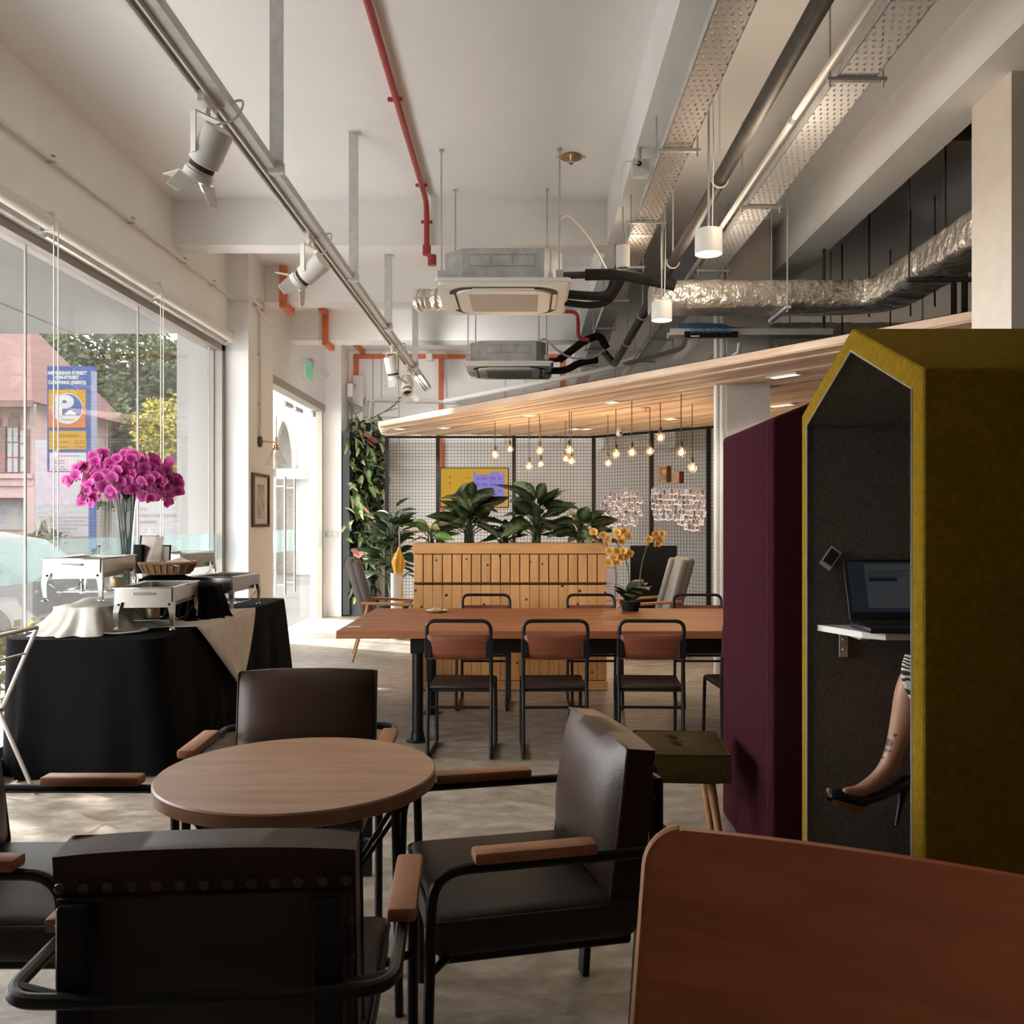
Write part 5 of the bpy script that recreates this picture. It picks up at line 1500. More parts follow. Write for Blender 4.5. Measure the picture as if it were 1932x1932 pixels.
hb = MB(); hb.ball(hc-d*.018+Vector((0,0,.035)), (.088,.088,.085), 18, 12); hb.ball(hc-d*.055+Vector((0,0,-.08)), (.075,.075,.16), 14, 10)
part('hair', hb, mat('dark_hair', (.012,.008,.006), .5, bump=.5, bscale=60, stretch=(1,1,.15)), per)
# dress: torso and draped skirt with bold leaf print
def print_mat():
    m = bpy.data.materials.new('leaf_print_fabric'); m.use_nodes = True
    N, L = m.node_tree.nodes, m.node_tree.links
    b = N['Principled BSDF']; b.inputs['Roughness'].default_value = .8
    tc = N.new('ShaderNodeTexCoord'); wv = N.new('ShaderNodeTexWave'); wv.wave_type = 'BANDS'; wv.bands_direction = 'DIAGONAL'
    wv.inputs['Scale'].default_value = 34; wv.inputs['Distortion'].default_value = 9; wv.inputs['Detail'].default_value = 1; wv.inputs['Detail Scale'].default_value = .7
    L.new(tc.outputs['Object'], wv.inputs[0])
    rp = N.new('ShaderNodeValToRGB'); rp.color_ramp.interpolation = 'CONSTANT'; rp.color_ramp.elements[0].color = (.012,.011,.012,1); rp.color_ramp.elements[1].position = .52; rp.color_ramp.elements[1].color = (.62,.58,.52,1)
    L.new(wv.outputs[0], rp.inputs[0]); L.new(rp.outputs[0], b.inputs['Base Color'])
    return m
M_print = print_mat()
DJ = {'a': ((1.62,2.555,.80), .172), 'r': ((1.52,2.545,.825), .118), 'r2': ((1.42,2.63,.83), .094), 'b': ((1.63,2.55,1.02), .12), 'c': ((1.62,2.57,1.20), .138), 'd': ((1.605,2.578,1.31), .085),
      'l': ((1.50,2.64,.85), .115), 'l2': ((1.34,2.735,.905), .092), 'l3': ((1.245,2.793,.925), .070), 's': ((1.55,2.69,1.29), .056), 's2': ((1.67,2.47,1.29), .056)}
dr = skin_body('dress', DJ, [('a','r'),('r','r2'),('a','b'),('b','c'),('c','d'),('a','l'),('l','l2'),('l2','l3'),('c','s'),('c','s2')], M_print, per)
dr['label'] = 'black and white leaf-print dress'
# hanging fold of the skirt
sk = MB()
def lerp_path(pts, t):
    k = min(len(pts)-2, int(t*(len(pts)-1))); return pts[k].lerp(pts[k+1], t*(len(pts)-1)-k)
FL = [P(1708,1234,2.745),P(1702,1252,2.735),P(1700,1268,2.73),P(1703,1288,2.73),P(1711,1306,2.735),P(1722,1326,2.74)]
FR = [P(1860,1226,2.62),P(1862,1250,2.60),P(1864,1275,2.59),P(1866,1300,2.59),P(1868,1325,2.60),P(1870,1350,2.60)]
def fold(u, v):
    p = lerp_path(FL, v).lerp(lerp_path(FR, v), u); p.y -= .012*math.sin(u*15+v*3)*u
    return tuple(p)
sk.grid(fold, 22, 15)
o = part('skirt_fold', sk, M_print, per, fix=False, ang=180)
md = o.modifiers.new('thick', 'SOLIDIFY'); md.thickness = .003
# shoes: peep-toe platform pumps
def shoe(M):
    up = MB(); secs = [ # x along foot (toe=0 .. heel=1): centre (x,z), half width, z top, z bottom
        (.0,.022,.028,.010),(.03,.030,.045,.004),(.07,.033,.050,.0),(.11,.030,.046,.006),(.15,.026,.060,.026),(.19,.026,.090,.056),(.225,.024,.128,.078),(.245,.018,.136,.084)]
    vs = []; fs = []; n = 12
    for (x, w_, zt, zb) in secs:
        for k in range(n):
            a = 2*PI*k/n; c, s_ = math.cos(a), math.sin(a)
            vs.append((x, w_*c, (zt+zb)/2+(zt-zb)/2*s_))
    for i in range(len(secs)-1):
        for k in range(n): fs.append((i*n+k, i*n+(k+1)%n, (i+1)*n+(k+1)%n, (i+1)*n+k))
    fs += [tuple(range(n)), tuple(range((len(secs)-1)*n, len(secs)*n))]
    up.add(vs, fs, M)
    u = part('shoe', up, M_shoe, per, ang=60)
    so = MB(); so.grid(lambda a,b: (.004+.12*a, (b-.5)*2*.030*math.sin(PI*(.12+.76*a))**.5, -.006-.010*math.sin(PI*a)+.006*(1-a)), 10, 4, M)
    so.grid(lambda a,b: (.004+.12*a, (.5-b)*2*.031*math.sin(PI*(.12+.76*a))**.5, .010+.012*(1-a)*0), 10, 4, M)
    so.grid(lambda a,b: (.004+.12*a, .031*math.sin(PI*(.12+.76*a))**.5*(1), (-.006-.010*math.sin(PI*a))*(1-b)+.010*b), 10, 1, M)
    so.grid(lambda a,b: (.004+.12*a, -.031*math.sin(PI*(.12+.76*a))**.5*(1), (-.006-.010*math.sin(PI*a))*(1-b)+.010*b), 10, 1, M)
    part('platform_sole', so, M_sole, u, ang=60)
    part('stiletto_heel', MB().tube([(.232,0,.085),(.236,0,.04),(.238,0,-.03)], [.018,.010,.005], 8, M=M), M_shoe, u)
    part('toe', MB().ball((-.002,0,.030),(.012,.012,.008),8,6,M), M_skin, u)
shoe(Matrix.Translation((.958,KY+.012,.522)) @ Matrix.Rotation(R(5),4,'Z') @ Matrix.Rotation(R(14),4,'Y'))
shoe(Matrix.Translation((1.19,2.78,.135)) @ Matrix.Rotation(R(-25),4,'Z'))
# ================================================================ pine planter
PX0, PX1, PY0, PY1, PZ = -.925, .683, 7.40, 7.80, 1.224
t = thing('slatted_planter', 'tall pine slat planter box dividing the room behind the long table', 'planter', ((PX0+PX1)/2, (PY0+PY1)/2, 0))
hx, hy = (PX1-PX0)/2, (PY1-PY0)/2
NS = 20; pitch = 2*hx/NS
su = MB().rbox((0,0,0),(pitch-.008,.018,.232),.002,1).mesh('slat', M_pine)
sl = MB().rbox((0,0,0),(pitch-.003,.018,.792),.002,1).mesh('slat', M_pine)
for k in range(NS):
    x = -hx+pitch*(k+.5)
    o = link('slat', su, t); o.location = (x, -hy+.009, 1.015)
    o = link('slat', sl, t); o.location = (x, -hy+.009+.002*(k%2), .480)
part('cap_board', MB().rbox((0,-hy+.004,1.181),(2*hx+.012,.030,.088),.002,1), M_pinex, t)
part('bottom_board', MB().rbox((0,-hy+.004,.042),(2*hx+.012,.030,.072),.002,1), M_pinex, t)
part('batten', MB().bx(-hx,hx,-hy+.019,-hy+.026,.88,.905), M_knot, t, False)
part('liner', MB().bx(-hx+.01,hx-.01,-hy+.028,hy-.03,.02,1.19), M_matblack, t, False)
for s in (-1,1):
    for k in range(5):
        o = link('slat', sl, t); o.rotation_euler.z = R(90); o.location = (s*(hx-.009), -hy+.06+pitch*k, .48); o.scale = (.9,1,1)
        o = link('slat', su, t); o.rotation_euler.z = R(90); o.location = (s*(hx-.009), -hy+.06+pitch*k, 1.015); o.scale = (.9,1,1)
    part('cap_board', MB().rbox((s*(hx-.004),.015,1.181),(.022,2*hy-.03,.088),.002,1), M_pinex, t)
part('back_panel', MB().bx(-hx,hx,hy-.02,hy,.01,1.22), M_pine, t, False)
part('soil', MB().bx(-hx+.03,hx-.03,-hy+.03,hy-.02,1.13,1.205), M_soil, t, False)
kn = MB(); kr = random.Random(4)
for (px, py, r_) in [(793,1035,3),(821,1040,3.2),(882,1041,4),(1038,1037,4),(1116,1031,3),(1000,1060,2),(795,1145,2.6),(842,1123,3),(873,1047,0),(913,1141,3),(923,1147,2.6),(943,1049,2.4),(920,1066,2.4),(880,1055,2),(823,1057,2),(993,1131,2.4),(1078,1020,0),(1061,1105,3),(1094,1115,3),(1142,1118,2.4),(784,1114,2.4),(1023,1064,2),(1090,1140,2.4),(976,1251,2.4),(970,1302,3),(1127,1301,3),(1117,1268,2.2)]:
    if r_:
        p = P(px,py,PY0); kn.lathe([(0,.0022),(r_*PY0/FPX*.8,.0018),(r_*PY0/FPX,0)], 10, M=T((p.x-(PX0+PX1)/2, -hy-(.0105 if p.z < 1.13 and p.z > .08 else .0115)+.0105, p.z),(R(90),0,0)))
part('knots', kn, M_knot, t, kind='stuff')
def leaf_mesh(l=1.0, w=.36, fold=.22, droop=.30, tip=1.6, nu=9, nv=4, mt=M_leaf_dark, wavy=.0):
    b = MB()
    def f(u, v):
        s_ = (v-.5)*2
        ww = w*.5*(math.sin(PI*u**.8)**.75)*(1-.25*u) if 0 < u < 1 else 0
        return (l*u, s_*ww, fold*abs(s_)*ww - droop*u*u*l*.6 + wavy*math.sin(u*14)*abs(s_)*ww)
    b.grid(f, nu, nv)
    return b.mesh('leaf', mt, True, 180, fix=False)
LM = [leaf_mesh(w=.56, droop=.30, mt=M_leaf_dark, fold=.12), leaf_mesh(w=.48, droop=.65, mt=M_leaf_dark, fold=.2), leaf_mesh(w=.60, droop=.12, mt=M_leaf_dark, wavy=.06, fold=.1)]
LMg = [leaf_mesh(w=.42, droop=.35, mt=M_leaf_green), leaf_mesh(w=.38, droop=.6, mt=M_leaf_green)]
LMd = [leaf_mesh(w=.44, droop=.35, mt=M_leaf_dull), leaf_mesh(w=.40, droop=.55, mt=M_leaf_dull)]
LMa = [leaf_mesh(w=.5, droop=.3, mt=M_leaf_amber)]
LMp = [leaf_mesh(w=.40, droop=.5, mt=M_leaf_pale), leaf_mesh(w=.34, droop=.8, mt=M_leaf_pale, fold=.3)]
def plant(name, label, loc, n, hgt, spread, ll, meshes, seed, group=None, aim=None, lean=(0,0), cat='plant'):
    r_ = random.Random(seed)
    t = thing(name, label, cat, loc, 0, group)
    sm = MB()
    for k in range(n):
        a = 2.4*k+r_.uniform(-.3,.3); q = (k+.5)/n
        el = 1-q*.9                               # upper leaves first
        h_ = hgt*(.25+.75*el)*r_.uniform(.85,1.1); s_ = spread*(.25+.75*q)*r_.uniform(.7,1.1)
        b0 = Vector((r_.uniform(-.04,.04),r_.uniform(-.04,.04),0)); b1 = Vector((s_*math.cos(a)*.55+lean[0]*el, s_*math.sin(a)*.45+lean[1]*el, h_))
        sm.tube(fillet([b0, Vector((b1.x*.35,b1.y*.35,h_*.75)), b1], .2, 4), [.008]+[.006]*5+[.004] if False else .0055, 5)
        o = link('leaf', meshes[k % len(meshes)], t)
        L_ = ll*r_.uniform(.65,1.12)
        dirv = Vector((math.cos(a), math.sin(a), r_.uniform(-.25,.5)+.9*el-.30)).normalized()
        X = dirv; Y = Vector((0,0,1)).cross(X).normalized(); Z = X.cross(Y)
        m_ = Matrix((X,Y,Z)).transposed().to_4x4() @ Matrix.Rotation(r_.uniform(-.9,.9),4,'X')
        o.matrix_local = Matrix.Translation(b1) @ m_ @ Matrix.Diagonal((L_,L_,L_,1))
    part('stems', sm, M_stem, t, kind='stuff')
    return t
SZ = 1.206
plant('dumb_cane', 'tall variegated dumb cane left of centre in the pine planter', (-.47,7.56,SZ), 36, .40, .22, .31, LM, 3)
plant('dumb_cane', 'broad dark dumb cane right of centre in the pine planter', (.10,7.57,SZ), 38, .40, .25, .30, LM, 11)
plant('dumb_cane', 'smaller dumb cane at the right end of the pine planter', (.47,7.55,SZ), 20, .22, .24, .25, LM, 29)
plant('leafy_plant', 'sparse dark plant filling the middle of the pine planter', (-.17,7.60,SZ), 18, .16, .20, .18, LMd, 17)
t = plant('flamingo_plant', 'flamingo flower plant with yellow-edged leaves at the left end of the planter', (-.80,7.53,SZ), 14, .18, .18, .22, LMa+LMg, 41)
for (x,y,z) in [(-.10,-.08,.10),(-.02,-.14,.06)]:
    part('flower', MB().grid(lambda u,v: (.07*u, .05*(v-.5)*2*math.sin(PI*u**.8)**.7 if 0<u<1 else 0, -.02*u+.01*abs(v-.5)), 6, 4, T((x,y,z),(0,R(-30),R(200)))), M_pinkflower, t, fix=False)
t = plant('flamingo_plant', 'small burgundy plant with a pale flower at the right end of the planter', (.64,7.52,SZ), 7, .10, .12, .13, [leaf_mesh(w=.45, mt=mat('burgundy_leaf', (.055,.015,.018), .45, var=.3))], 43)
part('flower', MB().grid(lambda u,v: (.07*u, .05*(v-.5)*2*math.sin(PI*u**.8)**.7 if 0<u<1 else 0, .02*u), 6, 4, T((-.04,-.1,.06),(R(60),R(-20),R(170)))), mat('peach_spathe', (.70,.36,.17), .5), t, fix=False)

# ================================================================ green wall by the door
t = thing('vertical_garden', 'tall living wall of trailing plants beside the glass door', 'living wall', (-2.70,13.30,0))
part('frame', MB().bx(0,.10,-.08,.40,.02,2.75), mat('slate_frame', (.05,.055,.06), .6), t, False)
part('plinth', MB().bx(0.1,.40,-.02,.40,.0,.62), mat('charcoal_cabinet', (.07,.075,.08), .5), t, False)
for z in (.55,1.05,1.55,2.05,2.5): part('pocket', MB().rbox((.25,.2,z),(.30,.30,.10),.02,2), M_matblack, t)
gr = random.Random(5); nl = 0
GM = {'p': LMp, 'g': LMg, 'd': LMd, 'm': LM}
def vine_leaf(par, p, out, L_, ms):
    X = Vector(out).normalized(); Y = Vector((0,0,1)).cross(X)
    Y = Y.normalized() if Y.length > 1e-4 else Vector((0,1,0)); Z = X.cross(Y)
    o = link('leaf', ms[gr.randrange(len(ms))], par)
    o.matrix_local = Matrix.Translation(p) @ Matrix((X,Y,Z)).transposed().to_4x4() @ Matrix.Rotation(gr.uniform(-.7,.7),4,'X') @ Matrix.Diagonal((L_,L_,L_,1))
for k in range(292):
    z = 2.95-2.75*(k/292)
    wmax = .46 if z > 1.9 else .30 if z > 1.6 else .36
    x = gr.uniform(.02,wmax+.16); y = gr.uniform(-.16,.40)
    left = x < .28
    if z > 2.3: ms = LMg if gr.random() < .55 else LMp
    elif z > 1.55: ms = LMg if gr.random() < .5 else LMp
    elif z > 1.0: ms = LMp if gr.random() < .55 else LMg
    else: ms = LMp if gr.random() < .75 else LMg
    if x > .42 and z > 1.7 and gr.random() < .6: ms = LM
    if z < .75: x = gr.uniform(.06,.28)
    vine_leaf(t, (x,y,z), (gr.uniform(-.1,.9), gr.uniform(-1,.1), gr.uniform(-.9,.3)), gr.uniform(.17,.28)*(.7 if z < .8 else 1), ms)
st = MB()
lf = [(.0,0,0),(.25,.17,.02),(.6,.19,-.05),(1,0,-.22),(.6,-.19,-.05),(.25,-.17,.02)]
for k in range(900):
    z = gr.uniform(.15,2.92); x = gr.uniform(.08,.55 if z > 1.6 else .45); y = gr.uniform(-.10,.42)
    X = Vector((gr.uniform(-.3,.9), gr.uniform(-1,.4), gr.uniform(-1,.3))).normalized(); Y = Vector((0,0,1)).cross(X).normalized(); Z = X.cross(Y)
    s_ = gr.uniform(.10,.17)
    st.add(lf, [(0,1,5),(1,2,4,5),(2,3,4)], Matrix.Translation((x,y,z)) @ Matrix((X,Y,Z)).transposed().to_4x4() @ Matrix.Diagonal((s_,s_,s_,1)))
part('foliage', st, M_leaf_dull, t, True, fix=False, kind='stuff')
pk = MB()
for (x,y,z) in [(.34,-.2,2.72),(.42,-.1,2.66),(.40,-.25,2.60),(.28,-.4,.98),(.36,-.35,.90),(.20,-.45,1.02),(.33,-.3,1.62)]:
    pk.grid(lambda u,v: (.15*u, .075*(v-.5)*2*math.sin(PI*u**.7)**.7 if 0<u<1 else 0, -.05*u), 6, 4, T((x,y,z),(gr.uniform(-.6,.6),R(20),gr.uniform(-2,.3))))
part('pink_bracts', pk, mat('dusky_pink', (.50,.20,.18), .6), t, fix=False, kind='stuff')
tw = MB()
for k in range(3): tw.tube(fillet([(.3,.1,2.9),(.55+.1*k,.1,3.05+.05*k),(.80+.06*k,.0,3.10+.13*k)], .1), .004, 5)
for k in range(9): tw.ball((.70+.025*k,.0,3.08+.03*k+.02*(k%2)), (.014,.01,.008), 6, 4)
part('twig', tw, M_stem, t)
plant('dracaena', 'dense dark-leaved bush between the living wall and the pine planter', (-1.72,11.62,.35), 130, 1.15, .40, .29, [leaf_mesh(w=.34, droop=.6, mt=M_leaf_dull, nu=7, nv=2), leaf_mesh(w=.38, droop=.4, mt=M_leaf_dull, nu=7, nv=2)], 8)
t = [o for o in COL.objects if o.name.startswith('dracaena')][-1]
part('pot', MB().lathe([(0,-.35),(.16,-.35),(.22,.0),(.20,.0),(0,-.03)], 20), M_matblack, t)

# ================================================================ wire mesh screen
CANZ = 2.62
def wire_grid(p0, p1, z0, z1, cell=.046):
    p0 = (p0[0],p0[1],0); p1 = (p1[0],p1[1],0); b = MB(); d = Vector(p1)-Vector(p0); L_ = d.length; u = d/L_; nx = max(1, round(L_/cell)); nz = round((z1-z0)/cell); w_ = .0022
    nrm = Vector((-u.y,u.x,0))
    def bar(a, c, h):
        side = Vector((0,0,w_)) if h else u*w_
        vs = []
        for q in (a, c):
            for s1, s2 in ((-1,-1),(1,-1),(1,1),(-1,1)): vs.append(q+side*s1+nrm*w_*s2)
        b.add(vs, [(0,1,5,4),(1,2,6,5),(2,3,7,6),(3,0,4,7)])
    for i in range(nx+1):
        q = Vector(p0)+u*(L_*i/nx); bar(Vector((q.x,q.y,z0)), Vector((q.x,q.y,z1)), False)
    for j in range(nz+1):
        z = z0+(z1-z0)*j/nz; bar(Vector((p0[0],p0[1],z)), Vector((p1[0],p1[1],z)), True)
    return b
M_wire = mat('mesh_wire', (.045,.028,.022), .5, .4)
posts = [(-1.93,12.47),(-1.215,12.47),(-.15,12.47),(.965,12.47),(1.679,11.796),(2.312,11.20),(2.765,10.77)]
t = thing('mesh_screen', 'black framed wire mesh screen folding around the lounge corner', 'screen')
for (x, y) in posts:
    part('post', MB().bx(x-.026,x+.026,y-.026,y+.026,.0,CANZ-.01), M_black, t, False)
for (a, c) in zip(posts[:-1], posts[1:]):
    part('wire_grid', wire_grid(a, c, .06, CANZ-.03), M_wire, t, False, fix=False, kind='stuff')
    for z in (.03, CANZ-.03):
        part('rail', MB().tube([(a[0],a[1],z),(c[0],c[1],z)], .022, 4), M_black, t, False)
# television
t = thing('television', 'television showing a yellow and violet slide hung on the mesh', 'television', (P(895,920,12.35).x, 12.37, P(895,920,12.35).z))
tw_, th_ = 130*12.35/FPX, 76*12.35/FPX
part('casing', MB().rbox((0,.02,0),(tw_,.04,th_),.006,2), M_matblack, t)
M_tvy = emat('screen_yellow', (.62,.36,.045), .62)
part('display', MB().bx(-tw_/2+.012,tw_/2-.012,-.003,-.001,-th_/2+.012,th_/2-.012), M_tvy, t, False)
def tvp(px, py): q = P(px,py,12.35); return (q.x-t.location.x, q.z-t.location.z)
def tvrect(b, x0, y0, x1, y1, d):
    a = tvp(x0,y0); c = tvp(x1,y1); b.bx(a[0],c[0],-.003-d,-.002-d,c[1],a[1])
b = MB(); tvrect(b,893,895,952,951,.001); tvrect(b,893,890,898,895,.001); tvrect(b,926,890,944,895,.001); tvrect(b,948,890,952,895,.001)
part('slide_building', b, emat('screen_violet', (.33,.27,.72), .55), t, False)
b = MB()
for j, y in enumerate((900,912,924)):
    for xs in ((899,902),(908,911,914,917),(924,927,930,933),(940,944)):
        for x in xs: tvrect(b,x,y,x+1.6,y+5,.002)
part('slide_windows', b, emat('screen_violet_dark', (.22,.14,.42), .5), t, False)
b = MB(); tvrect(b,924,939,946,949.5,.002)
part('slide_block', b, emat('screen_purple', (.33,.16,.60), .6), t, False)
b = MB()
for (x0,y,x1) in [(880,901,889),(882,911,889),(874,913,889),(884,917,889)]: tvrect(b,x0,y,x1,y+1.0,.002)
for y in (898,910): tvrect(b,847,y,850,y+4,.002)
part('slide_text', b, emat('screen_ochre', (.36,.19,.04), .5), t, False)
# dark display boards behind the orchid
single('black_board', MB().rbox((0,0,.565),(.53,.06,1.13),.004,1), M_matblack, 'large black board standing behind the yellow orchid', 'board', (1.475,10.2,0), R(-2))
o = bpy.data.objects[-1] if False else None
single('white_cabinet', MB().rbox((0,0,.45),(.30,.25,.90),.006,1).rbox((0,0,.915),(.31,.26,.03),.004,1), mat('pale_cabinet', (.42,.41,.44), .6), 'pale narrow cabinet between the planter and the black board', 'cabinet', (.865,9.85,0))
single('white_cup', MB().lathe([(0,0),(.04,0),(.075,.08),(.07,.08),(.035,.01),(0,.01)], 20), M_whiteplastic, 'white bowl on the pale cabinet behind the yellow orchid', 'bowl', (.90,9.83,.932))
# two printed wooden boxes on the mesh
def plaque(px, py, w, h, label, col, col2, words):
    u = (Vector((*posts[5],0))-Vector((*posts[4],0))).normalized()
    # intersect pixel ray with the angled panel
    d = P(px,py,1.0)-Vector((0,0,H)); n_ = Vector((-u.y,u.x,0)); k = n_.dot(Vector((*posts[4],0)))/n_.dot(d)
    q = Vector((0,0,H))+d*k
    ang = math.atan2(u.y,u.x)
    t = thing('wooden_plaque', label, 'picture', (q.x,q.y,q.z), ang)
    part('block', MB().rbox((0,-.06,0),(w,.10,h),.006,2), mat('plaque_side', (.22,.08,.03), .6), t)
    part('print', MB().bx(-w/2+.006,w/2-.006,-.113,-.1105,-h/2+.006,h/2-.006), mat('plaque_print', col, .6, col2=col2, scale=13), t, False)
    m_ = mat('plaque_band', words, .6)
    part('print_band', MB().bx(-w/2+.012,w/2-.012,-.115,-.1131,h/2-.05,h/2-.02), m_, t, False)
    part('print_band', MB().bx(-w/2+.012,w/2-.012,-.115,-.1131,-h/2+.02,-h/2+.045), m_, t, False)
plaque(1259,895,.135,.215,'larger orange and black printed wooden plaque on the mesh', (.55,.25,.05), (.03,.02,.015), (.16,.06,.015))
plaque(1285,901,.095,.155,'smaller brown printed wooden plaque on the mesh', (.45,.21,.08), (.22,.08,.035), (.30,.12,.04))
# instant photos pegged to the mesh
def photo_mat():
    m = bpy.data.materials.new('instant_photo_card'); m.use_nodes = True
    N, L = m.node_tree.nodes, m.node_tree.links
    b = N['Principled BSDF']; b.inputs['Roughness'].default_value = .45
    tc = N.new('ShaderNodeTexCoord'); sp = N.new('ShaderNodeSeparateXYZ'); L.new(tc.outputs['Object'], sp.inputs[0])
    def ab(o_): a = N.new('ShaderNodeMath'); a.operation = 'ABSOLUTE'; L.new(o_, a.inputs[0]); return a.outputs[0]
    def lt(o_, v): a = N.new('ShaderNodeMath'); a.operation = 'LESS_THAN'; L.new(o_, a.inputs[0]); a.inputs[1].default_value = v; return a.outputs[0]
    zz = N.new('ShaderNodeMath'); zz.operation = 'SUBTRACT'; zz.inputs[1].default_value = .008; L.new(sp.outputs['Z'], zz.inputs[0])
    mu = N.new('ShaderNodeMath'); mu.operation = 'MULTIPLY'; L.new(lt(ab(sp.outputs['X']), .0262), mu.inputs[0]); L.new(lt(ab(zz.outputs[0]), .030), mu.inputs[1])
    oi = N.new('ShaderNodeObjectInfo'); rp = N.new('ShaderNodeValToRGB'); e = rp.color_ramp.elements
    e[0].color = (.02,.015,.012,1); e[1].color = (.42,.38,.40,1)
    for p_, c in ((.3,(.10,.045,.03,1)),(.55,(.24,.12,.07,1)),(.8,(.09,.11,.15,1))): k = e.new(p_); k.color = c
    nz = N.new('ShaderNodeTexNoise'); nz.inputs['Scale'].default_value = 40; va = N.new('ShaderNodeVectorMath'); va.operation = 'ADD'
    L.new(tc.outputs['Object'], va.inputs[0]); L.new(oi.outputs['Random'], va.inputs[1]); L.new(va.outputs[0], nz.inputs[0])
    ad = N.new('ShaderNodeMath'); ad.operation = 'MULTIPLY_ADD'; L.new(nz.outputs[0], ad.inputs[0]); ad.inputs[1].default_value = .8; 
    sb = N.new('ShaderNodeMath'); sb.operation = 'SUBTRACT'; L.new(oi.outputs['Random'], sb.inputs[0]); sb.inputs[1].default_value = .4; L.new(sb.outputs[0], ad.inputs[2])
    L.new(ad.outputs[0], rp.inputs[0])
    mx = N.new('ShaderNodeMix'); mx.data_type = 'RGBA'; L.new(mu.outputs[0], mx.inputs[0]); mx.inputs[6].default_value = (.58,.54,.50,1); L.new(rp.outputs[0], mx.inputs[7]); L.new(mx.outputs[2], b.inputs['Base Color'])
    return m
M_photo = photo_mat()
ph_me = MB().bx(-.031,.031,-.0006,.0006,-.040,.040).bx(-.0035,.0035,-.006,.004,.030,.058).mesh('instant_photo', M_photo, False)
pr = random.Random(9)
ORD = 'first second third fourth fifth sixth seventh eighth ninth tenth eleventh twelfth thirteenth fourteenth fifteenth sixteenth'.split()
TINT = ['pale','warm','dim','bright']
def on_panel(px, py, a, c):
    u = (Vector((*c,0))-Vector((*a,0))).normalized(); n_ = Vector((-u.y,u.x,0)); d = P(px,py,1.0)-Vector((0,0,H)); k = n_.dot(Vector((*a,0)))/n_.dot(d)
    return Vector((0,0,H))+d*k, math.atan2(u.y,u.x)
def pin(px, py, a, c, tilt, label, group):
    q, ang = on_panel(px,py,a,c); n_ = Vector((math.sin(ang),-math.cos(ang),0))
    o = link('instant_photo', ph_me); o.location = q+n_*pr.uniform(.012,.035); o.rotation_euler = (R(pr.uniform(-8,8)), R(tilt), ang+R(pr.uniform(-14,14)))
    tag(o, label, 'photo', group)
for j in range(9):
    y = 927+8.6*j; x0 = [1182,1150,1143,1136,1137,1133,1133,1139,1142][j]; x1 = [1190,1212,1215,1214,1212,1213,1211,1208,1195][j]
    x = x0+2; n_ = 0
    while x < x1-2:
        pin(x+pr.uniform(-1.5,1.5), y+pr.uniform(-3,3), posts[3], posts[4], pr.uniform(-28,28), f'overlapping instant photo, {ORD[n_]} from the left in the {ORD[j]} row of the irregular left cluster', 'left cluster of instant photos'); x += 8.4; n_ += 1
for j in range(8):
    y = 928+9.6*j; x0 = [1234,1234,1235,1234,1235,1240,1282,1296][j]; x1 = [1330,1330,1330,1330,1329,1328,1326,1318][j]
    x = x0; n_ = 0
    while x < x1:
        pin(x+pr.uniform(-1,1), y+pr.uniform(-1.5,1.5)+(x-x0)*.02, posts[4], posts[5], pr.uniform(-14,14), f'pegged instant photo, {ORD[n_]} from the left in the {ORD[j]} row of the right cluster', 'right rows of instant photos'); x += 7.2; n_ += 1
# ================================================================ slatted canopy
poly = [(-1.86,11.4),(3.63,4.29),(6.6,4.29),(6.6,7.2),(2.72,10.85),(.965,12.44),(-1.98,12.44)]
dv = Vector((3.63+1.86, 4.29-11.4)).normalized(); nv = Vector((-dv.y, dv.x))
if nv.x < 0: nv = -nv
org = Vector((-1.86,11.4))
def clip(s_):
    base = org+nv*s_; lo, hi = -50, 50
    n = len(poly); ctr = Vector((1.5,9))
    for i in range(n):
        a = Vector(poly[i]); c = Vector(poly[(i+1)%n]); e = c-a; nn = Vector((-e.y,e.x))
        if nn.dot(ctr-a) < 0: nn = -nn
        d0 = nn.dot(base-a); dd = nn.dot(dv)
        if abs(dd) < 1e-9:
            if d0 < -1e-6: return None
        elif dd > 0: lo = max(lo, -d0/dd)
        else: hi = min(hi, -d0/dd)
    return (lo, hi) if hi > lo+.02 else None
t = thing('slatted_canopy', 'slatted wooden ceiling canopy over the lounge corner with a diagonal front edge', 'canopy', (0,0,CANZ))
sp_, sw_ = .056, .046
cr = random.Random(2); k = 0; ang = math.atan2(dv.y, dv.x)
slat_by = {}
s_ = .02
while s_ < 4.6:
    c = clip(s_)
    if c:
        L_ = c[1]-c[0]; mid = org+nv*s_+dv*((c[0]+c[1])/2)
        dep = cr.choice([.030,.036,.042,.048])
        b = MB().bx(-L_/2,L_/2,-sw_/2,sw_/2,-dep+.034,.06)
        o = part('slat', b, M_canopy, t, False); o.location = (mid.x,mid.y,0); o.rotation_euler.z = ang
    s_ += sp_
c = clip(.005); L_ = c[1]-c[0]; mid = org+nv*-.006+dv*((c[0]+c[1])/2)
o = part('fascia', MB().rbox((0,0,.040),(L_,.016,.056),.002,1), M_canopy, t, False); o.location = (mid.x,mid.y,0); o.rotation_euler.z = ang
part('backing', MB().prism(poly, .06, .075), M_matblack, t, False)
dl = [(755,808,1),(998,782,1),(1085,808,1),(1155,757,1),(1107,808,1),(1266,789,1),(838,806,1),(1480,707,2),(1475,763,2)]
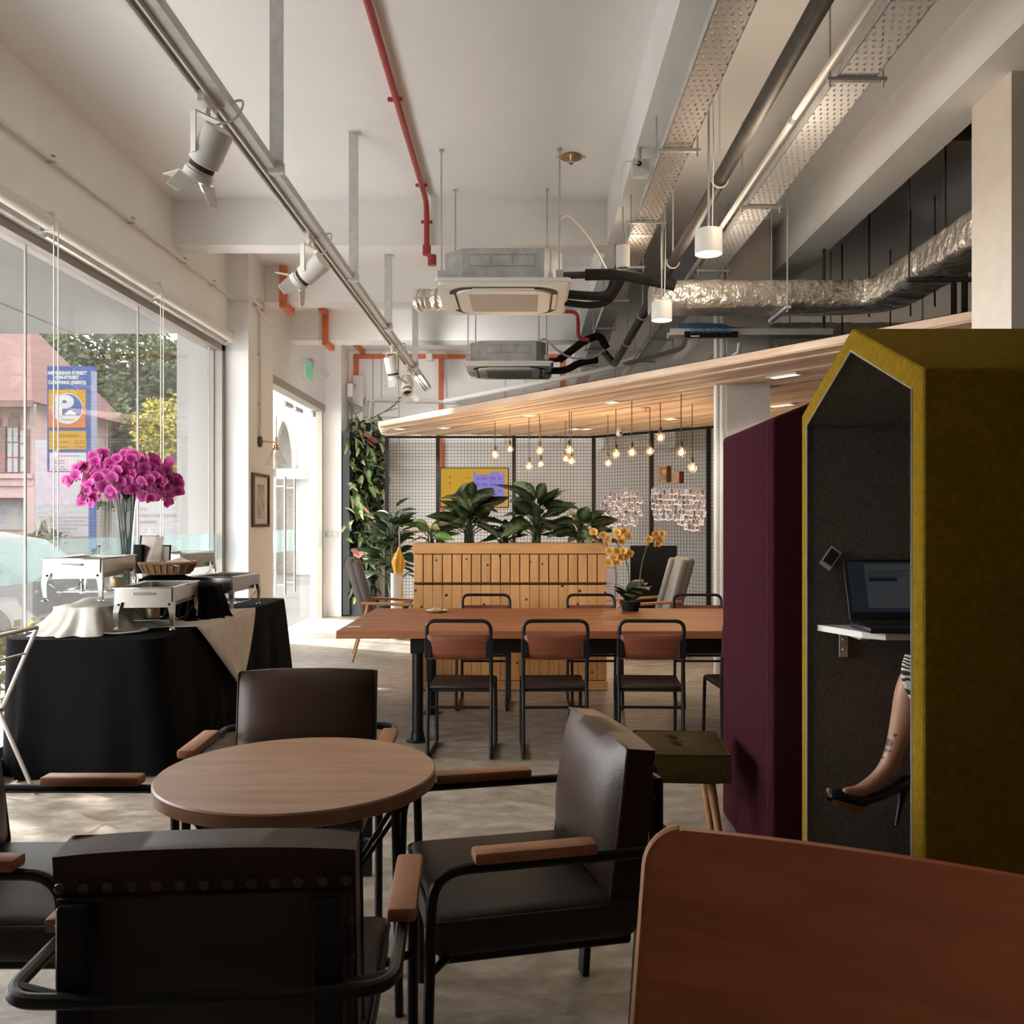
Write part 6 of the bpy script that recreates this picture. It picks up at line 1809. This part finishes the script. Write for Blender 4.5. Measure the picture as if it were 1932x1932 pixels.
for i, (px, py, kx) in enumerate(dl):
    Y = FPX*(CANZ-H-.012)/(985-py); q = P(px,py,Y)
    tt = thing('downlight', ['recessed downlight at the far left tip of the canopy','recessed downlight above the third pendant cluster','small downlight over the middle of the mesh','recessed downlight above the right-hand pendants','small downlight near the bend of the mesh','recessed downlight near the column end of the mesh','small downlight above the television','double downlight right of the column near the canopy edge','double downlight right of the column deeper under the canopy'][i], 'ceiling light', (q.x,q.y,CANZ-.020), ang)
    part('trim_ring', MB().rbox((0,0,0),(.30 if kx == 2 else .16,.11,.012),.003,1), M_whiteplastic, tt)
    plight((q.x,q.y,CANZ-.05), 9*kx, .04, (1,.91,.80))
    part('lens', MB().bx(-.06*kx,.06*kx,-.04,.04,-.008,-.0062), M_downglow, tt, False)
# security camera and a ceiling sprinkler on the canopy
Y = FPX*(CANZ-H)/(985-806); q = P(1168,806,Y)
t = thing('dome_camera', 'small white security camera under the canopy', 'camera', (q.x,q.y,CANZ-.02))
part('mount', MB().cyl((0,0,.02),(0,0,-.03),.03,n=12), M_whiteplastic, t); part('eyeball', MB().ball((0,-.01,-.05),.05,14,10), M_whiteplastic, t); part('lens', MB().ball((.015,-.05,-.06),.016,8,6), M_matblack, t)
Y = FPX*(CANZ-H-.02)/(985-770); q = P(1217,771,Y)
t = thing('fire_sprinkler', 'brass sprinkler under the wooden canopy among the pendants', 'sprinkler', (q.x,q.y,CANZ-.01))
part('rose', MB().lathe([(0,0),(.05,0),(.05,-.008),(0,-.01)],16), M_brass, t); part('head', MB().cyl((0,0,-.008),(0,0,-.05),.01,n=8).cyl((0,0,-.05),(0,0,-.053),.02,n=10), M_brass, t)
# pendant bulbs
PB = [(934,858,795,9.5,'first from the left, alone in front of the television'),(962,848,801,9,'second from the left, close to the dark mesh post'),
      (998,880,790,9.5,'third from the left, hanging lowest in its cluster'),(1018,851,783,10,'upper bulb of the pair left of centre'),(1020,876,801,8.5,'lower bulb of the pair left of centre'),
      (1074,850,775,10,'upper bulb of the tight central trio'),(1067,866,795,8.5,'lower left bulb of the tight central trio'),(1078,870,779,8.5,'lower right bulb of the tight central trio'),
      (1147,874,785,8,'lowest bulb right of the mesh bend'),(1162,857,772,9,'just left of the white security camera'),(1192,854,757,10,'right of the white security camera'),
      (1226,852,771,9,'in front of the dark post between the photo panels'),(1246,826,760,9,'highest bulb, above the wooden plaques'),(1285,854,743,11,'largest bulb, nearest the camera'),(1306,883,764,9,'last on the right beside the smaller plaque')]
for i, (px, py, pt, rp_, lb) in enumerate(PB):
    Y = FPX*(CANZ-H-.01)/(985-pt); q = P(px,py,Y); r_ = .047
    t = thing('pendant_bulb', 'bare globe pendant bulb, '+lb, 'pendant lamp', (q.x,q.y,q.z), 0, 'globe filament pendants under the canopy')
    part('bulb', MB().ball((0,0,0),r_,16,12).lathe([(.026,.036),(.016,.06)],12), M_bulbglass, t)
    part('filament', MB().tube([(-.012,0,.015),(-.015,0,-.012),(0,0,-.018),(.015,0,-.012),(.012,0,.015),(0,.0,.03)], .0095, 6), M_filament, t)
    part('socket', MB().lathe([(0,.115),(.010,.11),(.017,.095),(.017,.06),(.014,.055),(0,.055)], 12), M_bronze, t)
    part('cord', MB().tube([(0,0,.11),(0,0,CANZ+.05-q.z)], .0045, 6), M_bronze, t)
for (x,y,z) in [(.1,9.9,2.0),(1.0,9.9,2.0),(1.7,9.4,2.0),(-.3,10.8,2.05)]:
    d = bpy.data.lights.new('bulb_light', 'POINT'); d.energy = 11; d.shadow_soft_size = .05; d.color = (1,.68,.36)
    o = bpy.data.objects.new('bulb_light', d); o.location = (x,y,z); COL.objects.link(o)
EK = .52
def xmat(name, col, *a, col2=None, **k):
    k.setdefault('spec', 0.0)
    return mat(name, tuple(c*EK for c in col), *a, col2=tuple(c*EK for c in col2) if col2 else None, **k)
# ================================================================ outside the glass
M_bounce_paving = mat('bounce_paving', (.86,.85,.82), .8, var=.05)  # unseen paving whitened to bounce daylight onto the ceiling
M_pave = mat('pale_pavement', (.085,.082,.078), .85, spec=.0, var=.08, scale=2)
M_road = mat('asphalt', (.05,.049,.048), .9, spec=.0, var=.15, scale=5)
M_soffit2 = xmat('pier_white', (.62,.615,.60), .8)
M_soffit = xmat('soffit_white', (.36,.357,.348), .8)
struct('pavement', MB().bx(-6.2,-3.15,-12,9.6,-.14,-.02), M_bounce_paving)
struct('pavement', MB().bx(-7.2,-3.15,9.6,40,-.14,-.02).bx(-7.2,-6.2,-12,9.6,-.14,-.02), M_pave)
struct('pavement', MB().bx(-60,-12.5,-12,60,-.16,-.04), M_pave)
struct('road', MB().bx(-12.5,-7.2,-12,60,-.2,-.10), M_road)
struct('kerb', MB().bx(-7.35,-7.2,-12,60,-.14,-.015), M_pave)
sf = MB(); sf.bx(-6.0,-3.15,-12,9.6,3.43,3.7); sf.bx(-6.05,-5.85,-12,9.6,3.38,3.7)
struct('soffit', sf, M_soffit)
struct('trim_4', MB().bx(-4.86,-4.84,-12,9.6,3.415,3.432), xmat('soffit_joint', (.36,.355,.34), .8))
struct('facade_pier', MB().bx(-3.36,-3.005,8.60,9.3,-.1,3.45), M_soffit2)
# building over the overhang (keeps the roof from leaking sky)
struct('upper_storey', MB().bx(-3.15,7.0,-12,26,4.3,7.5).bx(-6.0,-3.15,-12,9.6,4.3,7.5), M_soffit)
# cream building with a pointed arch, seen through the glass door
AY = 24.0
ap = lambda px, py: P(px,py,AY)
t = thing('cream_building', 'cream building with a pointed arch seen through the glass door', 'building', (ap(560,0).x, AY, 0))
ax0 = t.location.x
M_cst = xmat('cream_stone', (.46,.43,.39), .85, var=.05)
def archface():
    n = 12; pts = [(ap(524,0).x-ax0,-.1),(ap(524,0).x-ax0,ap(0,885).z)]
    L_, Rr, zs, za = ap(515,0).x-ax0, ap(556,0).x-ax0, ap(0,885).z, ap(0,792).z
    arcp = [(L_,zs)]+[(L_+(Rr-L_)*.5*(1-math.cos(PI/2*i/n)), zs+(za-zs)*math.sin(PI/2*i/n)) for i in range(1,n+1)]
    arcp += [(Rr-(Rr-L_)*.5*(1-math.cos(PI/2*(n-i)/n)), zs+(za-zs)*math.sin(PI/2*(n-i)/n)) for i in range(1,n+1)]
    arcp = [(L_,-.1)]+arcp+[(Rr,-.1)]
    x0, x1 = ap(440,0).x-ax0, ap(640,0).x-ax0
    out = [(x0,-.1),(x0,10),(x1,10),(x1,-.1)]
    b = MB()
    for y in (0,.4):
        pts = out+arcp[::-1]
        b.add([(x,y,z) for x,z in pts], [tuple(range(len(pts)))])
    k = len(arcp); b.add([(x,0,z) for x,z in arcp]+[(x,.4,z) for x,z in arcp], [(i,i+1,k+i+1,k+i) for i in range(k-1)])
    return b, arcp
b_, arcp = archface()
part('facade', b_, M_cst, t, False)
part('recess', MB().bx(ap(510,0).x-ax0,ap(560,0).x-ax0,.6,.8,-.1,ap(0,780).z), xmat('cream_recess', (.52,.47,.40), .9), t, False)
part('arch_moulding', MB().tube([(x,-.03,z) for x,z in arcp[1:-1]], .07, 6), M_cst, t)
part('cornice', MB().bx(ap(526,0).x-ax0,ap(580,0).x-ax0,-.25,0,ap(0,905).z,ap(0,885).z), M_cst, t, False)
# parking sign
M_signblue = xmat('sign_blue', (.045,.075,.20), .5)
M_signyel = xmat('sign_yellow', (.32,.185,.022), .5)
M_signor = xmat('sign_orange', (.31,.11,.04), .5)
M_signwhite = xmat('sign_white', (.36,.36,.355), .5)
M_signink = xmat('sign_orange_ink', (.28,.09,.01), .5)
M_signgrey = xmat('sign_grey_ink', (.15,.155,.18), .5)
SY = 13.0
sx = lambda px: (px-990)*SY/FPX
sz = lambda py: H-(py-985)*SY/FPX
sgx, sgz = sx(126), sz(790)
t = thing('parking_sign', 'blue street parking sign board with a large P outside the window', 'sign', (sgx, SY, 0))
def sp2(x0,y0,x1,y1,d0,d1,m,name,par=None): return part(name, MB().bx(sx(x0)-sgx,sx(x1)-sgx,-d1,-d0,sz(y1),sz(y0)), m, par or t, False)
sp2(89,691,175,890,-.10,.0,M_signblue,'board')
part('post', MB().bx(sx(166)-sgx,sx(176)-sgx,.02,.10,-.1,sz(760)), M_signblue, t, False)
part('side_edge', MB().bx(sx(172)-sgx,sx(177)-sgx,-.004,.10,sz(890),sz(700)), xmat('sign_edge', (.18,.20,.28), .5), t, False)
pan = sp2(92,735,162,807,.0,.006,M_signyel,'symbol_panel')
sp2(92,772,162,807,.006,.008,M_signor,'lower_half',pan)
dk = MB(); c = (sx(128)-sgx, sz(771)); rr_ = 29*SY/FPX
dk.lathe([(0,.012),(rr_,.012),(rr_,.008),(0,.008)], 40, M=T((c[0],0,c[1]),(R(90),0,0)))
part('white_disc', dk, M_signwhite, pan)
dk = MB(); r2 = 27.4*SY/FPX
pts = [(r2*math.cos(a), r2*math.sin(a)) for a in [R(-28+i*(236/40)) for i in range(41)]]
dk.prism(pts, .012, .014, T((c[0],0,c[1]),(R(90),0,0)))
part('blue_disc', dk, M_signblue, pan)
def car_icon():
    pr_ = [(-.075,-.02),(-.075,.0),(-.06,.012),(-.04,.016),(-.022,.036),(.02,.036),(.042,.014),(.068,.008),(.075,-.02)]
    return [(x*1.1,y*1.15) for x,y in pr_]
dk = MB(); dk.prism(car_icon(), .014, .016, T((sx(134)-sgx,0,sz(780)),(R(90),0,0)))
for q in (-.045,.042): dk.lathe([(0,.0165),(.014,.0165),(.014,.014)],12,M=T((sx(134)-sgx+q,0,sz(783)),(R(90),0,0)))
part('car_symbol', dk, M_signwhite, pan)
def text(body, px, py, hpx, m, par, d=.009, align='CENTER', bold=0.0, Y=SY, orgx=None, orgz=0, flip=False, name='lettering', xs=1):
    cu = bpy.data.curves.new(name, 'FONT'); cu.body = body; cu.align_x = align; cu.align_y = 'CENTER'
    cu.size = hpx*Y/FPX/.70; cu.extrude = .0008; cu.offset = bold
    o = bpy.data.objects.new(name, cu); COL.objects.link(o)
    cu.materials.append(m); o.parent = par
    ox = sgx if orgx is None else orgx
    o.location = ((px-990)*Y/FPX-ox, -d, H-(py-985)*Y/FPX-orgz); o.rotation_euler = (R(90),0,0); o.scale = (xs,1,1)
    return to_mesh(o)
_dg = None
def to_mesh(o):
    me = bpy.data.meshes.new_from_object(o)
    n = link('lettering', me, o.parent); n.location = o.location.copy(); n.rotation_euler = o.rotation_euler.copy(); n.scale = o.scale.copy()
    bpy.data.objects.remove(o)
    return n
for s_, y in [('ARMENIAN STREET',704),('ON-STREET',712.5),('CAR PARK (A0012)',722)]: text(s_,127,y,6.0,M_signwhite,t,.003,bold=.004)
text('P',121,768,37,M_signwhite,pan,.016,bold=.022,xs=1.25)
text('Coupon Parking',128,792,2.6,M_signgrey,pan,.015)
pn = sp2(93,813,163,848,.0,.006,M_signyel,'day_panel')
text('Day Parking',128,821.5,5.0,M_signink,pn,.008); text('7.00am - 5.00pm',99,834,3.2,M_signink,pn,.008,'LEFT'); text('$1.00',160,834,6.0,M_signink,pn,.008,'RIGHT')
text('Monday - Saturday',97,843,3.0,M_signink,pn,.008,'LEFT'); text('\u00bd Hourly',160,843,3.0,M_signink,pn,.008,'RIGHT')
pn = sp2(94,854,163,889,.0,.006,M_signwhite,'night_panel')
text('Night & Sunday/Public Holiday Parking',128,860,2.0,M_signgrey,pn,.008); text('5.00pm   10.30pm',98,869,2.3,M_signgrey,pn,.008,'LEFT'); text('Monday - Saturday',98,873.5,2.3,M_signgrey,pn,.008,'LEFT'); text('7.00am   10.30pm',98,880.5,2.3,M_signgrey,pn,.008,'LEFT'); text('Sunday/Public Holiday',98,885.5,2.3,M_signgrey,pn,.008,'LEFT'); text('$2',150,872,7,M_signgrey,pn,.008)
# reversed lettering on the frosted glass band
def glass_text(body, px, py, hh):
    Y = -GX*FPX/(990-px); z = H-(py-985)*Y/FPX
    cu = bpy.data.curves.new('lettering', 'FONT'); cu.body = body; cu.size = hh/.70; cu.extrude = .0004; cu.align_x = 'CENTER'
    o = bpy.data.objects.new('lettering', cu); COL.objects.link(o); cu.materials.append(xmat('vinyl_blue', (.30,.42,.58), .5))
    # reads correctly from the street (-X side), mirrored from inside
    o.parent = win; o.location = (GX+.009, Y, z); o.rotation_euler = (R(90),0,R(-90))
    to_mesh(o)
glass_text('The', 179, 1046, .062)
# hoarding banners
t = thing('street_banner', 'pale grey banner with rows of faint pink lettering behind the parking sign', 'banner', (P(118,930,20).x,20,0))
bx0 = t.location.x
q0 = P(66,905,20); q1 = P(176,1012,20)
part('sheet', MB().bx(q0.x-bx0,q1.x-bx0,0,.04,q1.z,P(0,830,20).z), xmat('banner_grey', (.25,.245,.26), .7), t, False)
def strip_text(par, rows, Y, ox, m, d):
    for (px, py, hpx, s_) in rows: text(s_, px, py, hpx, m, par, d, 'LEFT', .0, Y, ox)
for q in (q0.x-bx0+.05, q1.x-bx0-.05): part('post', MB().bx(q-.03,q+.03,.04,.10,-.2,2.6), M_signgrey, t, False)
strip_text(t, [(70,953,6.5,'RESTORATION WORKS'),(70,965,6.5,'AND CONSERVATION')], 20, bx0, M_signwhite, .01)
M_bpink = xmat('banner_pink', (.26,.185,.205), .7)
strip_text(t, [(72,976,3.6,'A HERITAGE PROJECT IN ARMENIAN STREET'),(72,983,3.6,'THE BUILDING IS CLOSED FOR WORKS'),(72,990,3.6,'WE ARE SORRY FOR ANY INCONVENIENCE'),(92,997,3.6,'AND THANK YOU FOR'),(92,1004,3.6,'YOUR PATIENCE')], 20, bx0, M_bpink, .01)
t = thing('street_banner', 'white roadside board reading only time to the supreme', 'banner', (P(300,970,18).x,18,0))
bx1 = t.location.x; q0 = P(257,945,18); q1 = P(340,1030,18)
part('sheet', MB().bx(q0.x-bx1,q1.x-bx1,0,.04,q1.z,q0.z), xmat('banner_white', (.31,.305,.31), .7), t, False)
for q in (q0.x-bx1+.05, q1.x-bx1-.05): part('post', MB().bx(q-.03,q+.03,.04,.10,-.2,1.7), M_signgrey, t, False)
strip_text(t, [(263,961,5.5,'IT IS'),(263,973,5.5,'ONLY TIME TO THE'),(263,985,5.5,'SUPREME')], 18, bx1, M_bpink, .01)
t = thing('louvred_post', 'grey louvred post beside the white roadside board', 'post', (P(345,970,18).x,17.9,0))
part('post', MB().bx(-.05,.05,0,.08,-.1,2.4), xmat('post_grey', (.19,.19,.185), .7), t, False)
for k in range(9): part('louvre', MB().bx(-.052,.052,-.012,0,.6+.19*k,.72+.19*k), M_signwhite, t, False)
# pink shophouse
HYY = 22.0
hp = lambda px, py: P(px,py,HYY)
t = thing('shophouse', 'pink shophouse with arched shuttered windows across the street', 'building', (hp(0,0).x, HYY, 0))
hx0 = hp(0,0).x
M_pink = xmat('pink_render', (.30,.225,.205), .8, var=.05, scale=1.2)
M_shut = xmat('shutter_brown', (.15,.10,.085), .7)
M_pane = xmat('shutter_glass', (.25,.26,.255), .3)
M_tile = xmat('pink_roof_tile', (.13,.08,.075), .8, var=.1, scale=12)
def hr(b, x0,y0,x1,y1,d0,d1): a = hp(x0,y0); c = hp(x1,y1); b.bx(a.x-hx0,c.x-hx0,-d1,-d0,c.z,a.z); return b
w = MB(); w.bx(hp(-160,0).x-hx0, hp(62,0).x-hx0, 0, 4, 2.0, hp(0,752).z); w.bx(hp(50,0).x-hx0, hp(67,0).x-hx0, -.05, .35, -.1, hp(0,775).z); w.bx(hp(-160,0).x-hx0, hp(27,0).x-hx0, .5, 4, -.1, 2.1)
part('wall', w, M_pink, t, False)
part('cornice', hr(hr(MB(),-160,894,66,903,0,.14),-160,903,66,917,0,.07), M_pink, t, False)
rf = MB(); a = hp(90,764); c = hp(-160,640)
rg = (hp(-70,0).x-hx0, 3.0, hp(0,640).z+1.0)
rf.add([(a.x-hx0,-.7,a.z),(c.x-hx0,-.7,a.z),(c.x-hx0,3.0,rg[2]),rg,(a.x-hx0,4.6,a.z)], [(0,3,2,1),(0,4,3)])
rf.bx(c.x-hx0,a.x-hx0,-.72,-.62,a.z-.14,a.z+.02)
part('roof', rf, M_tile, t, False)
part('bracket', MB().tube([(hp(84,768).x-hx0,-.5,hp(0,768).z),(hp(64,795).x-hx0,-.05,hp(0,797).z)], .07, 6), M_soffit, t)
def hwin(x0, x1, ytop, ymid, ybot):
    f = hr(MB(), x0,ymid,x1,ybot,0,.06)
    fr = part('window', f, M_shut, t, False)
    n = 10; pts = [(hp(x0,0).x-hx0,hp(0,ymid).z)]+[(hp((x0+x1)/2-(x1-x0)/2*math.cos(PI*i/n),0).x-hx0, hp(0,ymid-(ymid-ytop)*math.sin(PI*i/n)).z) for i in range(n+1)]
    part('fanlight', MB().add([(x,-.05,z) for x,z in pts], [tuple(range(len(pts)))]), xmat('fanlight_dark', (.14,.11,.10), .6), fr, False)
    w_ = (x1-x0)/2
    for i in range(2):
        for j in range(3):
            part('pane', hr(MB(), x0+1.5+i*w_, ymid+2+j*(ybot-ymid)/3, x0+w_-1+i*w_, ymid-1+(j+1)*(ybot-ymid)/3, .06,.075), M_pane, fr, False)
hwin(16,38,779,806,892); hwin(-16,4,779,806,892)
for (x0,x1) in [(41,58)]:
    s_ = part('shutter', hr(MB(), x0,810,x1,893,.02,.10), M_shut, t, False)
    for j in range(3): part('pane', hr(MB(), x0+2.5,813+27*j,x1-2.5,836+27*j,.10,.112), M_pane, s_, False)
s_ = part('shutter', hr(MB(), 4,805,14,892,.04,.10), M_shut, t, False)
part('mural', hr(MB(), -40,948,26,1000,-.48,-.44), xmat('mural_blue', (.07,.10,.20), .7, col2=(.25,.24,.22), scale=1.1), t, False)
# white car
t = thing('car', 'white car parked beyond the window, only its roof showing', 'car', (P(5,1035,11).x-.80,11.2,-.19), R(0))
prof = [(-1.3,.35),(-1.3,.80),(-1.15,.98),(-.75,1.05),(-.35,1.40),(.35,1.46),(.9,1.36),(1.35,1.02),(1.5,.95),(1.5,.35)]
b = MB(); n = len(prof)
for yy, k in ((-.8,.94),(-.6,1),(.6,1),(.8,.94)): b.v += [(x, yy, z*(k if z > .9 else 1)) for x,z in prof]
for j in range(3):
    for i in range(n): b.f.append((j*n+i, j*n+(i+1)%n, (j+1)*n+(i+1)%n, (j+1)*n+i))
b.f += [tuple(range(n-1,-1,-1)), tuple(range(3*n,4*n))]
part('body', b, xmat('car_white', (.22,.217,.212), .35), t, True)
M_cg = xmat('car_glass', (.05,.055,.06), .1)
part('side_window', MB().add([(-.62,-.808,1.0),(-.30,-.79,1.28),(.32,-.79,1.33),(.85,-.79,1.25),(1.18,-.808,1.0)], [(0,1,2,3,4)]), M_cg, t, False)
for x in (-.85,.95): part('wheel', MB().cyl((x,-.82,.31),(x,-.60,.31),.31,n=20), M_matblack, t)
# trees and shrubs
M_lf = [xmat('tree_leaf', (.07,.085,.04), .7, var=.5, scale=.8), xmat('yellow_tree_leaf', (.24,.21,.04), .7, var=.35, scale=1.2), xmat('olive_tree_leaf', (.095,.10,.05), .7, var=.4, scale=.9)]
def tree(label, loc, rx, ry, rz_, zc, n, size, m, seed, trunk=True, group='trees across the street', name='tree', cat='tree'):
    r_ = random.Random(seed); t = thing(name, label, cat, loc, 0, group); b = MB()
    vs = []; fs = []
    for k in range(n):
        while True:
            p = Vector((r_.uniform(-1,1),r_.uniform(-1,1),r_.uniform(-1,1)))
            if .25 < p.length < 1+.12*math.sin(p.x*9+p.z*7): break
        c = Vector((p.x*rx,p.y*ry,p.z*rz_+zc)); X = Vector((r_.uniform(-1,1),r_.uniform(-1,1),r_.uniform(-.8,.4))).normalized(); Y = X.orthogonal().normalized(); Y.rotate(Matrix.Rotation(r_.uniform(0,6),3,X)); s_ = size*r_.uniform(.6,1.3)
        i = len(vs); vs += [c, c+X*s_*.5+Y*s_*.32, c+X*s_, c+X*s_*.5-Y*s_*.32]; fs.append((i,i+1,i+2,i+3))
    b.add(vs, fs)
    part('crown', b, m, t, False, fix=False)
    if trunk:
        tb = MB(); tb.tube([(0,0,-.1),(.1,0,zc*.45),(-.1,.1,zc)], [.22,.16,.08], 8)
        for k in range(6):
            a = k*1.1; tb.tube([(.05,0,zc*.45+.2*k),(rx*.35*math.cos(a),ry*.3*math.sin(a),zc+.1*k),(rx*.7*math.cos(a),ry*.6*math.sin(a),zc+rz_*.35)], [.10,.06,.02], 6)
        part('trunk', tb, xmat('pale_bark', (.22,.195,.165), .85, var=.2, scale=6), t)
    return t
tree('broad tree behind the pink shophouse at the left', (-21,33.5,0), 5.5, 4, 3.6, 6.2, 22000, .26, M_lf[2], 1)
tree('tree with pale forked branches behind the parking sign', (-14.4,30.5,0), 4.4, 3, 3.4, 5.2, 20000, .23, M_lf[0], 2)
tree('tree between the parking sign and the white pier', (-9.7,28.6,0), 3.5, 2.6, 3.0, 4.4, 18000, .22, M_lf[0], 3)
tree('yellow-leaved tree beside the white pier', (-9.1,23.2,0), 1.1, 1.0, 1.1, 3.6, 3500, .13, M_lf[1], 4)
tree('low yellow-green shrub at the foot of the window by the buffet', (-4.0,6.6,0), .45, 1.6, .26, .34, 900, .10, M_lf[1], 5, False, 'shrubs outside', 'shrub', 'shrub')
tree('small dark shrub beside the banner across the street', (P(85,1003,19.4).x,19.4,0), .4, .35, .25, 1.0, 260, .14, M_lf[2], 6, True, 'shrubs outside', 'shrub', 'shrub')
tree('street tree shading the shop window', (-9.6,8.3,0), 2.0, 3.6, 1.8, 5.6, 900, .34, M_lf[0], 12)
# stepped back slope / far wall behind the trees
struct('far_wall', MB().bx(-40,-3,40,40.4,-.1,3.2), xmat('far_wall_grey', (.24,.24,.23), .9))
struct('hillside', MB().bx(-60,-7,44,46,0,9), xmat('hillside_green', (.12,.13,.08), .9, var=.4, scale=.6))
